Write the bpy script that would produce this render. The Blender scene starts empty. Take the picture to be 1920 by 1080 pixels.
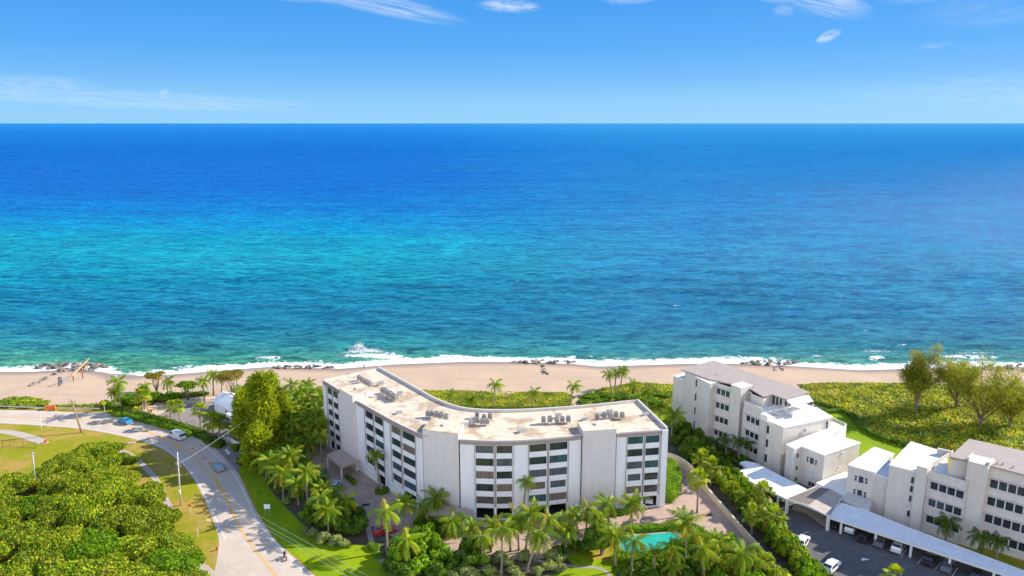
import bpy, bmesh, math, random
import numpy as np
from mathutils import Vector, Matrix, Quaternion
from mathutils.geometry import tessellate_polygon
R = math.radians
SC = bpy.context.scene
COL = SC.collection
random.seed(7)
RNG = np.random.default_rng(7)

# ---------------------------------------------------------------- camera
FOC, CAMH = 1400.0, 80.0
PITCH = math.atan(309 / FOC)
cam_d = bpy.data.cameras.new('camera')
cam = bpy.data.objects.new('camera', cam_d)
COL.objects.link(cam)
cam.location = (0, 0, CAMH)
cam.rotation_euler = (math.pi / 2 - PITCH, 0, 0)
cam_d.sensor_width = 36
cam_d.lens = 36 * FOC / 1920
cam_d.clip_start = 1
cam_d.clip_end = 600000
SC.camera = cam
SC.view_settings.view_transform = 'Standard'
SC.view_settings.look = 'None'
SC.view_settings.exposure = 0.78
SC.view_settings.gamma = 1

# ---------------------------------------------------------------- sun
SUN_EL = R(30.5)
SUN_AZ = math.atan2(.95, .31)          # clockwise from +Y
sd = Vector((math.sin(SUN_AZ) * math.cos(SUN_EL), math.cos(SUN_AZ) * math.cos(SUN_EL), math.sin(SUN_EL)))
sun_d = bpy.data.lights.new('sun', 'SUN')
sun_d.energy = 5.0
sun_d.angle = R(0.5)
sun_d.color = (1, .93, .80)
sun = bpy.data.objects.new('sun', sun_d)
COL.objects.link(sun)
sun.rotation_euler = sd.to_track_quat('Z', 'Y').to_euler()
sun.location = sd * 400

# ---------------------------------------------------------------- node helpers
class NT:
    def __init__(s, tree):
        s.t = tree
    def n(s, typ, ins=None, **kw):
        nd = s.t.nodes.new(typ)
        for k, v in kw.items():
            setattr(nd, k, v)
        for k, v in (ins or {}).items():
            s.put(nd, k, v)
        return nd
    def put(s, nd, k, v):
        sock = nd.inputs[k]
        if isinstance(v, bpy.types.NodeSocket):
            s.t.links.new(v, sock)
        elif isinstance(v, bpy.types.Node):
            s.t.links.new(v.outputs[0], sock)
        else:
            if isinstance(v, (tuple, list)) and len(v) == 3 and sock.type == 'RGBA':
                v = (*v, 1)
            sock.default_value = v
    def m(s, op, a, b=None, c=None, clamp=False):
        nd = s.t.nodes.new('ShaderNodeMath')
        nd.operation = op
        nd.use_clamp = clamp
        for i, v in enumerate((a, b, c)):
            if v is not None:
                s.put(nd, i, v)
        return nd.outputs[0]
    def mix(s, f, a, b, bt='MIX'):
        nd = s.t.nodes.new('ShaderNodeMix')
        nd.data_type = 'RGBA'
        nd.blend_type = bt
        s.put(nd, 0, f); s.put(nd, 6, a); s.put(nd, 7, b)
        return nd.outputs[2]
    def ramp(s, f, stops, interp='LINEAR'):
        nd = s.t.nodes.new('ShaderNodeValToRGB')
        cr = nd.color_ramp
        cr.interpolation = interp
        while len(cr.elements) < len(stops):
            cr.elements.new(0.5)
        for e, (p, c) in zip(cr.elements, stops):
            e.position = p
            e.color = (*c, 1) if len(c) == 3 else c
        s.put(nd, 0, f)
        return nd.outputs[0]
    def noise(s, vec, scale, detail=3, rough=.5, out=0, dist=0):
        nd = s.n('ShaderNodeTexNoise', {'Scale': scale, 'Detail': detail, 'Roughness': rough, 'Distortion': dist})
        if vec is not None:
            s.put(nd, 'Vector', vec)
        return nd.outputs[out]
    def smooth(s, v, a, b, lo=0, hi=1):
        nd = s.n('ShaderNodeMapRange', {0: v, 1: a, 2: b, 3: lo, 4: hi}, interpolation_type='SMOOTHSTEP')
        return nd.outputs[0]
    def scale(s, vec, sc):
        nd = s.n('ShaderNodeMapping', {'Vector': vec, 'Scale': sc})
        return nd.outputs[0]

# ---------------------------------------------------------------- world sky
w = bpy.data.worlds.new('World')
SC.world = w
w.use_nodes = True
w.node_tree.nodes.clear()
N = NT(w.node_tree)
sky = N.n('ShaderNodeTexSky', sky_type='NISHITA', sun_disc=False, sun_elevation=SUN_EL, sun_rotation=SUN_AZ,
          air_density=1.0, dust_density=.4, ozone_density=2.5)
tc = N.n('ShaderNodeTexCoord')
sep = N.n('ShaderNodeSeparateXYZ', {0: tc.outputs['Generated']})
el = N.m('ARCSINE', N.m('MINIMUM', N.m('MAXIMUM', sep.outputs[2], -1), 1))
az = N.m('ARCTAN2', sep.outputs[0], sep.outputs[1])
# the clear blue of the day over the Nishita light, by true elevation
grad = N.ramp(N.m('DIVIDE', el, 1.2, clamp=True), [(0, (.165, .37, .57)), (.022, (.135, .345, .57)), (.048, (.078, .27, .55)), (.078, (.040, .225, .54)), (.137, (.018, .175, .50)), (.30, (.05, .16, .40)), (1, (.08, .16, .36))])
# an unseen bright cloud band, added behind the camera to fill the shaded facades
fill_veil = N.m('MULTIPLY', N.smooth(N.m('ABSOLUTE', az), R(75), R(125)), N.m('MULTIPLY', N.smooth(el, -.05, .05), N.smooth(el, .95, .45)))
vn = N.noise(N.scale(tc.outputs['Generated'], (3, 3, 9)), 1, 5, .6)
grad = N.mix(N.m('MULTIPLY', fill_veil, N.smooth(vn, .15, .5)), grad, (.86, .93, 1.12))
nish = N.mix(1, sky, (.15, .15, .15), 'MULTIPLY')
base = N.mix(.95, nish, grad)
def cloud(a, e, wa, we, rot, amt, sx=1, sy=1):
    # a soft wispy patch centred at azimuth a, elevation e (degrees)
    da = N.m('MULTIPLY', N.m('SUBTRACT', az, R(a)), 57.2958)
    de = N.m('MULTIPLY', N.m('SUBTRACT', el, R(e)), 57.2958)
    c, s_ = math.cos(R(rot)), math.sin(R(rot))
    u = N.m('ADD', N.m('MULTIPLY', da, c), N.m('MULTIPLY', de, s_))
    v = N.m('SUBTRACT', N.m('MULTIPLY', de, c), N.m('MULTIPLY', da, s_))
    r2 = N.m('ADD', N.m('POWER', N.m('ABSOLUTE', N.m('DIVIDE', u, wa)), 2), N.m('POWER', N.m('ABSOLUTE', N.m('DIVIDE', v, we)), 2))
    mask = N.smooth(r2, 1, 0)
    cv = N.n('ShaderNodeCombineXYZ', {0: N.m('MULTIPLY', u, .55 * sx), 1: N.m('MULTIPLY', v, 2.6 * sy), 2: a})
    nz = N.noise(cv, 1.0, 6, .62, dist=.7)
    return N.m('MULTIPLY', N.m('MULTIPLY', mask, N.smooth(nz, .22, .95)), amt)
cl = None
for args in [(-17, 9.5, 12, 1.3, -5, 1.0, .4, 1.3), (-10.5, 8.5, 8.0, .9, -11, .9, .45, 1.4), (-.2, 8.25, 2.6, .55, -2, 1.15, 1.6, 1.3), (8.6, 8.7, 2.4, .5, 2, .95, 1.6, 1.4), (21.0, 8.3, 4.2, 1.3, -18, .9, .6, 1.2), (17.6, 8.6, 2.2, .5, -16, .8, .8, 1), (22.0, 5.75, .95, .4, 22, 1.2, 2, 1),
             (28.5, 9.0, 4.6, 1.6, 8, 1.0, .7, 1), (28.4, 4.9, 1.2, .22, 6, .4), (-26.5, 1.55, 15, .7, -2, .5, .5, 1.4), (-24.3, 1.9, .5, .4, 40, .6, 2, 1), (-33, 2.2, 6, 1, 0, .45), (19, 7.5, .9, .5, -10, .45), (40, 2.0, 20, 1.6, 0, .30), (33, 7.2, 7, 1.6, 4, .25),
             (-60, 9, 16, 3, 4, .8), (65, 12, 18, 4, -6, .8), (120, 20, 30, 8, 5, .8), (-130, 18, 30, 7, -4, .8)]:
    k = cloud(*args)
    cl = k if cl is None else N.m('MAXIMUM', cl, k)
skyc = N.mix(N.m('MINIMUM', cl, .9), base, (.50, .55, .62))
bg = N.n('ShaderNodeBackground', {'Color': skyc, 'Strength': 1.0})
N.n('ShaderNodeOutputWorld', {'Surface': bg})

# ---------------------------------------------------------------- pixel -> world tools (real positions on level z)
def ray(px, py):
    u = (px - 960) / FOC; v = (py - 540) / FOC
    return (u, math.cos(PITCH) - v * math.sin(PITCH), -math.sin(PITCH) - v * math.cos(PITCH))
def at(px, py, z=0.0):
    d = ray(px, py); t = (z - CAMH) / d[2]
    return (d[0] * t, d[1] * t)
def at3(px, py, z=0.0):
    return Vector((*at(px, py, z), z))
def zat(px, py, Y):
    d = ray(px, py); t = Y / d[1]
    return CAMH + d[2] * t
SHORE_PX = [(-900, 702), (-300, 700), (0, 697), (60, 697), (140, 692), (195, 698), (217, 706), (300, 704), (433, 693), (500, 688), (640, 691), (740, 683), (873, 678), (957, 678), (1073, 682), (1123, 687), (1280, 682), (1390, 682), (1500, 687), (1563, 691), (1613, 694), (1680, 692), (1780, 688), (1920, 688), (2300, 690), (2900, 690)]
SEA = -3.5
SX, SY = zip(*[at(x, y, SEA) for x, y in SHORE_PX])
def shore(x):
    return np.interp(x, SX, SY)
def terr(x, y):
    x = np.asarray(x, float); y = np.asarray(y, float)
    ys = shore(x)
    t = np.clip((y - 206) / (ys - 206), 0, 1)
    z = SEA * t ** 1.25
    return np.where(y > ys, SEA - (y - ys) * .09, z)
def att(px, py):
    # the point on the terrain under a spot of the photograph
    z = 0
    for _ in range(12):
        x, y = at(px, py, z)
        z = float(terr(x, y))
    return Vector((x, y, z))

# ---------------------------------------------------------------- mesh helpers
def tag(o, label=None, cat=None, group=None, kind=None):
    if label: o['label'] = label
    if cat: o['category'] = cat
    if group: o['group'] = group
    if kind: o['kind'] = kind
    return o
WORLD = set()       # roots whose parts are written in world coordinates
def empty(name, loc=(0, 0, 0), rz=0, label=None, cat=None, group=None, world=False):
    o = bpy.data.objects.new(name, None)
    if world: WORLD.add(o.name)
    COL.objects.link(o)
    o.location = loc
    o.rotation_euler = (0, 0, rz)
    o.empty_display_size = .3
    return tag(o, label, cat, group)
def link(name, me, mat=None, parent=None, loc=None):
    o = bpy.data.objects.new(name, me)
    COL.objects.link(o)
    if mat is not None and not me.materials:
        me.materials.append(mat)
    if parent is not None:
        o.parent = parent
        if parent.name in WORLD and loc is None: o.location = -Vector(parent.location)
    if loc is not None: o.location = loc
    return o
def np_mesh(name, verts, faces, smooth=False, attrs=None):
    """verts (n,3); faces (m,k) all k-gons"""
    verts = np.asarray(verts, np.float32); faces = np.asarray(faces, np.int32)
    me = bpy.data.meshes.new(name)
    k = faces.shape[1]
    me.vertices.add(len(verts)); me.vertices.foreach_set('co', verts.ravel())
    me.loops.add(faces.size); me.loops.foreach_set('vertex_index', faces.ravel())
    me.polygons.add(len(faces))
    me.polygons.foreach_set('loop_start', np.arange(0, faces.size, k, dtype=np.int32))
    if smooth: me.polygons.foreach_set('use_smooth', np.ones(len(faces), bool))
    me.update(calc_edges=True)
    for an, av in (attrs or {}).items():
        a = me.attributes.new(an, 'FLOAT', 'POINT')
        a.data.foreach_set('value', np.asarray(av, np.float32))
    return me
class MB:
    """collects shapes and links them as one mesh"""
    def __init__(s):
        s.v = []; s.f = []; s.mi = []; s.cur = 0
    def face(s, pts):
        i = len(s.v); s.v += [tuple(p) for p in pts]
        s.f.append(tuple(range(i, i + len(pts)))); s.mi.append(s.cur)
        return s
    def box(s, c, d, rz=0, M=None):
        x, y, z = d[0] / 2, d[1] / 2, d[2] / 2
        T = Matrix.Translation(c) @ Matrix.Rotation(rz, 4, 'Z')
        if M is not None: T = M @ T
        p = [T @ Vector(q) for q in ((-x, -y, -z), (x, -y, -z), (x, y, -z), (-x, y, -z), (-x, -y, z), (x, -y, z), (x, y, z), (-x, y, z))]
        i = len(s.v); s.v += [tuple(q) for q in p]
        for f in ((0, 3, 2, 1), (4, 5, 6, 7), (0, 1, 5, 4), (1, 2, 6, 5), (2, 3, 7, 6), (3, 0, 4, 7)):
            s.f.append(tuple(i + k for k in f)); s.mi.append(s.cur)
        return s
    def beam(s, a, b, wd, ht=None, up=Vector((0, 0, 1))):
        a = Vector(a); b = Vector(b); ht = ht or wd
        d = (b - a)
        q = d.to_track_quat('X', 'Z').to_matrix().to_4x4()
        return s.box((0, 0, 0), (d.length, wd, ht), M=Matrix.Translation((a + b) / 2) @ q)
    def prism(s, poly, z0, z1, top=True, bot=False):
        n = len(poly)
        a = sum(poly[i][0] * poly[(i + 1) % n][1] - poly[(i + 1) % n][0] * poly[i][1] for i in range(n))
        if a < 0: poly = poly[::-1]
        i = len(s.v)
        s.v += [(p[0], p[1], z0) for p in poly] + [(p[0], p[1], z1) for p in poly]
        for k in range(n):
            j = (k + 1) % n
            s.f.append((i + k, i + j, i + n + j, i + n + k)); s.mi.append(s.cur)
        if top or bot:
            tri = tessellate_polygon([[Vector((p[0], p[1], 0)) for p in poly]])
            for t in tri:
                t = tuple(t)
                pa, pb, pc = (poly[q] for q in t)
                if (pb[0] - pa[0]) * (pc[1] - pa[1]) - (pb[1] - pa[1]) * (pc[0] - pa[0]) < 0: t = t[::-1]
                if top: s.f.append(tuple(i + n + q for q in t)); s.mi.append(s.cur)
                if bot: s.f.append(tuple(i + q for q in t[::-1])); s.mi.append(s.cur)
        return s
    def tube(s, pts, rad, n=8, cap=True):
        if not hasattr(rad, '__len__'): rad = [rad] * len(pts)
        pts = [Vector(p) for p in pts]
        i0 = len(s.v)
        for k, p in enumerate(pts):
            d = (pts[min(k + 1, len(pts) - 1)] - pts[max(k - 1, 0)]).normalized()
            u = d.cross(Vector((0, 1, .01))).normalized(); v = d.cross(u)
            for j in range(n):
                a = 2 * math.pi * j / n
                s.v.append(tuple(p + (u * math.cos(a) + v * math.sin(a)) * rad[k]))
        for k in range(len(pts) - 1):
            for j in range(n):
                a = i0 + k * n + j; b = i0 + k * n + (j + 1) % n
                s.f.append((a, b, b + n, a + n)); s.mi.append(s.cur)
        if cap:
            s.f.append(tuple(i0 + j for j in range(n))); s.mi.append(s.cur)
            s.f.append(tuple(i0 + (len(pts) - 1) * n + j for j in range(n))[::-1]); s.mi.append(s.cur)
        return s
    def lathe(s, prof, c=(0, 0, 0), n=12, axis='Z'):
        i0 = len(s.v)
        for r, z in prof:
            for j in range(n):
                a = 2 * math.pi * j / n
                p = (r * math.cos(a), r * math.sin(a), z) if axis == 'Z' else (r * math.cos(a), z, r * math.sin(a))
                s.v.append((p[0] + c[0], p[1] + c[1], p[2] + c[2]))
        for k in range(len(prof) - 1):
            for j in range(n):
                a = i0 + k * n + j; b = i0 + k * n + (j + 1) % n
                s.f.append((a, b, b + n, a + n)); s.mi.append(s.cur)
        return s
    def mesh(s, name, mats=None, smooth=False, fix=False):
        me = bpy.data.meshes.new(name)
        me.from_pydata(s.v, [], s.f)
        for m_ in (mats or []): me.materials.append(m_)
        if mats and len(mats) > 1: me.polygons.foreach_set('material_index', s.mi)
        if smooth: me.polygons.foreach_set('use_smooth', [True] * len(s.f))
        if fix:
            b = bmesh.new(); b.from_mesh(me)
            bmesh.ops.recalc_face_normals(b, faces=b.faces)
            b.to_mesh(me); b.free()
        me.update()
        return me
    def build(s, name, mat=None, parent=None, loc=None, smooth=False, fix=True):
        mats = mat if isinstance(mat, (list, tuple)) else ([mat] if mat else [])
        return link(name, s.mesh(name, mats, smooth, fix), None, parent, loc)

# ---------------------------------------------------------------- materials
MATS = {}
def pbr(name, col, rough=.7, metal=0, var=0, vscale=1.0, spec=.3, bump=0, bscale=8, col2=None, c2scale=.3, c2lo=.45, c2hi=.6, trans=0, coat=0, emis=None, streak=0):
    if name in MATS: return MATS[name]
    m = bpy.data.materials.new(name); m.use_nodes = True
    m.node_tree.nodes.clear(); n = NT(m.node_tree)
    geo = n.n('ShaderNodeNewGeometry'); pos = geo.outputs['Position']
    c = n.n('ShaderNodeRGB'); c.outputs[0].default_value = (*col, 1); c = c.outputs[0]
    if col2 is not None:
        c = n.mix(n.smooth(n.noise(pos, c2scale, 5, .6), c2lo, c2hi), c, col2)
    if var:
        f = n.noise(pos, vscale, 4, .6)
        c = n.mix(1, c, n.ramp(f, [(.25, (1 - var,) * 3), (.75, (1 + var,) * 3)]), 'MULTIPLY')
    if streak:
        f = n.noise(n.scale(pos, (1.3, 1.3, .10)), 1, 5, .65)
        c = n.mix(1, c, n.ramp(f, [(.30, (1 - streak, 1 - streak * 1.05, 1 - streak * 1.15)), (.55, (1, 1, 1)), (.8, (1 + streak * .3,) * 3)]), 'MULTIPLY')
    b = n.n('ShaderNodeBsdfPrincipled', {'Base Color': c, 'Roughness': rough, 'Metallic': metal, 'Specular IOR Level': spec, 'Coat Weight': coat})
    if bump:
        bn = n.n('ShaderNodeBump', {'Height': n.noise(pos, bscale, 4, .6), 'Distance': bump, 'Strength': .8})
        n.put(b, 'Normal', bn)
    n.n('ShaderNodeOutputMaterial', {'Surface': b})
    MATS[name] = m
    return m
LEAFK = (1.26, 1.18, 1.0)
def leaf_mat(name, cols, attr=None, trans=.42, vscale=.35, vamt=.25, rough=.55):
    if name in MATS: return MATS[name]
    m = bpy.data.materials.new(name); m.use_nodes = True
    m.node_tree.nodes.clear(); n = NT(m.node_tree)
    geo = n.n('ShaderNodeNewGeometry')
    f = n.n('ShaderNodeAttribute', attribute_name=attr).outputs['Fac'] if attr else geo.outputs['Random Per Island']
    k = len(cols)
    c = n.ramp(f, [(i / (k - 1), q) for i, q in enumerate(cols)])
    oi = n.n('ShaderNodeObjectInfo')
    pv = n.n('ShaderNodeVectorMath', {0: geo.outputs['Position'], 1: oi.outputs['Location']}, operation='ADD')
    nz = n.noise(pv, vscale, 3, .55)
    c = n.mix(1, c, n.ramp(nz, [(.3, (1 - vamt, 1 - vamt * .8, 1 - vamt * .6)), (.7, (1 + vamt * 1.3, 1 + vamt, 1 - vamt * .2))]), 'MULTIPLY')
    orr = n.m('MULTIPLY_ADD', oi.outputs['Random'], .3, .85)
    c = n.mix(1, c, (LEAFK[0], LEAFK[1], LEAFK[2]), 'MULTIPLY')
    c = n.mix(1, c, n.n('ShaderNodeCombineColor', {0: orr, 1: orr, 2: orr}), 'MULTIPLY')
    b = n.n('ShaderNodeBsdfPrincipled', {'Base Color': c, 'Roughness': rough, 'Specular IOR Level': .25})
    t = n.n('ShaderNodeBsdfTranslucent', {'Color': n.mix(1, c, (1.35, 1.25, .5), 'MULTIPLY')})
    mx = n.n('ShaderNodeMixShader', {0: trans, 1: b, 2: t})
    n.n('ShaderNodeOutputMaterial', {'Surface': mx})
    MATS[name] = m
    return m
# ================================================================ sea
def sea_material():
    m = bpy.data.materials.new('sea_water'); m.use_nodes = True
    m.node_tree.nodes.clear(); n = NT(m.node_tree)
    pos = n.n('ShaderNodeNewGeometry').outputs['Position']
    sp = n.n('ShaderNodeSeparateXYZ', {0: pos})
    X, Y = sp.outputs[0], sp.outputs[1]
    big = n.noise(n.scale(pos, (.0016, .006, 1)), 1, 4, .55)
    # distance offshore, log scale, broken up by drifting patches
    lg = n.m('LOGARITHM', n.m('MAXIMUM', Y, 10), 10)
    f = n.m('DIVIDE', n.m('SUBTRACT', lg, 2.37), 2.0)
    f = n.m('ADD', f, n.m('MULTIPLY', n.m('SUBTRACT', big, .5), n.smooth(Y, 262, 430, .0, .13)))
    xx = n.m('DIVIDE', X, n.m('MAXIMUM', Y, 50))      # bearing of the shoal along the coast
    shoal = n.ramp(f, [(0, (.10, .33, .20)), (.018, (.05, .28, .21)), (.035, (.018, .19, .25)), (.06, (.008, .155, .29)), (.09, (.006, .175, .33)), (.12, (.004, .215, .36)), (.15, (.003, .24, .37)), (.185, (.001, .235, .41)), (.215, (.0005, .20, .435)), (.25, (.0001, .145, .44)), (.31, (.0001, .10, .41)), (.5, (.0001, .09, .38)), (1, (.0001, .14, .45))])
    deep = n.ramp(f, [(0, (.10, .29, .20)), (.018, (.045, .24, .23)), (.035, (.016, .17, .27)), (.07, (.008, .155, .32)), (.16, (.006, .17, .37)), (.22, (.005, .155, .39)), (.30, (.003, .13, .38)), (.5, (.003, .125, .38)), (1, (.006, .18, .42))])
    fx = n.smooth(n.m('ADD', xx, n.m('MULTIPLY', n.m('SUBTRACT', big, .5), .5)), -.20, .20)
    wc = n.mix(fx, shoal, deep)
    # dark weed patches offshore
    wd = n.smooth(n.noise(n.scale(pos, (.02, .05, 1)), 1, 4, .6), .60, .70)
    wdm = n.m('MULTIPLY', wd, n.m('MULTIPLY', n.smooth(Y, 330, 350), n.smooth(Y, 420, 395)))
    wc = n.mix(n.m('MULTIPLY', wdm, .45), wc, (.004, .03, .075))
    md = n.noise(n.scale(pos, (.012, .06, 1)), 1, 5, .6)
    wc = n.mix(1, wc, n.ramp(md, [(.3, (.72, .76, .82)), (.7, (1.30, 1.22, 1.12))]), 'MULTIPLY')
    # foam: wash band near the sand, breakers, whitecaps
    sdn = n.n('ShaderNodeAttribute', attribute_name='sd').outputs['Fac']
    fm = n.n('ShaderNodeAttribute', attribute_name='fm').outputs['Fac']
    lace = n.noise(n.scale(pos, (.35, .55, 1)), 1, 6, .68, dist=1.2)
    lace2 = n.noise(n.scale(pos, (1.5, 2.0, 1)), 1, 4, .7, dist=.6)
    lc = n.m('ADD', n.m('MULTIPLY', lace, .65), n.m('MULTIPLY', lace2, .35))
    wob = n.m('MULTIPLY', n.m('SUBTRACT', n.noise(n.scale(pos, (.045, .02, 1)), 1, 4, .6), .5), 9)
    thr = n.ramp(n.m('DIVIDE', n.m('ADD', sdn, wob), 17, clamp=True), [(0, (.30,) * 3), (.16, (.36,) * 3), (.30, (.44,) * 3), (.45, (.56,) * 3), (.75, (.70,) * 3), (1, (1, 1, 1))])
    foam = n.smooth(n.m('SUBTRACT', n.m('ADD', lc, n.m('MULTIPLY', fm, .34)), thr), 0, .07)
    cn = n.noise(n.scale(pos, (.10, .42, 1)), 1, 5, .72, dist=.4)
    cmk = n.noise(n.scale(pos, (.010, .016, 1)), 1, 2, .5)
    cthr = n.m('SUBTRACT', .735, n.m('ADD', n.m('MULTIPLY', n.m('SUBTRACT', cmk, .5), .16), n.m('MULTIPLY', fx, .035)))
    caps = n.m('MULTIPLY', n.smooth(n.m('SUBTRACT', cn, cthr), 0, .03), n.smooth(Y, 1400, 500))
    foam = n.m('MAXIMUM', foam, n.m('MULTIPLY', caps, .8))
    # ripples
    p1 = n.noise(n.scale(pos, (.09, .28, 1)), 1, 6, .74, dist=.3)
    p2 = n.noise(n.scale(pos, (.22, .70, 1)), 1, 5, .68, dist=.3)
    p3 = n.noise(n.scale(pos, (.012, .05, 1)), 1, 4, .6)
    rn = n.noise(n.scale(pos, (.030, .105, 1)), 1, 4, .58, dist=.5)
    rid = n.m('SUBTRACT', 1, n.m('MULTIPLY', n.m('ABSOLUTE', n.m('SUBTRACT', rn, .5)), 5.5), clamp=True)
    rid = n.m('POWER', rid, 1.6)
    rdist = n.smooth(Y, 1500, 350, .25, 1)
    h = n.m('ADD', n.m('MULTIPLY', p1, 2.6), n.m('ADD', n.m('ADD', n.m('MULTIPLY', rid, n.m('MULTIPLY', rdist, .85)), n.m('MULTIPLY', p2, 1.0)), n.m('MULTIPLY', p3, 2.4)))
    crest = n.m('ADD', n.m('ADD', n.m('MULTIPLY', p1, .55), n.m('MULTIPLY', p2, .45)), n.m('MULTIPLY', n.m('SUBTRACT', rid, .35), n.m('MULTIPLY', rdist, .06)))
    wc = n.mix(1, wc, n.ramp(crest, [(.40, (.4, .52, .64)), (.49, (1, 1, 1)), (.585, (2.6, 1.75, 1.4))]), 'MULTIPLY')  # wave light and shade painted into the colour: dark troughs, bright crests
    bp = n.n('ShaderNodeBump', {'Height': h, 'Distance': 1.0, 'Strength': 1.0})
    df = n.n('ShaderNodeBsdfDiffuse', {'Color': wc, 'Normal': bp})
    gl = n.n('ShaderNodeBsdfGlossy', {'Color': (.9, .95, 1), 'Roughness': .12, 'Normal': bp})
    fr = n.n('ShaderNodeFresnel', {'IOR': 1.33, 'Normal': bp})
    k = n.m('MULTIPLY', fr, n.m('MULTIPLY', n.m('MULTIPLY_ADD', fx, .16, .42), n.smooth(Y, 2500, 300, .55, 1)))
    b = n.n('ShaderNodeMixShader', {0: k, 1: df, 2: gl})
    fo = n.n('ShaderNodeBsdfDiffuse', {'Color': (.85, .87, .88)})
    mx = n.n('ShaderNodeMixShader', {0: foam, 1: b, 2: fo})
    n.n('ShaderNodeOutputMaterial', {'Surface': mx})
    return m
def build_sea():
    ys = [225.0]
    while ys[-1] < 420: ys.append(ys[-1] + .55 * (ys[-1] / 235) ** 1.6)
    while ys[-1] < 400000: ys.append(ys[-1] * 1.06)
    ys = np.array(ys); nx = 560
    t = np.linspace(-1, 1, nx)
    hw = np.where(ys < 2000, ys * 1.05 + 15, ys * 3)
    Xg = hw[:, None] * t[None, :]; Yg = np.repeat(ys[:, None], nx, 1)
    sdv = Yg - shore(Xg)
    # long swells run in almost parallel to the beach and steepen close to it
    rng = np.random.default_rng(3)
    Z = np.zeros_like(Xg)
    for k in range(26):
        L = rng.uniform(7, 38); a = rng.normal(0, .16) + .05
        kx = math.sin(a) * 2 * math.pi / L; ky = math.cos(a) * 2 * math.pi / L
        ph = rng.uniform(0, 6.28); amp = .012 * L ** .75
        s = np.sin(kx * Xg + ky * Yg + ph + .8 * np.sin(Xg * rng.uniform(.01, .05) + ph * 2))
        Z += amp * (s + .35 * s * np.abs(s))
    fade = np.clip(sdv / 14, 0, 1) * np.clip((900 - Yg) / 500, 0, 1)
    Z *= fade * .95
    fm = np.zeros_like(Xg)
    # breakers: px, py, half length m, height, foam
    for px, py, hl, ht, fo in [(235, 672, 9, .5, .55), (215, 668, 3.5, .5, .9), (300, 668, 14, .6, 0), (390, 676, 12, .55, .1), (490, 673, 14, .65, .05), (505, 671, 5, .2, .55), (760, 657, 14, .7, .15), (897, 652, 3.0, .9, 1.0), (880, 654, 7, .7, .35), (1005, 652, 2.6, .9, 1.0), (1010, 654, 9, .7, .2), (1110, 668, 10, .3, .25),
                               (690, 668, 13, .5, .75), (665, 664, 6, .8, 1.1), (680, 655, 5.5, 1.4, .75), (725, 663, 6, .6, .6), (840, 666, 8, .2, .4), (1020, 676, 14, .1, .4), (1350, 653, 5, .4, .35), (1550, 670, 9, .5, .5), (1625, 660, 8, .5, .5), (1810, 668, 14, .5, .6), (1850, 664, 12, .5, .6), (1640, 671, 4, .3, .7), (120, 683, 10, .1, .2)]:
        cx, cy = at(px, py, SEA)
        g = np.exp(-((Xg - cx) / hl) ** 2)
        dy = Yg - cy - .03 * (Xg - cx)
        Z += ht * g * np.exp(-(dy / 1.7) ** 2)
        fm = np.maximum(fm, fo * np.exp(-((Xg - cx) / hl) ** 4) * np.exp(-(np.abs(dy + .5) / 2.4) ** 2.5))
    V = np.stack([Xg, Yg, SEA + Z], -1).reshape(-1, 3)
    ny = len(ys)
    i = np.arange(ny - 1)[:, None] * nx + np.arange(nx - 1)[None, :]
    Fq = np.stack([i, i + 1, i + 1 + nx, i + nx], -1).reshape(-1, 4)
    me = np_mesh('sea_water', V, Fq, True, {'sd': np.minimum(sdv, 1e4).ravel(), 'fm': fm.ravel()})
    o = link('sea_water', me, sea_material())
    tag(o, kind='structure')
build_sea()
def build_spray():
    rng = np.random.default_rng(12); P = []
    for px, py, wx, wy, h, n_ in [(674, 656, 3.2, 1.6, 2.2, 1600), (690, 662, 6.5, 2.2, 1.3, 1800), (712, 664, 5, 2, 1.0, 600), (663, 664, 4, 2, 1.3, 600), (898, 653, 2.6, .7, .6, 160), (1005, 653, 2.4, .7, .6, 150), (233, 667, 3, 1, .7, 160), (1640, 660, 5, 1, .6, 200), (1830, 664, 8, 1, .7, 260)]:
        cx, cy = at(px, py, SEA)
        x = rng.normal(0, wx * .5, n_); y = rng.normal(0, wy * .5, n_); z = np.abs(rng.normal(0, h * .45, n_)) * np.exp(-(x / wx) ** 2)
        P.append(np.stack([cx + x, cy + y, SEA + .15 + z], 1))
    P = np.concatenate(P); N_ = rng.normal(0, 1, P.shape)
    T = np.cross(N_, rng.normal(0, 1, P.shape)); T /= np.linalg.norm(T, axis=1, keepdims=True); B = np.cross(N_, T); B /= np.linalg.norm(B, axis=1, keepdims=True)
    s = rng.uniform(.05, .20, (len(P), 1))
    V = np.stack([P - T * s, P - B * s, P + T * s, P + B * s], 1).reshape(-1, 3)
    me = np_mesh('sea_spray', V, np.arange(4 * len(P)).reshape(-1, 4)); me.materials.append(pbr('spray', (.86, .88, .90), .9))
    tag(link('sea_spray', me), kind='stuff')
build_spray()

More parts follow.
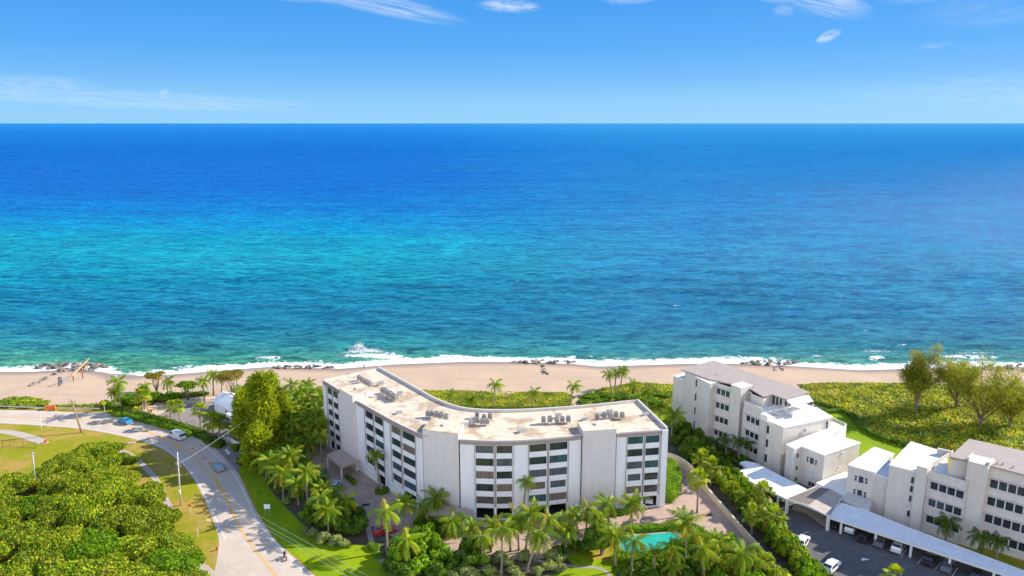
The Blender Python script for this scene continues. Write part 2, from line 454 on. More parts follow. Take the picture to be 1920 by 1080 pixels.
# ================================================================ ground
def sand_material():
    m = bpy.data.materials.new('sand'); m.use_nodes = True
    m.node_tree.nodes.clear(); n = NT(m.node_tree)
    pos = n.n('ShaderNodeNewGeometry').outputs['Position']
    sdn = n.n('ShaderNodeAttribute', attribute_name='sd').outputs['Fac']
    wob = n.m('MULTIPLY', n.m('SUBTRACT', n.noise(n.scale(pos, (.06, .02, 1)), 1, 4, .6), .5), 3.5)
    wet = n.smooth(n.m('ADD', sdn, wob), -8.0, -1.0)
    c = n.mix(n.noise(n.scale(pos, (.08, .5, 1)), 1, 5, .6), (.46, .33, .232), (.55, .405, .285))
    c = n.mix(n.m('MULTIPLY', n.smooth(n.noise(n.scale(pos, (.02, .9, 1)), 1, 4, .6), .52, .66), .32), c, (.36, .27, .205))
    c = n.mix(n.m('MULTIPLY', n.smooth(n.noise(pos, 2.2, 4, .7), .55, .75), .2), c, (.33, .25, .18))
    c = n.mix(wet, c, (.30, .215, .165))
    rg = n.m('MULTIPLY_ADD', wet, -.5, .9)
    bp = n.n('ShaderNodeBump', {'Height': n.noise(n.scale(pos, (.5, 1.6, 1)), 1, 5, .65), 'Distance': .22, 'Strength': n.m('MULTIPLY_ADD', wet, -.8, .9)})
    b = n.n('ShaderNodeBsdfPrincipled', {'Base Color': c, 'Roughness': rg, 'Specular IOR Level': .25, 'Normal': bp})
    n.n('ShaderNodeOutputMaterial', {'Surface': b})
    return m
def build_terrain():
    xs = np.concatenate([np.linspace(-2500, -230, 24)[:-1], np.linspace(-230, 230, 231), np.linspace(230, 2500, 24)[1:]])
    ys = np.concatenate([np.linspace(-400, 196, 12)[:-1], np.linspace(196, 262, 90), np.linspace(262, 330, 10)[1:]])
    Xg, Yg = np.meshgrid(xs, ys)
    Zg = terr(Xg, Yg)
    # gentle hummocks on the dry beach
    rng = np.random.default_rng(5); hz = np.zeros_like(Zg)
    for k in range(14):
        L = rng.uniform(6, 26); a = rng.uniform(0, 6.28)
        hz += np.sin((math.cos(a) * Xg + math.sin(a) * Yg) * 6.283 / L + rng.uniform(0, 6))
    hz *= .03 * np.clip((Yg - 208) / 8, 0, 1) * np.clip((shore(Xg) - Yg) / 10, 0, 1)
    V = np.stack([Xg, Yg, Zg + hz], -1).reshape(-1, 3)
    nx = len(xs); ny = len(ys)
    i = np.arange(ny - 1)[:, None] * nx + np.arange(nx - 1)[None, :]
    Fq = np.stack([i, i + 1, i + 1 + nx, i + nx], -1).reshape(-1, 4)
    me = np_mesh('ground', V, Fq, True, {'sd': np.clip(Yg - shore(Xg), -1000, 100).ravel()})
    tag(link('ground', me, sand_material()), kind='structure')
build_terrain()

def patchy(name, c1, c2, c3, s1=.08, s2=.9, lo=.45, hi=.6, rough=.95, bump=.05, bsc=3, fine=6, famt=.25):
    m = bpy.data.materials.new(name); m.use_nodes = True
    m.node_tree.nodes.clear(); n = NT(m.node_tree)
    pos = n.n('ShaderNodeNewGeometry').outputs['Position']
    c = n.mix(n.smooth(n.noise(pos, s1, 5, .62), lo, hi), c1, c2)
    c = n.mix(n.smooth(n.noise(pos, s2, 4, .65), .5, .72), c, c3)
    c = n.mix(1, c, n.ramp(n.noise(pos, fine, 3, .7), [(.3, (1 - famt,) * 3), (.7, (1 + famt,) * 3)]), 'MULTIPLY')
    bp = n.n('ShaderNodeBump', {'Height': n.noise(pos, bsc, 4, .7), 'Distance': bump, 'Strength': .8})
    b = n.n('ShaderNodeBsdfPrincipled', {'Base Color': c, 'Roughness': rough, 'Specular IOR Level': .15, 'Normal': bp})
    n.n('ShaderNodeOutputMaterial', {'Surface': b})
    return m
M_verge = patchy('verge_grass', (.25, .245, .010), (.38, .255, .06), (.18, .215, .010), .10, .5, .44, .60)
M_lawn = patchy('lawn_grass', (.17, .27, .004), (.23, .31, .004), (.11, .21, .006), .09, .6, .4, .6, fine=4)
M_soil = patchy('planting_soil', (.10, .075, .055), (.15, .12, .085), (.05, .07, .025), .3, 1.2)
M_road = patchy('road_surface', (.54, .445, .365), (.48, .40, .335), (.58, .48, .40), .06, .4, .42, .6, bump=.01, fine=5, famt=.05)
M_walk = patchy('pavement_concrete', (.46, .385, .33), (.41, .34, .30), (.50, .42, .37), .3, 1.2, bump=.01, famt=.06)
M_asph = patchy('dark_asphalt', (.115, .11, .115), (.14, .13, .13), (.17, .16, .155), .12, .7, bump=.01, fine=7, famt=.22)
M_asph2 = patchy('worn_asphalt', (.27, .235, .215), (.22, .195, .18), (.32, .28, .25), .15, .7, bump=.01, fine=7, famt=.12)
M_scrub = patchy('dune_scrub', (.10, .135, .02), (.15, .12, .035), (.07, .11, .015), .12, .7)

def paver_material():
    m = bpy.data.materials.new('brick_pavers'); m.use_nodes = True
    m.node_tree.nodes.clear(); n = NT(m.node_tree)
    pos = n.n('ShaderNodeNewGeometry').outputs['Position']
    br = n.n('ShaderNodeTexBrick', {'Vector': pos, 'Color1': (.50, .36, .285), 'Color2': (.40, .285, .235), 'Mortar': (.30, .23, .19), 'Scale': 1.0, 'Mortar Size': .012, 'Brick Width': .5, 'Row Height': .25})
    c = n.mix(1, br.outputs[0], n.ramp(n.noise(pos, .35, 5, .65), [(.3, (.80, .80, .82)), (.7, (1.14, 1.12, 1.08))]), 'MULTIPLY')
    b = n.n('ShaderNodeBsdfPrincipled', {'Base Color': c, 'Roughness': .85, 'Specular IOR Level': .2})
    n.n('ShaderNodeOutputMaterial', {'Surface': b})
    return m
M_paver = paver_material()

def smooth_poly(pts, sub=4, closed=True):
    n = len(pts); out = []
    rng_ = range(n if closed else n - 1)
    for i in rng_:
        p0, p1, p2, p3 = (pts[(i + k) % n] if closed else pts[min(max(i + k, 0), n - 1)] for k in (-1, 0, 1, 2))
        for s in range(sub):
            t = s / sub
            out.append(tuple(.5 * ((2 * b) + (c - a) * t + (2 * a - 5 * b + 4 * c - d) * t * t + (3 * b - a - 3 * c + d) * t ** 3) for a, b, c, d in zip(p0, p1, p2, p3)))
    if not closed: out.append(tuple(pts[-1]))
    return out
def sheet(name, px, z, mat, smooth=0, kind='structure', follow=False):
    pts = [at(*p) for p in px]
    if smooth: pts = smooth_poly(pts, smooth)
    mb = MB()
    tri = tessellate_polygon([[Vector((p[0], p[1], 0)) for p in pts]])
    mb.v = [(p[0], p[1], z) for p in pts]
    for t in tri:
        t = tuple(t); pa, pb, pc = (pts[q] for q in t)
        if (pb[0] - pa[0]) * (pc[1] - pa[1]) - (pb[1] - pa[1]) * (pc[0] - pa[0]) < 0: t = t[::-1]
        mb.f.append(t); mb.mi.append(0)
    return tag(mb.build(name, mat, fix=False), kind=kind)
def inside(poly, X, Y):
    r = np.zeros(X.shape, bool); n = len(poly)
    for i in range(n):
        x1, y1 = poly[i]; x2, y2 = poly[(i + 1) % n]
        c = ((y1 > Y) != (y2 > Y)) & (X < (x2 - x1) * (Y - y1) / (y2 - y1 + 1e-12) + x1)
        r ^= c
    return r
def ribbon(name, px, width, z, mat, dash=None, shift=0, smooth=5, world=False):
    pts = [Vector(p if world else at(*p)) for p in px]
    pts = [Vector(p) for p in smooth_poly([tuple(p) for p in pts], smooth, False)] if smooth else pts
    # resample evenly
    res = [pts[0]]; step = .5
    for p in pts[1:]:
        while (p - res[-1]).length > step: res.append(res[-1] + (p - res[-1]).normalized() * step)
    mb = MB(); L = 0
    def nrm(i):
        d = (res[min(i + 1, len(res) - 1)] - res[max(i - 1, 0)]).normalized()
        return Vector((-d.y, d.x))
    for i in range(len(res) - 1):
        L += step
        if dash and (L % (dash[0] + dash[1])) > dash[0]: continue
        a, b = res[i], res[i + 1]; na, nb = nrm(i), nrm(i + 1)
        h = width / 2
        mb.face([(*(a + na * (shift + h)), z), (*(b + nb * (shift + h)), z), (*(b + nb * (shift - h)), z), (*(a + na * (shift - h)), z)][::-1])
    return tag(mb.build(name, mat, fix=False), kind='structure')

# inland grass under everything (flat land only)
sheet('grass_ground', [(-900, 766), (2800, 766), (2800, 1500), (-900, 1500)], .012, M_verge)
# left road
OUT = [(-500, 765), (-200, 768), (0, 769), (75, 770), (160, 774), (196, 773), (213, 780), (252, 785), (297, 796), (335, 806), (373, 821), (394, 832), (410, 847), (435, 873), (447, 887), (480, 957), (512, 1007), (540, 1035), (592, 1081), (640, 1125), (760, 1240)]
INN = [(560, 1400), (430, 1170), (403, 1090), (402, 1072), (407, 1047), (410, 1010), (395, 965), (375, 920), (355, 887), (332, 862), (300, 840), (237, 820), (156, 805), (87, 799), (0, 794), (-200, 787), (-500, 780)]
sheet('road', OUT + INN, .03, M_road, 3)
M_white = pbr('road_paint_white', (.72, .72, .70), .7, var=.12, vscale=1.5)
M_yel = pbr('road_paint_yellow', (.72, .40, .075), .7, var=.15, vscale=1.5)
M_orange = pbr('road_paint_orange', (.75, .22, .05), .7)
ribbon('road_marking', [(373, 827), (398, 848), (425, 873), (448, 905), (464, 938), (480, 972), (505, 1005), (540, 1042), (575, 1080), (620, 1130)], .20, .045, M_white)
ribbon('road_marking', [(355, 880), (372, 905), (385, 930), (400, 962), (412, 990), (423, 1012)], .16, .045, M_white)
ribbon('road_marking', [(-60, 792), (0, 792.5), (87, 797), (156, 803), (237, 817), (300, 836), (335, 861), (350, 876)], .16, .045, M_white)
ribbon('road_marking', [(-60, 771), (75, 773.5), (160, 777), (213, 783), (252, 789), (297, 800), (345, 815)], .16, .045, M_white)
CL = [(-60, 781), (60, 783), (150, 787), (205, 793), (250, 802), (300, 819), (340, 838), (362, 855), (385, 880), (403, 900), (422, 930), (438, 965), (452, 993), (470, 1020), (495, 1052), (522, 1085), (560, 1125)]
ribbon('road_marking', CL, .16, .045, M_yel, shift=.17)
ribbon('road_marking', CL, .16, .045, M_yel, shift=-.17)
ribbon('road_marking', [(270, 808), (290, 815), (318, 829), (350, 849)], .55, .05, M_yel, dash=(4.5, 3))
ribbon('road_marking', [(400, 893), (409, 907), (424, 935), (441, 972)], .50, .05, M_yel)
ribbon('road_marking', [(352, 842), (370, 855), (392, 876)], .55, .055, M_orange, dash=(1.6, 2.2), shift=.9)
# driveway wedge, beach path, car park of the small white building
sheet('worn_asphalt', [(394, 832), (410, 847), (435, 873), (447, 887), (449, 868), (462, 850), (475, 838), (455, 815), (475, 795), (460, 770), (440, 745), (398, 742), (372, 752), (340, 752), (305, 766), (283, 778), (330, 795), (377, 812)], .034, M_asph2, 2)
sheet('sand_ground', [(240, 766), (290, 764), (330, 750), (375, 744), (420, 744), (400, 752), (372, 757), (345, 757), (312, 770), (286, 781)], .045, MATS.get('x') or pbr('dry_sand', (.56, .43, .31), .95, var=.15, vscale=1.5), 2)
sheet('road_marking', [(421, 844), (425, 842), (432, 850), (428, 853)], .05, M_white)
# inner pavement and verges
sheet('pavement', [(-100, 803), (0, 806), (30, 808), (60, 815), (85, 824), (92, 831), (70, 832), (40, 822), (0, 813), (-100, 812)], .05, M_walk, 2)
sheet('pavement', [(230, 842), (245, 849), (262, 860), (285, 882), (303, 905), (313, 928), (322, 945), (333, 967), (331, 975), (319, 972), (312, 958), (303, 935), (294, 912), (278, 890), (250, 862), (222, 848)], .05, M_walk, 2)
sheet('pavement', [(375, 1052), (392, 1062), (403, 1072), (403, 1110), (380, 1110), (365, 1060)], .05, M_walk)
# roadside lawn
sheet('lawn', [(449, 882), (465, 905), (482, 955), (514, 1005), (543, 1033), (597, 1079), (650, 1120), (900, 1140), (1300, 1140), (1210, 1085), (1170, 1060), (1100, 1045), (1060, 1030), (960, 1030), (900, 1040), (820, 1030), (790, 1020), (700, 1000), (640, 985), (600, 960), (560, 930), (520, 905), (490, 880), (462, 868)], .024, M_lawn, 2)
sheet('soil', [(500, 905), (540, 900), (600, 930), (640, 965), (700, 985), (760, 1018), (850, 1030), (960, 1036), (1040, 1040), (1075, 1060), (1010, 1085), (900, 1075), (800, 1085), (720, 1060), (690, 1025), (640, 1018), (590, 1000), (560, 975), (530, 945)], .030, M_soil, 2)
ribbon('path', [(690, 985), (697, 1015), (715, 1050), (745, 1085), (790, 1120)], 1.1, .042, pbr('path_gravel', (.33, .28, .24), .95, var=.2, vscale=3))
ribbon('path', [(1000, 1050), (1070, 1062), (1115, 1064), (1140, 1075), (1150, 1100)], .8, .042, pbr('path_gravel', (.33, .28, .24), .95, var=.2, vscale=3))
# paved forecourt
sheet('paved_forecourt', [(575, 838), (612, 838), (1245, 860), (1275, 878), (1297, 893), (1318, 918), (1355, 962), (1400, 1010), (1450, 1065), (1380, 1060), (1310, 1010), (1290, 990), (1262, 984), (1150, 997), (1110, 1015), (1060, 1046), (900, 1052), (845, 1048), (800, 1035), (760, 1018), (700, 988), (655, 962), (625, 925), (612, 895), (590, 872)], .036, M_paver, 1)
# lawns by the beach side and right
sheet('lawn', [(790, 760), (1075, 756), (1085, 775), (1250, 775), (1270, 740), (1330, 700), (1330, 790), (1250, 880), (800, 900), (610, 790)], .020, M_lawn, 0)
sheet('lawn', [(1500, 765), (1580, 775), (1605, 800), (1640, 820), (1700, 840), (1680, 900), (1560, 960), (1460, 900), (1440, 800)], .022, M_lawn, 2)
sheet('soil', [(1250, 800), (1300, 800), (1350, 850), (1400, 870), (1470, 935), (1540, 1000), (1600, 1090), (1640, 1150), (1500, 1150), (1420, 1030), (1350, 955), (1300, 890), (1250, 860)], .028, M_soil, 0)
sheet('soil', [(1300, 790), (1345, 812), (1420, 860), (1440, 880), (1400, 872), (1360, 855), (1300, 820)], .032, M_soil, 0)
ribbon('path', [(1316, 812), (1335, 830), (1352, 851), (1390, 869)], 1.3, .05, M_walk, smooth=2)
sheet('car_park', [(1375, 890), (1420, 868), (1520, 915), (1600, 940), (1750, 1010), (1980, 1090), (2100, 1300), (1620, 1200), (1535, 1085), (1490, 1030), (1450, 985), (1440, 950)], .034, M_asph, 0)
# ================================================================ building materials
M_stuc = pbr('white_stucco', (.84, .83, .83), .85, streak=.08, var=.05, vscale=.7, bump=.01)
M_tower = pbr('pale_stucco', (.70, .65, .62), .85, streak=.08, var=.06, vscale=.8, bump=.015, bscale=5)
M_fin = pbr('grey_brown_trim', (.40, .34, .31), .8, var=.1)
M_frame = pbr('dark_window_frame', (.035, .035, .038), .5)
M_wframe = pbr('white_window_frame', (.72, .71, .68), .5)
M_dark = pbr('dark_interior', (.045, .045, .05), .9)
M_roofw = pbr('stained_white_roof', (.64, .54, .42), .85, var=.16, vscale=.7, col2=(.43, .32, .225), c2scale=.20, c2lo=.46, c2hi=.60)
M_cope = pbr('coping', (.60, .55, .50), .8, var=.06)
M_beige = pbr('beige_stucco', (.65, .595, .525), .85, streak=.09, var=.05, vscale=.6, bump=.01)
M_roofg = pbr('grey_roof_membrane', (.36, .305, .28), .85, var=.10, vscale=.5)
M_roofp = pbr('white_roof_membrane', (.80, .78, .74), .8, var=.05, vscale=.8)
M_carp = pbr('carport_roof_white', (.80, .80, .80), .75, streak=.10, var=.10, vscale=.6)
M_canopy = pbr('tan_canopy_roof', (.44, .34, .27), .85, var=.12, vscale=1.2)
M_metal = pbr('painted_metal', (.42, .41, .40), .5, metal=.3, var=.15, vscale=2)
M_rail = pbr('white_rail', (.75, .74, .70), .5)
M_wood = pbr('weathered_wood', (.28, .19, .13), .85, var=.25, vscale=3)
def glass(name, col, rough=.06, spec=.6, var=.35):
    if name in MATS: return MATS[name]
    m = bpy.data.materials.new(name); m.use_nodes = True
    m.node_tree.nodes.clear(); n = NT(m.node_tree)
    pos = n.n('ShaderNodeNewGeometry').outputs['Position']
    c = n.mix(1, col, n.ramp(n.noise(n.scale(pos, (1, 1, .25)), 1.3, 3, .6), [(.35, (1 - var,) * 3), (.65, (1 + var,) * 3)]), 'MULTIPLY')
    bp = n.n('ShaderNodeBump', {'Height': n.noise(pos, .7, 2), 'Distance': .04, 'Strength': .3})
    b = n.n('ShaderNodeBsdfPrincipled', {'Base Color': c, 'Roughness': rough, 'Specular IOR Level': spec, 'Normal': bp})
    n.n('ShaderNodeOutputMaterial', {'Surface': b})
    MATS[name] = m
    return m
G_dark = glass('dark_glass', (.035, .042, .050), .06, .9)
G_green = glass('green_glass', (.035, .055, .045))
G_teal = glass('teal_glass', (.045, .11, .115))
G_tan = glass('curtained_glass', (.22, .17, .13), .25, .4, .12)
G_grey = glass('grey_curtained_glass', (.11, .12, .135), .2, .4, .2)
G_wht = glass('white_shuttered_glass', (.55, .60, .60), .3, .4, .1)
GL = [G_dark, G_green, G_grey, G_teal, G_tan, G_dark, G_dark, G_green]

def wpt(P, n_, u, z, Pd, off=0):
    return (P[0] + Pd[0] * u + n_[0] * off, P[1] + Pd[1] * u + n_[1] * off, z)
class Wall:
    """a straight wall from P to Q seen from the outside (left to right), with recessed openings"""
    def __init__(s, P, Q):
        s.P = Vector(P[:2]); s.Q = Vector(Q[:2])
        s.d = (s.Q - s.P); s.L = s.d.length; s.d.normalize()
        s.n = Vector((s.d.y, -s.d.x))
    def p(s, u, z, off=0):
        q = s.P + s.d * u + s.n * off
        return (q.x, q.y, z)
    def skin(s, mb, z0, z1, ops=(), depth=.28, deep=5.5):
        us = sorted({0, s.L, *[o[0] for o in ops], *[o[1] for o in ops]})
        zs = sorted({z0, z1, *[o[2] for o in ops], *[o[3] for o in ops]})
        for a, b in zip(us, us[1:]):
            for c, e in zip(zs, zs[1:]):
                um, zm = (a + b) / 2, (c + e) / 2
                if any(o[0] < um < o[1] and o[2] < zm < o[3] for o in ops): continue
                mb.face([s.p(a, c), s.p(b, c), s.p(b, e), s.p(a, e)])
        for o in ops:
            a, b, c, e = o[:4]; D = -(deep if len(o) > 4 and o[4] == 'deep' else depth)
            mb.face([s.p(a, c), s.p(b, c), s.p(b, c, D), s.p(a, c, D)][::-1] if False else [s.p(a, c, D), s.p(b, c, D), s.p(b, c), s.p(a, c)][::-1])
            mb.face([s.p(a, e, D), s.p(b, e, D), s.p(b, e), s.p(a, e)])
            mb.face([s.p(a, c), s.p(a, c, D), s.p(a, e, D), s.p(a, e)])
            mb.face([s.p(b, c), s.p(b, e), s.p(b, e, D), s.p(b, c, D)])
            mb.face([s.p(a, c, D), s.p(b, c, D), s.p(b, e, D), s.p(a, e, D)])
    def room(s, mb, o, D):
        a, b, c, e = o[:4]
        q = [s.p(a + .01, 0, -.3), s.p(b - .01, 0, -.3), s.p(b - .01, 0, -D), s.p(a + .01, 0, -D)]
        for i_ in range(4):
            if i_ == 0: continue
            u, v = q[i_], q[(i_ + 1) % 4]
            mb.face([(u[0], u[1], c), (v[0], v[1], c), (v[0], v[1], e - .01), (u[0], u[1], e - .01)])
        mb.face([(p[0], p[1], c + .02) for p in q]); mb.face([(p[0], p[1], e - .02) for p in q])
    def box(s, mb, u0, u1, z0, z1, o0, o1):
        pts = [s.p(u0, z0, o0), s.p(u1, z0, o0), s.p(u1, z0, o1), s.p(u0, z0, o1)]
        mb.prism([(q[0], q[1]) for q in pts], z0, z1, True, True)
    def window(s, parent, u0, u1, z0, z1, fm, gm, mull=3, depth=.2, fw=.07, name='window', trans=()):
        f = MB()
        for a, b, c, e in ((u0, u1, z0, z0 + fw), (u0, u1, z1 - fw, z1), (u0, u0 + fw, z0 + fw, z1 - fw), (u1 - fw, u1, z0 + fw, z1 - fw)):
            s.box(f, a, b, c, e, -depth, -depth + .09)
        for k in range(1, mull):
            u = u0 + (u1 - u0) * k / mull
            s.box(f, u - fw / 2, u + fw / 2, z0 + fw, z1 - fw, -depth, -depth + .07)
        for zz in trans:
            s.box(f, u0 + fw, u1 - fw, zz - fw / 2, zz + fw / 2, -depth, -depth + .06)
        o = f.build(name, fm, parent)
        g = MB(); s.box(g, u0 + .02, u1 - .02, z0 + .02, z1 - .02, -depth - .05, -depth + .03)
        g.build('pane', gm, o)
        return o
def off_pt(p, d, k):
    return (p[0] + d[0] * k, p[1] + d[1] * k)

# ================================================================ main six-storey building
ZR = 17.5
MB_ROOT = empty('apartment_building', (0, 158, 0), 0, 'long curved white six-storey apartment block with flat stained roof in the centre', 'apartment building', world=True)
bpy.context.view_layer.update()
front = [(606.4, 713.3), (612.6, 716.7), (623.4, 722.7), (635.6, 729.4), (671.7, 752.8), (682.5, 759.0), (699.5, 768.8), (718.2, 779.6), (731.5, 786.4), (752, 797.0), (779.0, 809.4), (791.7, 814.7)]
cen = [(862, 824), (889, 825.7), (928, 826.9), (963, 826.3), (990, 824.9), (1028, 822), (1067, 818.3), (1090, 815.6)]
rgt = [(1156.7, 812.0), (1175, 810.7), (1209, 808.6), (1240, 806.6), (1250, 805.6)]
FW = [at(*p, ZR) for p in front]; CW = [at(*p, ZR) for p in cen]; RW = [at(*p, ZR) for p in rgt]
# straighten the left wing
def straight(L, i, j):
    a, b = Vector(L[i]), Vector(L[j]); d = (b - a).normalized()
    for k in range(i + 1, j):
        L[k] = tuple(a + d * (Vector(L[k]) - a).dot(d))
straight(FW, 0, 4); straight(FW, 4, 8)
RW[-1] = (32.5, 145.9)
straight(RW, 0, 4)
BACK = [at(1197, 752.8, ZR), at(1100, 763, ZR), at(1000, 770, ZR), at(940, 771.5, ZR), at(900, 770.6, ZR), at(870, 767.5, ZR), at(845, 761, ZR), at(820, 751, ZR), at(800, 740.5, ZR), at(760, 718, ZR), at(711, 691, ZR)]
BACK = [BACK[0]] + smooth_poly(BACK, 3, False)[1:]
kinds_F = ['b', 'w', 'w', None, 'b', 'w', 'w', 'b', 'w', 'w', 'b']
kinds_C = ['b', 'w', 'w', 'b', 'w', 'w', 'b']
kinds_R = ['b', 'w', 'w', 'b']
room_mb = MB(); wall_mb = MB(); fin_mb = MB(); fas_mb = MB()
wi = 0
palette = {  # a few panes the photograph shows distinctly: (column, row from top)
    (8, 0): G_dark, (9, 0): G_dark, (8, 1): G_green, (9, 1): G_teal, (8, 2): G_grey, (9, 2): G_grey, (8, 3): G_tan, (9, 3): G_grey, (8, 4): G_teal, (9, 4): G_tan,
    (10, 0): G_teal, (11, 0): G_teal, (10, 1): G_green, (11, 1): G_dark, (10, 2): G_grey, (11, 2): G_teal, (10, 3): G_grey, (11, 3): G_dark, (10, 4): G_tan, (11, 4): G_dark,
    (12, 0): G_tan, (13, 0): G_tan, (12, 1): G_dark, (13, 1): G_grey, (12, 2): G_teal, (13, 2): G_teal, (12, 3): G_green, (13, 3): G_dark, (12, 4): G_dark, (13, 4): G_tan}
colno = 0
for pts, kk in ((FW, kinds_F), (CW, kinds_C), (RW, kinds_R)):
    for i, k in enumerate(kk):
        W = Wall(pts[i], pts[i + 1])
        if k is None:
            W.skin(wall_mb, 0, ZR - .9); fas_mb.build('fascia', M_fin, MB_ROOT); fas_mb = MB(); continue
        if k == 'b':
            W.skin(wall_mb, 0 if W.L < 1.5 else 2.9, ZR - .9) if False else W.skin(wall_mb, 0, ZR - .9)
        else:
            ops = []
            m = .30
            for r in range(5):
                z0 = 14.8 - 2.8 * r
                small = (colno in (8, 9, 10) and r == 3)
                mm = m + (.25 if small else 0)
                ops.append((mm, W.L - mm, z0 + (.08 if small else 0), z0 + 1.62))
            garage = colno not in (2, 4)
            allops = ops + ([(m, W.L - m, .25, 2.65, 'deep')] if garage else [(m, W.L - m, .3, 2.5)])
            W.skin(wall_mb, 0, ZR - .9, allops)
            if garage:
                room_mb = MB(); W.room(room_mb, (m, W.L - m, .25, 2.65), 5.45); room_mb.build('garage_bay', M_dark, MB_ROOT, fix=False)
            for r, o in enumerate(ops):
                gm = palette.get((colno, r)) or GL[(colno * 3 + r * 5) % 8 if colno > 2 else 0]
                W.window(MB_ROOT, *o[:4], M_frame, gm, mull=(4 if W.L > 3.6 else 3))
            # raised ribs beside the spandrels
            for u in (.10, W.L - .10):
                fin_mb = MB(); W.box(fin_mb, u - .07, u + .07, 2.9, 16.5, .003, .16); fin_mb.build('rib_trim', M_fin, MB_ROOT)
            colno += 1
        # ribbed fascia
        if i >= 0:
            W.box(fas_mb, 0, W.L, ZR - .9, ZR - .08, -.1, .22)
            nr = int(W.L / .3)
            for q in range(nr):
                u = (q + .5) * W.L / nr
                W.box(fas_mb, u - .06, u + .06, ZR - .86, ZR - .12, .22, .30)
    fas_mb.build('fascia', M_fin, MB_ROOT); fas_mb = MB()
# end wall and back walls
ends = MB()
for a, b in zip([RW[-1]] + BACK, BACK + [FW[0]]):
    W = Wall(a, b)
    L = W.L; ops = []
    if L > 6 and a != RW[-1] and b != FW[0]:
        ops = [(L * .2, L * .8, 1.0 + 2.8 * r + .6, 1.0 + 2.8 * r + 2.2) for r in range(1, 6)]
    W.skin(wall_mb, 0, ZR - .02, ops)
wall_mb.build('wall', M_stuc, MB_ROOT, fix=False)
# end pier on the right corner and left corner
pm = MB()
W = Wall(RW[3], RW[4])
W.box(pm, .15, W.L + .05, 0, ZR + .05, .004, .35)
pm.build('corner_pier', M_stuc, MB_ROOT); pm = MB()
W = Wall(FW[0], FW[1]); W.box(pm, -.1, .45, 0, ZR, .004, .25)
pm.build('corner_pier', M_stuc, MB_ROOT)
outline = FW + CW + RW + BACK
rf = MB()
rf.prism(outline, ZR - .25, ZR - .06)
ROOF = rf.build('roof', M_roofw, MB_ROOT)
cp = MB()
def coping(mb0, pts, w_, z0, z1, closed=False):
    n_ = len(pts); mb = MB()
    def nr(i):
        a = Vector(pts[max(i - 1, 0)]); b = Vector(pts[min(i + 1, n_ - 1)]); d = (b - a).normalized(); return Vector((d.y, -d.x))
    for i in range(n_ - 1):
        a, b = Vector(pts[i]), Vector(pts[i + 1]); na, nb = nr(i), nr(i + 1)
        q = [a + na * .06, b + nb * .06, b - nb * w_, a - na * w_]
        mb.prism([tuple(v) for v in q], z0, z1, True, True)
    mb.build('parapet', M_cope, MB_ROOT)
coping(cp, [RW[-1]] + BACK, .35, ZR - .3, ZR + .55)
coping(cp, [BACK[-1], FW[0]], .35, ZR - .3, ZR + .25)
coping(cp, FW[:4], .35, ZR - .07, ZR + .10); coping(cp, FW[4:], .35, ZR - .07, ZR + .10)
coping(cp, CW, .35, ZR - .07, ZR + .10); coping(cp, RW, .35, ZR - .07, ZR + .10)
# the three windowless stair towers
def tower(poly, z, name='stair_tower'):
    t = MB(); t.prism(poly, 0, z - .12)
    o = t.build(name, M_tower, MB_ROOT)
    c = MB()
    pp = [Vector(p) for p in poly]; ce = sum(pp, Vector((0, 0))) / len(pp)
    c.prism([tuple(ce + (p - ce) * 1.012) for p in pp], z - .12, z, True, True)
    c.build('tower_cap', M_roofw, o)
    h = MB(); h.box((ce.x + .4, ce.y + .6, z + .12), (1.9, 1.2, .24), .5); h.box((ce.x + .4, ce.y + .6, z + .26), (1.6, .9, .05), .5)
    h.build('roof_hatch', M_cope, o)
    return o
d1 = (Vector(FW[4]) - Vector(FW[3])).normalized(); n1 = Vector((d1.y, -d1.x))
TZ = 18.7
T1 = [Vector(at(635.6, 728, TZ)), Vector(at(660.6, 742.5, TZ))]
T1 = [T1[0], T1[1], T1[1] - n1 * 6.0, T1[0] - n1 * 5.6]
tower([tuple(p) for p in T1], TZ)
a2, b2 = Vector(at(792.3, 803.8, TZ)), Vector(at(857, 813.9, TZ)); d2 = (b2 - a2).normalized(); n2 = Vector((d2.y, -d2.x))
tower([tuple(a2 + n2 * .1), tuple(b2 + n2 * .1 + d2 * .3), tuple(b2 + Vector((1.0, 5.5))), tuple(a2 + Vector((1.4, 5.8)))], TZ)
a3, b3 = Vector(at(1094, 808.3, TZ)), Vector(at(1156, 804.2, TZ))
tower([tuple(a3), tuple(b3), tuple(b3 + Vector((-.8, 5.0))), tuple(a3 + Vector((-.8, 5.0)))], TZ)
# entrance canopies
def canopy(px, z0, z1, zt, name='entrance_canopy'):
    P = [at(x, y, zt) for x, y in px]
    c = MB(); c.prism(P, zt - .45, zt, True, True)
    o = c.build(name, M_canopy, MB_ROOT)
    f = MB()
    for a, b in zip(P, P[1:] + P[:1]):
        W = Wall(a, b); W.box(f, 0, W.L, zt - .5, zt + .06, -.12, .05) if False else None
    for i in (0, 3):
        q = MB(); q.box((P[i][0] * .93 + P[1][0] * .07, P[i][1] * .93 + P[1][1] * .07, (zt - .45) / 2), (.35, .35, zt - .45))
        q.build('canopy_column', M_tower, o)
canopy([(612, 853), (637, 842), (672, 864), (640, 876)], 0, 3, 3.2)
canopy([(797, 962), (828, 944), (886, 956), (884, 974)], 0, 3, 3.0)
canopy([(1062, 965), (1092, 946), (1120, 944), (1112, 966)], 0, 3, 3.0)
# low entrance walls
ew = MB()
for p, q, h in [((655, 870), (664, 880), 2.3), ((664, 880), (676, 874), 1.2), ((790, 948), (812, 955), 1.2), ((867, 990), (882, 988), 2.6)]:
    W = Wall(at(*p), at(*q)); W.box(ew, 0, W.L, 0, h, -.25, 0)
ew.build('entrance_wall', M_stuc, MB_ROOT)

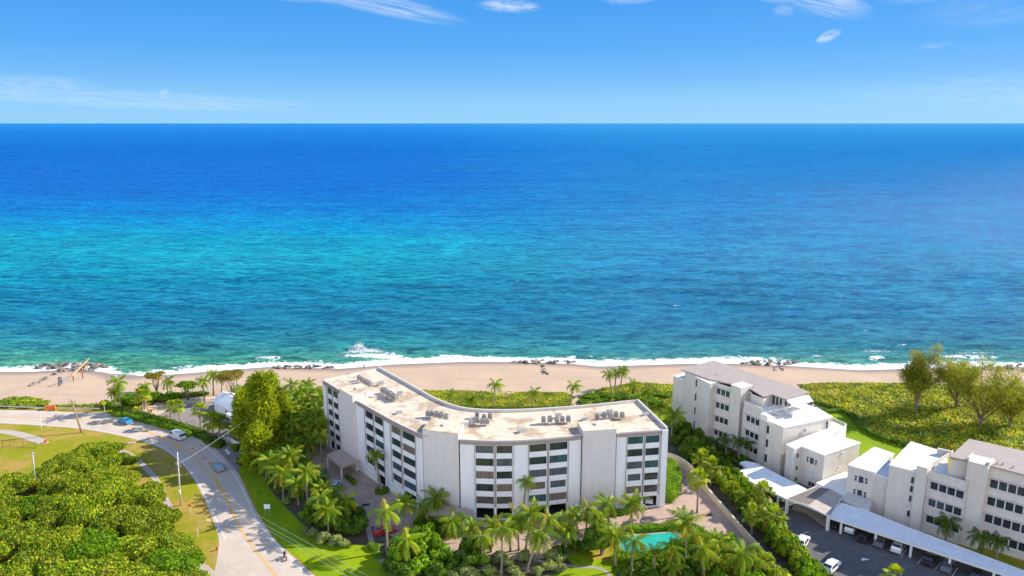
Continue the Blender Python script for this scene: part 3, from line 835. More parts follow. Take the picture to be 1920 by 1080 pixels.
# rooftop equipment
def make_ac():
    r = empty('air_conditioner', (0, 0, 0))
    b = MB(); b.box((0, 0, .95), (.86, .86, 1.05)); c = b.build('casing', M_metal, r)
    l = MB()
    for k in range(7):
        for s_ in (-1, 1):
            l.box((s_ * .44, 0, .55 + k * .13), (.03, .78, .045)); l.box((0, s_ * .44, .55 + k * .13), (.78, .03, .045))
    l.build('louvre', pbr('dark_louvre', (.10, .10, .10), .6), r)
    g = MB(); g.lathe([(.0, 1.50), (.30, 1.52), (.34, 1.48)], n=12); g.build('fan_grille', pbr('dark_louvre', (.1, .1, .1), .6), r)
    f = MB()
    for sx in (-1, 1):
        f.box((sx * .36, 0, .40), (.07, 1.0, .07))
        for sy in (-1, 1): f.box((sx * .36, sy * .40, .17), (.07, .07, .42))
    f.build('stand', M_metal, r)
    return r
def kids(o, _c={}):
    return [c for c in bpy.data.objects if c.parent == o]
KID = {}
def clone(src, loc, rz=0, sc=1, label=None, group=None, cat=None):
    if src.name not in KID:
        KID[src.name] = [(c, [(g, []) for g in kids(c)]) for c in kids(src)]
    r = src.copy(); COL.objects.link(r); r.location = loc; r.rotation_euler = (0, 0, rz)
    r.scale = sc if hasattr(sc, '__len__') else (sc, sc, sc)
    tag(r, label, cat, group)
    for c, gs in KID[src.name]:
        c2 = c.copy(); COL.objects.link(c2); c2.parent = r
        for g, _ in gs:
            g2 = g.copy(); COL.objects.link(g2); g2.parent = c2
    return r
def drop(src):
    for c in kids(src):
        for g in kids(c): bpy.data.objects.remove(g)
        bpy.data.objects.remove(c)
    bpy.data.objects.remove(src)
ACP = make_ac()
ac_rows = [
    ('from the left in the row nearest the roof left end', 'air conditioners in the first roof row', [(674, 713.5), (679, 717), (684, 720.5), (689.5, 723.5), (694.5, 727)], .75),
    ('from the left in the row beside the roof mast', 'air conditioners in the second roof row', [(717.5, 737), (722.5, 740), (728, 743), (732.5, 746), (738, 749), (741.5, 752)], .75),
    ('from the left in the row behind the middle stair tower', 'air conditioners in the third roof row', [(802.5, 782), (809.5, 782), (818.5, 784), (827.5, 785.5), (836.5, 788)], 1.45),
    ('of the middle clump on the curved roof, counted from back left', 'air conditioners in the middle clump', [(894.5, 783), (907.5, 789), (918.5, 787.5), (904.5, 797), (913.5, 797), (894.5, 795)], 0),
    ('from the left in the row over the middle windows', 'air conditioners in the fifth roof row', [(1019, 794), (1031, 793.5), (1044, 794), (1054.5, 792.5), (1065.5, 793)], 0),
    ('from the left in the row behind the right stair tower', 'air conditioners in the sixth roof row', [(1119.5, 788), (1133, 785.5), (1145, 787), (1155, 784), (1166.5, 785.5)], 0)]
for lab, grp, pts, rz in ac_rows:
    for i, p in enumerate(pts):
        clone(ACP, (*at(*p, ZR), ZR - .06), rz + random.uniform(-.06, .06), random.uniform(.95, 1.12), ('first', 'second', 'third', 'fourth', 'fifth', 'sixth')[i] + ' air conditioner ' + lab, grp, 'air conditioner')
drop(ACP)
# roof odds: vents, pipes and curbs
for i, (p, d, lab) in enumerate([((653, 703), (1.0, .7, .5), 'small grey roof vent box near the left roof corner'), ((714, 722), (1.2, .9, .9), 'grey roof vent box right of the first row of air conditioners'),
                                  ((750, 741), (1.1, .8, 1.0), 'roof vent box at the end of the second row of air conditioners'), ((748, 775), (1.3, 1.0, .5), 'low round-topped roof vent on the left wing of the roof'),
                                  ((884, 794), (1.0, .9, 1.3), 'tan box beside the middle clump of air conditioners'), ((872, 801), (1.2, .8, .9), 'pale cylinder vent behind the middle stair tower'),
                                  ((1047, 783), (1.1, .8, 1.0), 'tan box behind the fifth row of air conditioners'), ((1143, 776), (1.1, .8, 1.0), 'tan box behind the sixth row of air conditioners'),
                                  ((979, 810), (1.5, 1.1, .6), 'low roof vent in front of the brown stained roof patch'), ((1096, 787), (1.1, .7, .5), 'small vent left of the sixth row of air conditioners'),
                                  ((1211, 778), (1.3, .8, .5), 'white vent box near the right roof edge')]):
    x, y = at(*p, ZR)
    r = empty('roof_vent', (x, y, ZR - .06), 0, lab, 'roof vent')
    b = MB(); b.box((0, 0, d[2] * .42), (d[0], d[1], d[2] * .84), .4); b.build('curb', M_cope, r)
    b = MB(); b.box((0, 0, d[2] * .92), (d[0] * 1.15, d[1] * 1.15, d[2] * .16), .4); b.build('cap', M_metal, r)
x, y = at(700, 744, ZR)
r = empty('roof_mast', (x, y, ZR - .06), 0, 'thin white antenna mast between two rows of air conditioners', 'antenna')
b = MB(); b.tube([(0, 0, 0), (0, 0, 2.6)], .06); b.box((0, 0, 2.3), (.9, .08, .08)); b.build('mast', M_rail, r)
b = MB(); b.box((0, 0, .15), (1.4, 1.0, .3)); b.build('base', M_cope, r)
sk = MB()
for p in [(826, 802), (843, 804)]:
    x, y = at(*p, ZR); sk.box((x, y, ZR + .05), (1.6, 1.3, .25), .5)
for (q, lab) in (((826, 802), 'left of two low skylights behind the middle stair tower'), ((843, 804), 'right of two low skylights behind the middle stair tower')):
    x, y = at(*q, ZR); r = empty('skylight', (x, y, ZR - .06), 0, lab, 'skylight')
    b = MB(); b.box((0, 0, .12), (1.7, 1.3, .24), .4); b.build('curb', M_rail, r)
    b = MB(); b.box((0, 0, .27), (1.4, 1.0, .06), .4); b.build('pane', G_grey, r)

# ================================================================ stepped beige building on the right
B_ROOT = empty('stepped_building', (60, 170, 0), 0, 'stepped beige four-storey building with grey sloping roof left of the palms and white terraces', 'apartment building', world=True)
def V2(p): return Vector((p[0], p[1]))
def block(root, poly, z0, z1, name, mat, roofmat, over=.25, thick=.28, rname='roof', ops=None):
    """poly: plan, front-left first, going left to right along the front, then the back"""
    w_ = MB(); n_ = len(poly)
    area = sum(poly[i][0] * poly[(i + 1) % n_][1] - poly[(i + 1) % n_][0] * poly[i][1] for i in range(n_))
    P = poly if area > 0 else poly[::-1]
    for i in range(n_):
        W = Wall(P[i], P[(i + 1) % n_])
        W.skin(w_, z0, z1 - thick, [o[1:] for o in (ops or []) if o[0] == i])
    o = w_.build(name, mat, root, fix=False)
    if roofmat:
        c = sum((V2(p) for p in P), Vector((0, 0))) / n_
        r_ = MB()
        pts = []
        for i in range(n_):
            a, b, d = V2(P[i - 1]), V2(P[i]), V2(P[(i + 1) % n_])
            e1 = (b - a).normalized(); e2 = (d - b).normalized()
            m1 = Vector((e1.y, -e1.x)); m2 = Vector((e2.y, -e2.x))
            k = (m1 + m2); k = k / max(.3, k.dot(m1))
            pts.append(tuple(b + k * over))
        r_.prism(pts, z1 - thick, z1, True, True)
        r_.build(rname, roofmat, root)
    return o
def drainpipe(root, p, z0, z1):
    d = MB(); d.tube([(p[0], p[1], z0), (p[0], p[1], z1)], .07, 6); d.build('drainpipe', M_rail, root)
def trio(W, root, u, z0, h=1.6, w_=1.1, gm=G_dark):
    W.window(root, u - w_ / 2, u + w_ / 2, z0, z0 + h, M_wframe, gm, 1, depth=-.03)
    for s_ in (-1, 1):
        c = u + s_ * (w_ / 2 + .5)
        W.window(root, c - .28, c + .28, z0 + .1, z0 + h - .1, M_wframe, gm, 1, depth=-.03, trans=(z0 + h / 2,))
# footprint pieces (world metres)
BA = [(46.0, 189.0), (50.0, 178.8)]                       # left slab pair
sdir = Vector((.84, .54)).normalized()
def back(p, k): return tuple(V2(p) + sdir * k)
# main body under the long grey roof
F1, F2 = (47.4, 188.6), (65.2, 168.4)
body = [F1, (53.4, 180.8), (62.0, 171.4), F2, back(F2, 8.8), back(F1, 8.0)]
ax = (V2((61.0, 172.2)) - V2((51.8, 183.0)))
roofB = [at(1276, 692, 16), at(1474, 748, 16), at(1519, 734.5, 16), at(1338, 675.5, 16)]
bb = [tuple(V2(roofB[0]) + Vector((.9, .2))), tuple(V2(roofB[1]) + Vector((-.4, .9))), tuple(V2(roofB[2]) + Vector((-1.0, .2))), tuple(V2(roofB[3]) + Vector((0, -1.2)))]
# recessed wing walls with window bays
def bay(root, P, Q, z_top, wall_mat, rows, n_win, u0, u1, wh=1.75, depth_back=6, shade=True, zt0=None, gm=G_dark, parapet=0):
    W = Wall(P, Q); mb = MB(); ops = []
    for zt in rows: ops.append((u0, u1, zt - wh, zt))
    W.skin(mb, 0, z_top, ops, depth=.35)
    mb.build('bay_wall', wall_mat, root, fix=False)
    for r_, zt in enumerate(rows):
        if zt - wh < .1: continue
        wd = (u1 - u0) / n_win
        for k in range(n_win):
            W.window(root, u0 + wd * k + .02, u0 + wd * (k + 1) - .02, zt - wh, zt, M_wframe, gm, 1, depth=.22, fw=.09)
        s_ = MB(); W.box(s_, u0 - .15, u1 + .15, zt + .12, zt + .24, .003, .55); s_.build('sun_shade', M_cope, root)
        s_ = MB(); W.box(s_, u0 - .1, u1 + .1, zt - wh - .12, zt - wh - .03, .003, .14); s_.build('sill', M_wframe, root)
    return W
ROWS_B = [14.5, 10.8, 7.1, 3.4]
# left slab (with slit windows)
S1 = Wall((46.0, 189.0), (50.0, 178.8))
def slab(root, P, Q, z, k, slits=None, dirv=None, mat=M_beige, cap=None, rows=None, name='wall_slab'):
    dv = (dirv or sdir); n_ = [tuple(P), tuple(Q), tuple(V2(Q) + dv * k), tuple(V2(P) + dv * k)]
    W = Wall(P, Q); mb = MB(); ops = []
    if slits:
        for zt in rows: ops.append((slits - .35, slits + .35, max(.3, zt - 2.0), zt))
    W.skin(mb, 0, z, ops, depth=.3)
    for a, b in ((n_[1], n_[2]), (n_[2], n_[3]), (n_[3], n_[0])): Wall(a, b).skin(mb, 0, z)
    mb.build(name, mat, root, fix=False)
    c = MB(); cc = sum((V2(p) for p in n_), Vector((0, 0))) / 4
    c.prism([tuple(cc + (V2(p) - cc) * 1.02) for p in n_], z, z + .12, True, True); c.build('slab_cap', cap or M_beige, root)
    for o in ops: W.window(root, *o[:4], M_frame, G_dark, 1, depth=.2, fw=.05)
    return W
slab(B_ROOT, (46.0, 189.0), (50.0, 178.8), 15.6, 4.5, 5.2, rows=[15.0, 11.2, 7.4, 3.6])
# low stair block on the far left
P0 = at(1263, 703, 13.4); P1 = at(1284, 712, 13.4)
block(B_ROOT, [P0, (46.2, 189.4), back((46.2, 189.4), 7), back(P0, 6)], 0, 13.2, 'stair_block', M_beige, M_roofp, .05)
# body
bp_ = [bb[0], (51.0, 181.6), (59.6, 169.9), bb[1], bb[2], bb[3]]
d_ = Vector((2.7, -3.4)).normalized()
W1 = bay(B_ROOT, tuple(V2((51.9, 179.8)) - d_ * .9), tuple(V2((54.6, 176.4)) + d_ * .5), 15.7, M_beige, ROWS_B, 3, .9, 5.0)
slab(B_ROOT, at(1370.5, 720.5, 16.6), at(1389.5, 728, 16.6), 16.45, 4.2, None, rows=[])
d_ = Vector((.465, -.885))
Pb2 = tuple(V2((57.1, 171.1)) - d_ * 1.0); Qb2 = tuple(V2((59.2, 167.1)) + d_ * .3)
W2 = bay(B_ROOT, Pb2, Qb2, 13.0, M_beige, ROWS_B[1:], 3, .9, 5.3)
SQ = at(1469, 801.5, 12)
sideB = (V2(at(1559.6, 781, 12)) - V2(SQ)).normalized()
slab(B_ROOT, tuple(V2(Qb2) - sideB * .5), (59.5, 164.0), 12.3, 4, None, rows=[], dirv=sideB)
slab(B_ROOT, (59.6, 163.8), SQ, 11.75, 4.5, .45, rows=[11.0, 7.6, 3.8], dirv=sideB)
# solid mass behind the bays (upper storeys under the grey roof)
core = [tuple(V2((46.4, 189.4)) + sdir), tuple(V2((50.4, 179.6)) + sdir * 2), tuple(V2(W1.P) + sdir * .7), tuple(V2(W1.Q) + sdir * .7), (58.6, 175.3), at(1411, 757, 13), at(1431, 765, 13), at(1447, 757, 13), at(1467, 764, 13), bb[2], bb[3]]
block(B_ROOT, core, 0, 15.72, 'wall', M_beige, None)
rb = MB(); rb.prism([roofB[0], at(1330, 711, 16), at(1341, 713, 16), at(1372, 720, 16), at(1404, 727, 16), at(1431, 743.5, 16), at(1447, 739, 16), roofB[1], roofB[2], roofB[3]], 15.72, 16.0, True, True)
rb.build('roof', M_roofg, B_ROOT)
Wc = Wall(at(1447, 757, 13), at(1467, 764, 13))
for k in range(3): Wc.window(B_ROOT, .1 + k * Wc.L / 3, (k + 1) * Wc.L / 3 - .05, 13.05, 15.3, M_wframe, G_dark, 1, depth=-.03)
Wc = Wall(at(1467, 764, 13), bb[2])
for k in range(3): Wc.window(B_ROOT, .4 + k * 1.2, 1.4 + k * 1.2, 13.05, 15.2, M_wframe, G_dark, 1, depth=-.03)
Wc = Wall((58.6, 175.3), at(1411, 757, 13))
Wc.window(B_ROOT, Wc.L * .35, Wc.L * .35 + .8, 13.05, 15.1, M_wframe, G_dark, 1, depth=-.03)
# terrace levels stepping down to the right
U12 = [(59.7, 164.1), SQ, at(1559.6, 781, 12), at(1527, 767, 12)]
block(B_ROOT, [tuple(V2(Pb2) + sdir * .6), tuple(V2(Qb2) + sdir * .6), at(1442, 771, 13), at(1467, 765.5, 13), at(1486, 777, 13), at(1527, 766, 13), bb[2], (62, 176)], 0, 13.0, 'terrace_block', M_beige, M_carp, .0)
block(B_ROOT, [tuple(V2(U12[0]) + sideB * .5), tuple(V2(SQ) + Vector((.1, .2))), U12[2], at(1530, 764, 12), at(1450, 768, 12)], 0, 12.04, 'terrace_block', M_beige, M_roofp, .2)
sk_ = MB(); x_, y_ = at(1436, 780, 13); sk_.box((x_, y_, 12.7), (1.4, 2.2, 1.4), .5); sk_.build('roof_box', M_rail, B_ROOT)
aw = MB()
a0, a1 = at3(1474, 750, 15.6), at3(1516, 740, 15.6); a2_, a3_ = at3(1525, 752, 14.6), at3(1488, 763, 14.6)
aw.face([a0, a3_, a2_, a1]); aw.face([p + Vector((0, 0, -.06)) for p in (a0, a1, a2_, a3_)])
AW = aw.build('awning', pbr('white_awning', (.80, .79, .76), .8), B_ROOT)
ap = MB()
for p in (a2_, a3_): ap.tube([(p.x, p.y, 12.9), (p.x, p.y, p.z)], .05, 6)
ap.build('awning_post', M_rail, B_ROOT)
pr_ = MB()
for pts, zb, zt in ([(tuple(V2(Pb2) + sdir * .1), tuple(V2(Qb2) + sdir * .1)), 13.02, 14.0], [(at(1442, 771, 13), at(1467, 765.5, 13), at(1486, 777, 13), at(1527, 766, 13)), 13.02, 13.95]):
    for a, b in zip(pts, pts[1:]):
        W = Wall(a, b)
        W.box(pr_, 0, W.L, zt - .08, zt, -.06, 0); W.box(pr_, 0, W.L, zb, zb + .12, -.08, .0)
        for k in range(int(W.L / .35) + 1): W.box(pr_, k * .35, k * .35 + .05, zb + .12, zt - .08, -.05, 0)
pr_.build('terrace_railing', M_rail, B_ROOT)
pl = MB(); W = Wall(Pb2, tuple(Qb2)); W.box(pl, 0, W.L, 12.9, 13.85, -.22, -.1)
pl.build('terrace_parapet', M_beige, B_ROOT)
# lowest cube with white roof
B3 = [at(1475, 833, 9), at(1489.5, 840.5, 9), at(1502.5, 835.5, 9), at(1545.2, 852.6, 9), at(1612.8, 829.5, 9), at(1541.5, 807, 9)]
body3 = block(B_ROOT, B3, 0, 9.0, 'wall', M_beige, M_roofp, .12)
W = Wall(B3[2], B3[3])
trio(W, B_ROOT, W.L * .52, 5.7); trio(W, B_ROOT, W.L * .52, 2.6, gm=G_wht)
W.window(B_ROOT, W.L * .45, W.L * .45 + 1.6, .3, 1.6, M_wframe, G_dark, 2, depth=-.03)
W = Wall(B3[1], B3[2])
for zz in (6.4, 3.4, .7): W.window(B_ROOT, W.L * .45, W.L * .45 + .55, zz, zz + .9, M_frame, G_dark, 1, depth=-.03)
W = Wall(SQ, U12[2])
W.window(B_ROOT, W.L * .42, W.L * .42 + .8, 9.7, 10.5, M_wframe, G_grey, 1, depth=-.03); W.window(B_ROOT, W.L - 1.9, W.L - 1.0, 9.1, 11.2, M_wframe, G_dark, 1, depth=-.03)
W = Wall(B3[3], B3[4])
for u, z_ in ((W.L * .5, 7.8), (W.L * .45, 4.5)):
    l = MB(); W.box(l, u - .12, u + .12, z_, z_ + .3, 0.003, .35); l.build('wall_lamp', M_rail, B_ROOT)
tb = MB()
PT = [at(1542, 781, 9), at(1563, 791, 9), at(1586, 800, 9), at(1572, 812, 9)]
block(B_ROOT, [at(1541.5, 808, 9), at(1572, 817, 9), at(1587, 802, 9), at(1560, 790, 9)], 0, 9.02, 'balcony_slab', M_beige, M_roofp, .0)
pr_ = MB()
for a, b in ((at(1572, 817, 9), at(1587, 802, 9)), (at(1587, 802, 9), at(1560, 790, 9))):
    W = Wall(a, b); W.box(pr_, 0, W.L, 9.95, 10.05, -.06, 0)
    for k in range(int(W.L / .3) + 1): W.box(pr_, k * .3, k * .3 + .05, 9.03, 9.95, -.05, 0)
pr_.build('balcony_railing', M_rail, B_ROOT)
drainpipe(B_ROOT, tuple(V2(B3[1]) + Vector((-.15, -.1))), 0, 8.7); drainpipe(B_ROOT, tuple(V2(B3[3]) + Vector((.05, -.12))), 0, 8.7)
drainpipe(B_ROOT, tuple(V2(B3[3]) + Vector((.5, .15))), 0, 8.7); drainpipe(B_ROOT, (Pb2[0] - .1, Pb2[1] - .15), 0, 12)
rv = MB()
for p in [(1385, 719), (1403, 722), (1413, 727), (1344, 703)]:
    x, y = at(*p, 16); rv.tube([(x, y, 16), (x, y, 16.5)], .13, 8)
rv.build('roof_pipe', M_metal, B_ROOT)
# podium terrace between the two buildings
pod = MB(); pod.prism([at(1530, 905, 3.2), at(1592, 933, 3.2), at(1600, 893, 3.2), at(1585, 884, 3.2)], 0, 3.2)
tag(pod.build('podium_terrace', M_roofp), 'low white walled terrace between the beige cube and the next building', 'terrace')

# ================================================================ beige building on the far right
C_ROOT = empty('beige_building', (88, 135, 0), 0, 'beige building cut by the right picture edge with grey roof and rows of square windows', 'apartment building', world=True)
def blk(pxs, z, name='wall', roof=M_roofp, z0=0, over=.12):
    return block(C_ROOT, [at(x, y, z) for x, y in pxs], z0, z, name, M_beige, roof, over)
C1 = [(1591, 871), (1643.7, 886), (1676, 850), (1640, 838)]
blk(C1, 9.5)
W = Wall(at(*C1[0], 9.5), at(*C1[1], 9.5))
trio(W, C_ROOT, W.L * .50, 6.2); trio(W, C_ROOT, W.L * .50, 3.1)
blk([(1641, 888), (1670, 897), (1682, 868), (1655, 862)], 9.2)
C2 = [(1668.5, 871), (1720, 884), (1775, 849), (1708.7, 828)]
blk(C2, 12.5)
W = Wall(at(*C2[0], 12.5), at(*C2[1], 12.5))
for zt in (11.2, 9.3, 7.2, 3.9): W.window(C_ROOT, W.L - .95, W.L - .3, zt - 1.5, zt, M_wframe, G_green if zt > 11 else G_dark, 1, depth=-.03)
cdir = (V2(at(*C1[3], 9.5)) - V2(at(*C1[0], 9.5))).normalized()
slab(C_ROOT, at(1719, 874, 13.8), at(1739, 879.5, 13.8), 13.8, 2.6, None, dirv=cdir, rows=[])
axc = Vector((math.cos(R(-43)), math.sin(R(-43))))
pc = V2(at(1741, 899, 11.3))
sp = V2(at(1815, 865, 17.2)); sq = V2(at(1853, 875, 17.2)); qc = V2(at(1812, 921.5, 11.3))
Wb1 = bay(C_ROOT, tuple(pc), tuple(qc), 13.1, M_beige, [11.2, 7.6, 4.0], 4, .35, (qc - pc).length - .3, wh=1.8)
slab(C_ROOT, tuple(sp), tuple(sq), 17.2, 4.0, None, dirv=cdir, rows=[])
pe = V2(at(1851, 895, 14.3))
qe = pe + axc * 16
Wb2 = bay(C_ROOT, tuple(pe), tuple(qe), 16.6, M_beige, [14.3, 10.7, 7.1, 3.5], 10, .45, 15.2, wh=1.95)
mainr = [V2(at(1781, 856, 17)), V2(at(1817.5, 822.5, 17))]
dd = axc
mp = [tuple(sp + cdir * 1.4), tuple(pe), tuple(qe), tuple(qe + cdir * 13), tuple(mainr[1]), tuple(mainr[0])]
block(C_ROOT, [tuple(mainr[0] + Vector((.4, .2))), tuple(sp + cdir * 1.9), tuple(pe + cdir * .6), tuple(qe + cdir * .6), tuple(qe + cdir * 12), tuple(mainr[1] + Vector((-.2, -.5)))], 0, 16.7, 'wall', M_beige, None)
rb = MB(); rb.prism([tuple(mainr[0]), tuple(sp + cdir * 1.0), tuple(pe - cdir * .5), tuple(qe - cdir * .5 + axc), tuple(qe + cdir * 12.5), tuple(mainr[1])], 16.7, 17.0, True, True)
rb.build('roof', M_roofg, C_ROOT)
block(C_ROOT, [tuple(pc + cdir * .6), tuple(qc + cdir * .6), tuple(mainr[0] + cdir * 1.0), tuple(V2(at(*C2[2], 12.5)))], 0, 12.7, 'terrace_block', M_beige, M_roofp, .0)
pr_ = MB()
for a, b in ((tuple(pc), tuple(qc)),):
    W = Wall(a, b); W.box(pr_, 0, W.L, 13.1, 13.3, -.2, .04)
W = Wall(at(1746, 872, 13.4), at(1788, 846, 13.4)); W.box(pr_, 0, W.L, 12.6, 13.6, -.2, 0)
W = Wall(at(1757, 844, 13.4), at(1783, 850, 13.4)); W.box(pr_, 0, W.L, 12.4, 13.8, -.5, 0)
pr_.build('terrace_parapet', M_beige, C_ROOT)
fn = MB()
for s_ in (0, 1):
    a = (sp if s_ == 0 else sq)
    W = Wall(tuple(a), tuple(a + cdir * 2.6)); W.box(fn, 0, W.L, 17.3, 18.1, -.15, .15)
fn.build('roof_fin', M_beige, C_ROOT)
rv = MB()
for p in [(1869, 871), (1880, 871.5), (1900, 877)]:
    x, y = at(*p, 17); rv.tube([(x, y, 17), (x, y, 17.5)], .16, 8)
rv.build('roof_pipe', M_metal, C_ROOT)
drainpipe(C_ROOT, tuple(V2(at(*C1[1], 9.5)) + Vector((-.1, -.15))), 0, 9.2); drainpipe(C_ROOT, tuple(pc + Vector((-.2, -.25))), 0, 13)
x, y = at(1802, 884, 12.9)
r = empty('air_conditioner', (x, y, 12.7), 0, 'dark air conditioner alone on the terrace beside the tall slab', 'air conditioner')
b = MB(); b.box((0, 0, .5), (1.2, .8, 1.0), -.7); b.build('casing', pbr('dark_louvre', (.1, .1, .1), .6), r); b = MB(); b.box((0, 0, 1.03), (1.0, .6, .06), -.7); b.build('fan_grille', M_metal, r)
# entrance steps block at the foot of the first cube
st = MB(); st.prism([at(1579, 934, 3.4), at(1629, 957, 3.4), at(1636, 940, 3.4), at(1594, 920, 3.4)], 0, 3.4)
tag(st.build('entrance_block', M_cope), 'low pale flat-roofed entrance block below the trio windows on the right', 'entrance')

# ================================================================ carports
def carport(name, label, px, z, posts, mat, front_idx=(0, 3)):
    P = [at(x, y, z) for x, y in px]
    c = sum((V2(p) for p in P), Vector((0, 0))) / len(P)
    r = empty(name, (c.x, c.y, 0), 0, label, 'carport', world=True)
    a = MB(); a.prism(P, z - .14, z, True, True); a.build('roof', mat, r)
    f = MB()
    for i in range(len(P)):
        p, q = P[i], P[(i + 1) % len(P)]
        W = Wall(p, q); W.box(f, 0, W.L, z - .42, z + .05, -.09, .06)
    f.build('fascia', M_rail, r)
    for (x, y) in posts:
        q = at(x, y, 0) if (x, y) is not None else None
        m = MB(); m.box((q[0], q[1], (z - .2) / 2), (.42, .42, z - .2), -.75); m.build('post', M_rail, r)
    return r, P
def along(px0, px1, z, ts, back_=.5):
    a, b = V2(at(*px0, z)), V2(at(*px1, z)); n_ = Vector((-(b - a).y, (b - a).x)).normalized()
    return [tuple(a + (b - a) * t + n_ * back_) for t in ts]
def carport2(name, label, px, z, front, ts, mat, backedge=None, tb=()):
    P = [at(x, y, z) for x, y in px]
    c = sum((V2(p) for p in P), Vector((0, 0))) / len(P)
    r = empty(name, (c.x, c.y, 0), 0, label, 'carport', world=True)
    a = MB(); a.prism(P, z - .14, z, True, True); a.build('roof', mat, r)
    f = MB()
    ar = sum(P[i][0] * P[(i + 1) % len(P)][1] - P[(i + 1) % len(P)][0] * P[i][1] for i in range(len(P)))
    Q = P if ar > 0 else P[::-1]
    for i in range(len(Q)):
        W = Wall(Q[i], Q[(i + 1) % len(Q)]); W.box(f, 0, W.L, z - .40, z + .05, -.06, .05)
    f.build('fascia', M_rail, r)
    for q in along(*front, z, ts):
        m = MB(); m.box((q[0], q[1], (z - .15) / 2), (.40, .40, z - .15), -.75); m.build('post', M_rail, r)
    if backedge:
        for q in along(*backedge, z, tb, -.6):
            m = MB(); m.box((q[0], q[1], (z - .15) / 2), (.25, .25, z - .15), -.75); m.build('post', M_rail, r)
    return r
carport2('carport', 'white flat-roofed carport left of the gabled entrance roof, beside the tall hedge', [(1376, 887.5), (1473.5, 935), (1512.5, 917), (1417, 868.5), (1398, 864.5), (1387, 867.5), (1400, 876.5)], 3.0, ((1376, 887.5), (1473.5, 935)), (.06, .30, .84), M_carp, ((1417, 868.5), (1512, 917)), (.1, .5, .9))
carport2('carport', 'long white flat-roofed carport running out of the picture at bottom right', [(1554, 969), (1925, 1090), (2060, 1135), (2080, 1105), (1925, 1072), (1690, 984), (1632, 960), (1577, 943)], 3.0, ((1554, 969), (2060, 1135)), (.055, .205, .35, .50, .66, .8), M_carp, ((1577, 943), (1925, 1072)), (.05, .3, .6, .9))
# gabled porte-cochere between them
p0, p1, p2, p3 = (at3(1473, 936, 3.3), at3(1556, 969, 3.3), at3(1581, 930, 3.3), at3(1532, 912, 3.3))
m01, m23 = (p0 + p1) / 2 + Vector((0, 0, .45)), (p2 + p3) / 2 + Vector((0, 0, .45))
r = empty('gabled_entrance_roof', ((p0 + p2) / 2).to_tuple()[:2] + (0,), 0, 'low gabled brown roof over the drive between the two white carports', 'entrance roof', world=True)
a = MB(); a.face([p0, m01, m23, p3]); a.face([m01, p1, p2, m23]); a.face([p0, p3, m23, m01][::1]); a.face([p0, p1, m01]); a.face([p3, m23, p2])
for q in (a,): pass
a.v = [tuple(v) for v in a.v]
a.build('roof', pbr('brown_gable_roof', (.42, .35, .31), .85, var=.12, vscale=.8), r, fix=False)
f = MB(); f.beam(p0, m01, .12, .35); f.beam(m01, p1, .12, .35); f.beam(p1, p2, .12, .3); f.beam(p2, p3, .12, .3); f.beam(p3, p0, .12, .3); f.build('fascia', M_rail, r)
for q in (p0, p1, p2, p3):
    c = ((p0 + p2) / 2); s_ = q + (c - q) * .07
    m = MB(); m.box((s_.x, s_.y, 1.55), (.55, .55, 3.1), -.75); m.build('column', M_rail, r)
sheet('entrance_paving', [(1484, 955), (1510, 962), (1545, 988), (1562, 990), (1590, 960), (1530, 925), (1500, 935)], .06, M_walk, 2)
for a_, b_ in [((1582, 958), (1576, 965)), ((1613, 999), (1606, 1009)), ((1641, 1013), (1634, 1023)), ((1700, 1030), (1688, 1046)), ((1732, 1043), (1719, 1059)), ((1795, 1066), (1784, 1082)), ((1765, 1054), (1752, 1070))]:
    ribbon('bay_marking', [a_, b_], .14, .055, M_white, smooth=0)
ribbon('bay_marking', [(1499, 1002), (1518, 997)], .14, .055, M_white, smooth=0)
mb = MB()
for pts in ([(1616, 1050), (1618, 1046), (1630, 1049), (1630, 1045), (1624, 1044), (1617, 1046), (1614, 1049)],):
    pass
sheet('arrow_marking', [(1614, 1050.5), (1617, 1046), (1624, 1047.5), (1630, 1049.5), (1629, 1051), (1623, 1050), (1620, 1052)], .055, M_white)

# curved beige garden wall
gw = empty('garden_wall', (*at(1300, 890), 0), 0, 'curved beige wall between the paved drive and the tall hedge', 'garden wall', world=True)
mb = MB()
GW = smooth_poly([at(x, y) for x, y in [(1238, 866), (1258, 870), (1277, 879), (1292, 891), (1303, 903), (1320, 920), (1345, 949), (1372, 980), (1400, 1012), (1440, 1057), (1480, 1105)]], 4, False)
for i in range(len(GW) - 1):
    t = i / (len(GW) - 1)
    h = 2.6 if t < .36 else (2.6 - (t - .36) / .1 * 1.2 if t < .46 else 1.4)
    h2 = 2.6 if (i + 1) / (len(GW) - 1) < .36 else (2.6 - ((i + 1) / (len(GW) - 1) - .36) / .1 * 1.2 if (i + 1) / (len(GW) - 1) < .46 else 1.4)
    a, b = V2(GW[i]), V2(GW[i + 1]); n_ = Vector((-(b - a).y, (b - a).x)).normalized() * .4
    ra, rb_ = (*a, 0), (*b, 0)
    P8 = [(*a, 0), (*b, 0), (*(b + n_), 0), (*(a + n_), 0), (*a, h), (*b, h2), (*(b + n_), h2), (*(a + n_), h)]
    for f_ in ((4, 5, 6, 7), (0, 1, 5, 4), (2, 3, 7, 6)): mb.face([P8[k] for k in f_])
mb.build('wall', pbr('sand_stucco', (.62, .50, .37), .85, var=.06), gw)

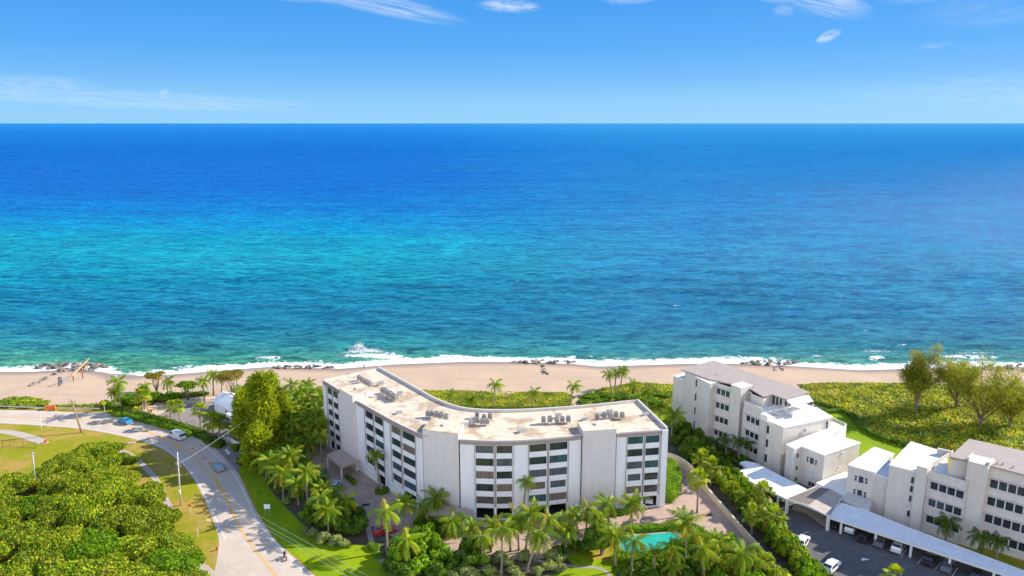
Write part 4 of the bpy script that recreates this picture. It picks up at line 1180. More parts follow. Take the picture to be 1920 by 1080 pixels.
# ================================================================ small white building with the blue door
hr = empty('beach_building', (*at(430, 760), 0), 0, 'small white building with pale gabled roof and blue door by the car park', 'small building', world=True)
def hbox(px, z): return [at(x, y, z) for x, y in px]
zt = 3.0
A, B_, C_, D_ = (V2(at(401, 752, zt)), V2(at(449, 776, zt)), V2(at(470, 758, zt)), V2(at(438, 738, zt)))
w_ = MB(); pl4 = [tuple(A), tuple(B_), tuple(C_), tuple(D_)]
for i in range(4): Wall(pl4[i], pl4[(i + 1) % 4]).skin(w_, 0, zt - .1)
w_.build('wall', M_stuc, hr, fix=False)
cc = (A + B_ + C_ + D_) / 4
e = [cc + (p - cc) * 1.12 for p in (A, B_, C_, D_)]
r1 = (e[0] + e[3]) / 2; r2 = (e[1] + e[2]) / 2; zr = 4.6
rf = MB(); T3 = lambda p, z: (p.x, p.y, z)
rf.face([T3(e[0], zt - .1), T3(e[1], zt - .1), T3(r2, zr), T3(r1, zr)]); rf.face([T3(e[2], zt - .1), T3(e[3], zt - .1), T3(r1, zr), T3(r2, zr)])
rf.face([T3(e[0], zt - .1), T3(r1, zr), T3(e[3], zt - .1)]); rf.face([T3(e[1], zt - .1), T3(e[2], zt - .1), T3(r2, zr)])
rf.face([T3(p, zt - .12) for p in e])
rf.build('roof', pbr('pale_standing_seam_roof', (.64, .66, .68), .6, var=.06), hr)
W = Wall(pl4[0], pl4[1])
dm = MB(); W.box(dm, W.L * .74, W.L * .74 + 1.1, 0, 2.2, .003, .08); dm.build('door', pbr('blue_door', (.02, .16, .50), .5), hr)
W.window(hr, W.L * .45, W.L * .45 + 1.7, .9, 2.1, M_wframe, G_dark, 2, depth=-.03); W.window(hr, W.L * .92, W.L * .92 + 1.0, .9, 2.1, M_wframe, G_dark, 1, depth=-.03)
W = Wall(pl4[3], pl4[0]); W.window(hr, W.L * .3, W.L * .3 + 1.2, .9, 2.1, M_wframe, G_dark, 2, depth=-.03)
pb = MB(); W = Wall(pl4[0], pl4[1])
q = [W.p(W.L * .70, 0, .1), W.p(W.L * .98, 0, .1), W.p(W.L * .98, 0, 1.9), W.p(W.L * .70, 0, 1.9)]
g_ = [(p[0], p[1]) for p in q]; pb.prism(g_, 2.45, 2.6, True, True); pb.build('porch_roof', MATS['pale_standing_seam_roof'], hr)
# ================================================================ foliage
M_palm = leaf_mat('coconut_frond', [(.24,.14,.04),(.30,.32,.02),(.14,.25,.012),(.08,.18,.010),(.19,.30,.012),(.28,.37,.025)], attr='tone', vamt=.18)
M_dpalm = leaf_mat('dark_frond', [(0.070, 0.111, 0.014), (0.049, 0.098, 0.014), (0.084, 0.143, 0.014)], attr='tone', vamt=.18)
M_sabal = leaf_mat('fan_frond', [(0.260, 0.180, 0.040), (0.200, 0.270, 0.012), (0.140, 0.220, 0.010), (0.300, 0.360, 0.030)], attr='tone', vamt=.2)
M_grape = leaf_mat('round_leaf', vscale=.9, vamt=.42, cols=[(.03,.075,.010),(.11,.21,.012),(.22,.34,.015),(.36,.45,.03),(.07,.16,.012),(.16,.27,.012),(.32,.26,.05),(.05,.11,.015)])
M_green = leaf_mat('bright_leaf', [(0.030, 0.090, 0.008), (0.120, 0.260, 0.010), (0.230, 0.380, 0.012), (0.060, 0.150, 0.010), (0.160, 0.300, 0.012)], vscale=.5, vamt=.28)
M_dkgrn = leaf_mat('deep_green_leaf', [(0.020, 0.055, 0.010), (0.070, 0.160, 0.012), (0.130, 0.240, 0.016), (0.040, 0.100, 0.014), (0.200, 0.280, 0.030)], vscale=.5, vamt=.3)
M_grey = leaf_mat('silver_leaf', [(0.168, 0.228, 0.092), (0.259, 0.324, 0.132), (0.130, 0.192, 0.086), (0.324, 0.360, 0.158)], vscale=.6, vamt=.2)
M_pine = leaf_mat('needle_spray', [(.07,.12,.006),(.15,.24,.008),(.40,.46,.012),(.24,.34,.010),(.05,.10,.008),(.34,.42,.012)], attr='tone', vscale=.5, vamt=.3, trans=.35)
M_pine2 = leaf_mat('dull_needle_spray', [(0.100, 0.150, 0.012), (0.240, 0.280, 0.015), (0.330, 0.320, 0.020), (0.140, 0.170, 0.020), (0.200, 0.250, 0.015)], attr='tone', vscale=.5, vamt=.25, trans=.3)
M_cover = leaf_mat('ground_cover_leaf', [(.06,.13,.006),(.18,.31,.010),(.27,.38,.012),(.34,.38,.02),(.34,.24,.06),(.10,.20,.008),(.30,.36,.02),(.28,.19,.05)], vscale=.16, vamt=.5)
M_trunk = pbr('palm_trunk', (.26, .215, .17), .9, var=.2, vscale=4, bump=.03)
M_bark = pbr('grey_bark', (.17, .13, .10), .9, var=.25, vscale=3, bump=.03)
M_pinebark = pbr('pine_bark', (.20, .145, .105), .9, var=.25, vscale=2, bump=.04)

def cards(C, Nrm, size, rng, aspect=1.6, jitter=.6):
    """leaf cards: centres C (n,3), normals Nrm (n,3), size (n,)"""
    n = len(C)
    Nn = Nrm + rng.normal(0, jitter, (n, 3)); Nn /= np.linalg.norm(Nn, axis=1, keepdims=True) + 1e-9
    T = np.cross(Nn, rng.normal(0, 1, (n, 3))); T /= np.linalg.norm(T, axis=1, keepdims=True) + 1e-9
    B = np.cross(Nn, T)
    s = size[:, None]
    a = T * s * aspect / 2; b = B * s / 2
    V = np.stack([C - a, C - b + a * .1, C + a, C + b + a * .1], 1).reshape(-1, 3)
    Fq = np.arange(4 * n).reshape(n, 4)
    return V, Fq
def lobes_pts(lobes, dens, rng, top_only=-.35, shell=.16):
    P, Nn = [], []
    L = np.array(lobes, float)
    for (x, y, z, rx, ry, rz) in lobes:
        n = int(dens * (rx * ry + rx * rz + ry * rz) * 4.2)
        d = rng.normal(0, 1, (n, 3)); d /= np.linalg.norm(d, axis=1, keepdims=True)
        d = d[d[:, 2] > top_only]
        r = 1 - np.abs(rng.normal(0, shell, (len(d), 1)))
        p = d * r * np.array([rx, ry, rz]) + np.array([x, y, z])
        keep = np.ones(len(p), bool)
        for (x2, y2, z2, a, b, c) in lobes:
            if (x2, y2, z2) == (x, y, z): continue
            q = ((p - [x2, y2, z2]) / [a, b, c]); keep &= (q ** 2).sum(1) > .62
        P.append(p[keep]); Nn.append(d[keep])
    return np.concatenate(P), np.concatenate(Nn)
def blob(lobes, scale=.80, seg=10):
    mb = MB()
    for (x, y, z, rx, ry, rz) in lobes:
        prof = [(math.sin(math.pi * k / 6) * rx * scale, z - math.cos(math.pi * k / 6) * rz * scale) for k in range(7)]
        i0 = len(mb.v); mb.lathe(prof, (x, y, 0), seg)
    return mb
def leafy(name, lobes, dens, size, mat, seed, core=.8, jitter=.6, aspect=1.6, shell=.16, top=-.35):
    rng = np.random.default_rng(seed)
    P, Nn = lobes_pts(lobes, dens, rng, top, shell)
    V, Fq = cards(P, Nn, size * rng.uniform(.6, 1.35, len(P)), rng, aspect, jitter)
    if core:
        cb = blob(lobes, core)
        cv = np.array(cb.v); cf = np.array([f for f in cb.f if len(f) == 4])
        Fq = np.concatenate([Fq, cf + len(V)]); V = np.concatenate([V, cv])
    me = np_mesh(name, V, Fq)
    me.materials.append(mat)
    return me
def rand_lobes(rng, n, R_, H, zc, rmin=.35, rmax=.6, flat=.7):
    L = [(0, 0, zc, R_ * .62, R_ * .62, H * .5)]
    for k in range(n):
        a = rng.uniform(0, 6.28); r = R_ * rng.uniform(.35, .72); q = R_ * rng.uniform(rmin, rmax)
        L.append((r * math.cos(a), r * math.sin(a), zc + H * rng.uniform(-.22, .22), q, q, q * flat))
    return L
def limbs(mb, base, tips, r0, rng, mid=.45, wob=.12):
    base = Vector(base)
    for t in tips:
        t = Vector(t); L = (t - base).length
        m = base.lerp(t, mid) + Vector(rng.normal(0, wob * L, 3)) * .5
        m.z = max(m.z, base.z + .2 * (t.z - base.z))
        mb.tube([base, base.lerp(m, .5) + Vector((0, 0, .03 * L)), m, m.lerp(t, .55), t], [r0, r0 * .75, r0 * .5, r0 * .32, r0 * .12], 6)

# ---- palms
def frond_mesh(rng, n_fronds, L, leaf, nleaf, up=75, down=-45, droop=1.0, skirt=2, wind=None, width=.095):
    V, Fq, T = [], [], []
    for k in range(n_fronds):
        t = k / (n_fronds - 1)
        e0 = R(up + (down - up) * t ** .85 + rng.normal(0, 6)); az_ = k * 2.39996 + rng.normal(0, .15)
        dead = k >= n_fronds - skirt
        tone = rng.uniform(0, .12) if dead else (rng.uniform(.3, 1) if rng.random() > .18 else rng.uniform(.12, .3))
        l = L * rng.uniform(.85, 1.1) * (.75 if dead else 1) * (.8 if t < .12 else 1)
        d0 = np.array([math.cos(az_), math.sin(az_), 0.])
        pts = []; p = np.zeros(3); e = e0; ns = 9
        for s in range(ns + 1):
            pts.append(p.copy())
            e -= droop * (1.5 / ns) * (.35 + 1.1 * s / ns) * (1.25 - abs(math.sin(e0)) * .35)
            e = max(e, -1.45)
            dv = d0 * math.cos(e) + np.array([0, 0, math.sin(e)])
            if wind is not None: dv = dv + np.array(wind) * (.15 + .45 * s / ns); dv /= np.linalg.norm(dv)
            p = p + dv * l / ns
        pts = np.array(pts)
        # rachis strip
        for s in range(ns):
            a, b = pts[s], pts[s + 1]; dv = (b - a) / (np.linalg.norm(b - a) + 1e-9)
            sd_ = np.cross(dv, [0, 0, 1.]); sd_ /= np.linalg.norm(sd_) + 1e-6
            w0 = .055 * (1 - s / ns) + .015; w1 = .055 * (1 - (s + 1) / ns) + .015
            i = len(V); V += [a - sd_ * w0, a + sd_ * w0, b + sd_ * w1, b - sd_ * w1]; Fq.append((i, i + 1, i + 2, i + 3)); T += [min(tone + .2, 1) if not dead else .05] * 4
        for s in range(nleaf):
            u = .10 + .90 * (s + .5) / nleaf; x = u * ns; i0 = min(int(x), ns - 1); f = x - i0
            a = pts[i0] * (1 - f) + pts[i0 + 1] * f; dv = pts[i0 + 1] - pts[i0]; dv = dv / (np.linalg.norm(dv) + 1e-9)
            sd_ = np.cross(dv, [0, 0, 1.]); sd_ /= np.linalg.norm(sd_) + 1e-6
            up_ = np.cross(sd_, dv)
            ll = leaf * (math.sin(math.pi * min(1, u * .95 + .06)) ** .55) * rng.uniform(.85, 1.1)
            for sg in (-1, 1):
                ld = sd_ * sg * .72 + dv * .62 - up_ * rng.uniform(.05, .35) - np.array([0, 0, rng.uniform(.25, .6) * droop]); ld /= np.linalg.norm(ld)
                m = a + ld * ll * .55; tip = a + ld * ll * .95 + np.array([0, 0, -ll * .22])
                w_ = dv * width / 2
                i = len(V); V += [a - w_ * .6, a + w_ * .8, m + w_, m - w_]; Fq.append((i, i + 1, i + 2, i + 3))
                i = len(V); V += [m - w_, m + w_, tip + w_ * .15, tip - w_ * .15]; Fq.append((i, i + 1, i + 2, i + 3))
                T += [tone] * 8
    return np.array(V), np.array(Fq), np.array(T)
def palm_crown(name, seed, mat, **kw):
    rng = np.random.default_rng(seed)
    V, Fq, T = frond_mesh(rng, **kw)
    me = np_mesh(name, V, Fq, False, {'tone': T}); me.materials.append(mat)
    return me
def fan_crown(name, seed, n=22, L=1.3, fan=1.0):
    rng = np.random.default_rng(seed); V, Fq, T = [], [], []
    for k in range(n):
        t = k / (n - 1); e = R(80 - 125 * t + rng.normal(0, 7)); a = k * 2.39996
        d = np.array([math.cos(a) * math.cos(e), math.sin(a) * math.cos(e), math.sin(e)])
        side = np.array([-math.sin(a), math.cos(a), 0]); up_ = np.cross(side, d) * -1
        tone = rng.uniform(0, .2) if k > n - 4 else rng.uniform(.3, 1)
        p = d * L * rng.uniform(.75, 1.05)
        i = len(V); V += [-side * .03, side * .03, p + side * .03, p - side * .03]; Fq.append((i, i + 1, i + 2, i + 3)); T += [tone] * 4
        m = 15
        for j in range(m):
            th = R(-105 + 210 * j / (m - 1)); l = fan * (1 - .25 * abs(math.sin(th))) * rng.uniform(.85, 1.1)
            q = d * math.cos(th) + side * math.sin(th); q = q + np.array([0, 0, -.25]) + up_ * .15; q /= np.linalg.norm(q)
            w_ = np.cross(q, up_); w_ = w_ / (np.linalg.norm(w_) + 1e-6) * .075
            mm = p + q * l * .6; tip = p + q * l * .95 + np.array([0, 0, -.28 * l])
            i = len(V); V += [p - w_ * .3, p + w_ * .3, mm + w_, mm - w_]; Fq.append((i, i + 1, i + 2, i + 3))
            i = len(V); V += [mm - w_, mm + w_, tip + w_ * .15, tip - w_ * .15]; Fq.append((i, i + 1, i + 2, i + 3))
            T += [tone] * 8
    me = np_mesh(name, np.array(V), np.array(Fq), False, {'tone': np.array(T)}); me.materials.append(M_sabal)
    return me
CW_ = [palm_crown('coconut_crown', 11, M_palm, n_fronds=25, L=3.7, leaf=.95, nleaf=26, up=78, down=-38, droop=.95),
       palm_crown('coconut_crown', 12, M_palm, n_fronds=22, L=3.9, leaf=.98, nleaf=26, up=70, down=-50, droop=1.1, wind=(.35, -.1, 0)),
       palm_crown('coconut_crown', 13, M_palm, n_fronds=27, L=3.4, leaf=.9, nleaf=24, up=80, down=-30, droop=.85, skirt=1),
       palm_crown('coconut_crown', 14, M_palm, n_fronds=18, L=3.6, leaf=.9, nleaf=24, up=68, down=-42, droop=1.25, wind=(.75, -.15, .05)),
       palm_crown('coconut_crown', 15, M_palm, n_fronds=23, L=4.0, leaf=1.0, nleaf=27, up=82, down=-55, droop=1.05, skirt=3)]
CD_ = [palm_crown('dark_palm_crown', 21, M_dpalm, n_fronds=15, L=2.5, leaf=.85, nleaf=18, up=72, down=-30, droop=1.3, skirt=0),
       palm_crown('dark_palm_crown', 22, M_dpalm, n_fronds=18, L=2.8, leaf=.9, nleaf=18, up=76, down=-40, droop=1.2, skirt=0)]
CF_ = [fan_crown('fan_crown', 31), fan_crown('fan_crown', 32, 26, 1.2, 1.05)]
def trunk_mesh(name, bend, seed, r0=.24, r1=.15):
    rng = np.random.default_rng(seed); mb = MB(); n = 10; pts = []; rad = []
    for k in range(n + 1):
        t = k / n
        pts.append((bend * math.sin(math.pi * t) * .5, 0, t)); rad.append((r0 * 1.5 if k == 0 else r0 + (r1 - r0) * t))
    # rings of the trunk: radius is in metres, height is one unit
    mb.tube(pts, rad, 9)
    return mb.mesh(name, [M_trunk], True, True)
TR_ = [trunk_mesh('palm_trunk', .0, 1), trunk_mesh('palm_trunk', .06, 2), trunk_mesh('palm_trunk', -.08, 3)]
def palm(base, top, crowns, label, group=None, cs=1.0, name='palm_tree', base_z=None, tw=1.0, k=None):
    """base: world (x,y,z); top: world crown point"""
    base = Vector(base); top = Vector(top); d = top - base
    r = empty(name, base, 0, label, 'palm tree', group)
    k = random.randrange(len(crowns)) if k is None else k
    tr = link('trunk', TR_[random.randrange(3)], None, r)
    tr.rotation_mode = 'QUATERNION'
    tr.rotation_quaternion = d.to_track_quat('Z', 'Y') @ Quaternion((0, 0, 1), random.uniform(0, 6.28))
    s_ = tw * random.uniform(.85, 1.1)
    tr.scale = (s_, s_, d.length)
    cr = link('crown', crowns[k], None, r, loc=tuple(d * .995))
    cr.rotation_euler = (random.uniform(-.1, .1), random.uniform(-.1, .1), random.uniform(0, 6.28) if k != 3 or crowns is not CW_ else random.uniform(-.4, .4))
    q = cs * random.uniform(.92, 1.08); cr.scale = (q, q, q)
    return r
def palm_px(b, c, crowns=CW_, label='', group=None, cs=1.0, **kw):
    """b: pixel of the trunk's foot on the ground, c: pixel of the crown's heart"""
    B = att(*b)
    # crown stands above the foot, leaning sideways only
    dr = ray(*c); t = B.y / dr[1]
    T = Vector((dr[0] * t, B.y, CAMH + dr[2] * t))
    return palm(B, T, crowns, label, group, cs, **kw)
G1 = 'coconut palms on the beach side of the car park'
palm_px((227.5, 772), (221, 716), CW_, 'tall coconut palm standing in the hedge behind the yellow sign', G1, 1.05, k=4)
palm_px((217, 771), (215, 734), CW_, 'lower coconut palm just left of the tall one behind the yellow sign', G1, .85)
palm_px((271, 768), (273, 722), CW_, 'coconut palm above the rounded shrubs between the hedge and the flat-topped tree', G1, .8)
palm_px((267.5, 772), (266, 737), CF_, 'short fan palm under the coconut palm by the rounded shrubs', None, 1.25)
palm_px((283, 783), (268, 741), CF_, 'leaning fan palm with its foot by the orange hedge sign', None, 1.2)
palm_px((314.5, 748), (314, 714), CW_, 'single coconut palm right of the flat-topped brown tree', G1, .85)
palm_px((384, 756), (380.5, 714), CW_, 'left coconut palm of the three before the small white building', G1, .75, k=0)
palm_px((400.6, 742), (398.5, 701), CW_, 'middle and highest coconut palm of the three before the small white building', G1, .75)
palm_px((415.6, 741), (416, 705), CW_, 'right coconut palm of the three before the small white building', G1, .85)
palm_px((454, 762), (452, 731), CW_, 'coconut palm throwing its shadow on the roof of the small white building', G1, 1.0, k=4)
palm_px((320, 788), (318.5, 762), CF_, 'upright fan palm at the edge of the grey car park, left one of a pair', None, 1.1)
palm_px((341, 798), (331, 761), CF_, 'leaning fan palm at the edge of the grey car park, right one of a pair', None, 1.25)
palm_px((377, 814), (374, 768), CF_, 'lone fan palm between the van and the grey car park', None, 1.3)
palm_px((400, 826), (398, 788), CF_, 'fuller fan palm left of the drive entrance', None, 1.45)
palm_px((409.7, 833), (412, 791), CF_, 'fan palm nearest the white gate at the drive entrance', None, 1.35)
palm_px((406, 767), (405.5, 755), CF_, 'tiny fan palm at the corner of the small white building', None, .6)
G2 = 'coconut palms crowded left of the big building'
rr = random.Random(5)
for (x, y) in [(548, 722), (560, 735), (575, 721), (588, 731), (600, 744), (553, 748), (570, 752), (585, 757), (543, 765), (560, 772), (578, 778), (596, 772), (603, 790), (548, 790), (566, 797), (585, 803), (530, 742), (527, 775), (600, 815), (534, 806), (518, 757), (592, 788), (556, 812)]:
    z = rr.uniform(6.2, 9)
    X, Y = at(x, y, z)
    if Y > 204: z -= 0
    bz = float(terr(X, Y))
    palm((X + rr.uniform(-.8, .8), Y + rr.uniform(-.3, .3), bz), (X, Y, z), CW_, 'coconut palm in the dense palm stand left of the big curved building', G2, .95)
G3 = 'coconut palms between the road and the forecourt'
for b, c, lab in [((580, 862), (580, 827), 'coconut palm nearest the first entrance canopy at the top of the drive'), ((549, 925), (543, 853), 'slim tall coconut palm over the dark planting bed left of the orange-fronded palm'),
                  ((519, 917), (505, 864), 'coconut palm at the top left of the roadside planting bed'), ((545, 862), (545, 830), 'coconut palm below the dense pine on the lawn edge'),
                  ((578, 962), (573, 884), 'large drooping coconut palm with one orange frond in front of the drive'), ((610, 968), (606, 917), 'coconut palm before the parked pale car on the forecourt'),
                  ((642, 985), (648, 936), 'coconut palm overhanging the forecourt above the rounded green shrubs'), ((726, 1035), (724, 958), 'tall coconut palm standing in front of the red car'),
                  ((755, 996), (757, 943), 'coconut palm right of the red car with a slim dark trunk'), ((807, 974), (819, 934), 'coconut palm with swept crown in front of the middle stair tower'),
                  ((835, 1008), (848, 975), 'coconut palm with yellow trunk below the middle entrance canopy'), ((766, 1062), (763, 1012), 'low coconut palm bending over the shrubs below the red car'),
                  ((530, 900), (522, 858), 'coconut palm second from the left in the roadside planting bed'), ((562, 905), (560, 868), 'coconut palm between the two slim palms beside the drive'),
                  ((592, 925), (590, 890), 'coconut palm right behind the orange-fronded palm'), ((628, 975), (626, 925), 'coconut palm left of the shrub mound by the forecourt'),
                  ((792, 985), (794, 953), 'small coconut palm between the two swept crowns at the forecourt edge'), ((500, 902), (497, 858), 'coconut palm at the outermost left corner of the roadside bed'), ((532, 938), (528, 884), 'coconut palm at the front left edge of the dark planting bed'), ((560, 947), (557, 905), 'short coconut palm directly left of the orange-fronded palm'), ((605, 988), (600, 932), 'tall coconut palm at the lawn edge over the silver-grey shrubs'), ((617, 1006), (613, 955), 'coconut palm above the big blue-grey agave'), ((893, 1030), (885, 988), 'small palm by the green chair left of the sunlit forecourt')]:
    palm_px(b, c, CW_, lab, G3, 1.06 if 'small' not in lab else .85)
palm_px((716, 924), (703, 852), CW_, 'tall palm on the round green island before the left wing of the big building', None, .72, k=2)
G4 = 'coconut palms in front of the big building'
for b, c, lab, s_ in [((979, 976), (987, 900), 'wind-swept coconut palm in front of the middle windows of the big building', .75), ((1097, 1028), (1102, 952), 'tall coconut palm left of the round dark tree in front of the sunlit drive', 1.0),
                  ((1140, 995), (1141, 942), 'coconut palm behind the tall one in front of the right stair tower', .9), ((1180, 991), (1187, 942), 'coconut palm at the edge of the drive in front of the right windows', .9),
                  ((973, 1032), (970, 968), 'one of two close red-trunked coconut palms, the left one', .95), ((985, 1034), (996, 962), 'one of two close red-trunked coconut palms, the right one', .95),
                  ((940, 1078), (942, 990), 'long-trunked coconut palm left of the pair with red trunks', .9), ((987, 1070), (1012, 998), 'coconut palm with a pale trunk leaning right over the blue-grey plants', 1.0),
                  ((1042, 1036), (1047, 980), 'coconut palm with a curved slim trunk on the sunlit drive edge', .85), ((1004, 1050), (1030, 972), 'coconut palm behind the leaning pale-trunked one', .85),
                  ((1154, 1072), (1152, 1000), 'coconut palm left of the swimming pool in front of the round dark tree', .9), ((1182, 1082), (1190, 1012), 'coconut palm crossing the left end of the swimming pool', .95),
                  ((1285, 1072), (1285, 978), 'tallest coconut palm right of the swimming pool with a pale straight trunk', 1.05), ((1227, 1085), (1229, 1030), 'small slim palm in front of the middle of the swimming pool', .6),
                  ((1320, 1095), (1317, 1027), 'coconut palm with brown trunk at the bottom edge right of the pool', .95), ((1390, 1095), (1391, 1036), 'coconut palm with yellow hanging fronds at the bottom edge near the garden wall', 1.0),
                  ((1300, 1050), (1302, 1000), 'coconut palm tucked behind the tallest one by the pool', .85), ((1345, 1075), (1345, 1012), 'coconut palm between the pool and the lower end of the garden wall', .85),
                  ((1255, 1100), (1262, 1060), 'low palm at the bottom edge below the pool', .7), ((1085, 1000), (1075, 962), 'coconut palm partly hidden behind the tall one by the drive', .7),
                  ((920, 1035), (925, 985), 'coconut palm at the left end of the row in front of the open garages', .85), ((1115, 1030), (1118, 975), 'coconut palm directly right of the tall one left of the round dark tree', .9), ((1060, 1040), (1065, 995), 'coconut palm left of the tall one with its foot in low shrubs', .85), ((905, 1060), (903, 1005), 'coconut palm over the silver-blue shrubs at the lower left of the row', .85), ((1410, 1090), (1418, 1045), 'coconut palm merging with the lower end of the tall hedge', .9), ((1270, 1090), (1262, 1030), 'coconut palm directly left of the tallest one by the pool', .8), ((957, 1034), (955, 990), 'coconut palm between the left palm of the row and the red-trunked pair', .8)]:
    palm_px(b, c, CW_, lab, G4, s_ * (1.08 if 'wind-swept' not in lab else 1), k=3 if 'wind-swept' in lab else None)
palm_px((1307, 962), (1310, 897), CF_, 'pale green palm with a thin white trunk on the right side of the drive', None, 1.35)
for (x, y, lab) in [(1317, 860, 'fan palm at the top of the tall hedge by the curve of the garden wall'), (1430, 922, 'fan palm rising from the tall hedge in front of the first carport'), (1412, 962, 'fan palm in the middle of the tall hedge, left of a close pair'), (1450, 967, 'fan palm in the middle of the tall hedge, right of a close pair'), (1334, 875, 'smaller fan palm just below the top fan palm of the tall hedge')]:
    z = 4.6; X, Y = at(x, y, z); palm((X, Y, 0), (X, Y, z), CF_, lab, None, 1.35)
G5 = 'coconut palms on the beach side of the big building'
for b, c, lab, s_, k in [((925, 768), (929, 719), 'first wind-swept beach palm behind the roof, left of the other two', .95, 3), ((995.6, 768), (1002, 733), 'middle wind-swept beach palm behind the roof', .9, 3), ((1067, 762), (1076, 722), 'right wind-swept beach palm beside the sandy path', .95, 3),
                      ((883, 770), (884, 749), 'short palm with a wide crown close behind the roof', .85, 0), ((844, 760), (844, 736), 'small palm at the left end of the green strip behind the roof', .6, 1), ((1148, 738), (1141, 701), 'left coconut palm of the tall group between the two buildings', .75, None),
                      ((1153, 730), (1155, 697), 'middle coconut palm of the tall group between the two buildings', .7, None), ((1163, 728), (1168, 695), 'right coconut palm of the tall group between the two buildings', .9, None), ((1186, 752), (1188, 722), 'coconut palm right below the tall group between the two buildings', .8, None),
                      ((1172, 757), (1174, 737), 'coconut palm nearest the roof edge under the tall group', .75, None), ((1213, 765), (1215, 735), 'coconut palm left of the stepped building on the green dune', .85, None), ((1200, 772), (1203, 750), 'lower coconut palm between the roof corner and the green dune', .7, None),
                      ((1236, 800), (1238, 762), 'coconut palm close to the right roof corner of the big building', .8, None), ((1258, 826), (1262, 778), 'large dark green coconut palm between the big building and the stepped building', 1.25, 2)]:
    palm_px(b, c, CW_, lab, G5, s_, k=k)
G6 = 'dark palms against the beige buildings'
for b, c, lab in [((1342, 852), (1341, 826), 'leftmost dark palm at the foot of the stepped building'), ((1362, 860), (1361, 822), 'second dark palm from the left at the foot of the stepped building'), ((1386, 868), (1383, 825), 'third dark palm from the left at the foot of the stepped building'), ((1399, 866), (1402, 829), 'rightmost dark palm at the foot of the stepped building')]:
    palm_px(b, c, CD_, lab, G6, .9)
for (x, y, lab) in [(1777, 978, 'dark palm behind the carport, left of the tall wall slab'), (1840, 1006, 'dark palm behind the carport, in front of the tall wall slab'), (1873, 1012, 'dark palm behind the carport, right of the tall wall slab')]:
    z = 5.4; X, Y = at(x, y, z); palm((X, Y, 0), (X, Y, z), CD_, lab, G6, 1.15)
palm_px((1677, 1112), (1677, 1082), CF_, 'palm tip poking up at the bottom edge in the dark car park', None, 1.2)

# ---- broadleaf shrubs and trees
def shrub_proto(seed, mat, leaf, dens, flat=.8, n=7):
    rng = np.random.default_rng(seed)
    L = rand_lobes(rng, n, 1.0, 1.2, .62, .34, .55, flat)
    return leafy('foliage', L, dens, leaf, mat, seed)
SH = {'bright': [shrub_proto(s, M_green, .15, 60) for s in (41, 42)], 'deep': [shrub_proto(s, M_dkgrn, .14, 65) for s in (43, 44)], 'silver': [shrub_proto(45, M_grey, .20, 40, .7)],
      'grape': [shrub_proto(s, M_grape, .14, 62) for s in (46, 47)]}
def stem_mesh():
    mb = MB(); rng = np.random.default_rng(8)
    limbs(mb, (0, 0, 0), [(.3, .1, .7), (-.3, .15, .65), (.05, -.3, .7), (0, .2, .85)], .06, rng)
    return mb.mesh('stems', [M_bark], True, True)
STEM = stem_mesh()
def shrub(p, kind, r, h, label, group=None, name='shrub', cat='shrub', zofs=0):
    o = empty(name, p, random.uniform(0, 6.28), label, cat, group)
    a = link('foliage', random.choice(SH[kind]), None, o); a.scale = (r, r, h)
    b = link('stems', STEM, None, o); b.scale = (r, r, h)
    return o
def shrub_px(px, py, kind, r, h, label, group=None, **kw):
    return shrub(att(px, py), kind, r, h, label, group, **kw)
# the big sea grape thicket bottom left: one tree per crown
def grape_tree(seed):
    rng = np.random.default_rng(seed)
    L = rand_lobes(rng, 9, 6.0, 3.4, 3.4, .34, .52, .50)
    me = leafy('crown', L, 20.0, .35, M_grape, seed, core=.78, jitter=1.3, shell=.2)
    mb = MB(); limbs(mb, (0, 0, 0), [(rng.normal(0, 1.6), rng.normal(0, 1.6), rng.uniform(2.4, 3.4)) for _ in range(6)], .26, rng)
    return me, mb.mesh('trunk', [M_bark], True, True)
GT = [grape_tree(s) for s in (51, 52, 53, 54)]
thick = [(160, 845, .80), (195, 838, .70), (215, 860, .75), (140, 872, .8), (185, 880, .95), (235, 892, .85), (105, 868, .75), (60, 893, .75), (15, 905, .85), (100, 905, .9), (150, 915, .95), (205, 920, 1.0), (262, 928, .95), (60, 940, .9), (10, 955, .95), (110, 950, .95),
         (160, 962, 1.0), (222, 965, 1.0), (275, 968, .95), (60, 990, .95), (5, 1005, 1.0), (120, 1005, 1.05), (180, 1015, 1.0), (240, 1015, .95), (300, 1005, .85), (328, 1005, .75), (65, 1045, 1.0), (10, 1065, 1.05), (130, 1058, 1.0), (200, 1068, 1.0), (265, 1062, .95), (320, 1050, .9), (338, 1035, .7), (330, 1080, .8), (290, 1095, 1), (220, 1110, 1), (140, 1105, 1), (60, 1100, 1), (-40, 930, 1), (-50, 1010, 1), (-60, 1090, 1.1), (-100, 960, 1.1), (-20, 1130, 1), (330, 1125, .9)]
for i, (x, y, s_) in enumerate(thick):
    X, Y = at(x, y, 4.6 * s_)
    o = empty('sea_grape_tree', (X, Y, 0), random.uniform(0, 6.28), 'dense round-leaved tree merged into the big green thicket inside the road bend', 'tree', 'trees of the thicket inside the road bend')
    m = GT[i % 4]
    a = link('crown', m[0], None, o); dome = 1.35 - min(.45, math.hypot(x - 150, (y - 950) * 1.3) / 420); a.scale = (s_ * .95, s_ * .95, s_ * dome * random.uniform(.93, 1.08))
    b = link('trunk', m[1], None, o); b.scale = (s_, s_, s_)
    if i in (13, 22, 31): a.material_slots[0].link = 'OBJECT'; a.material_slots[0].material = M_green

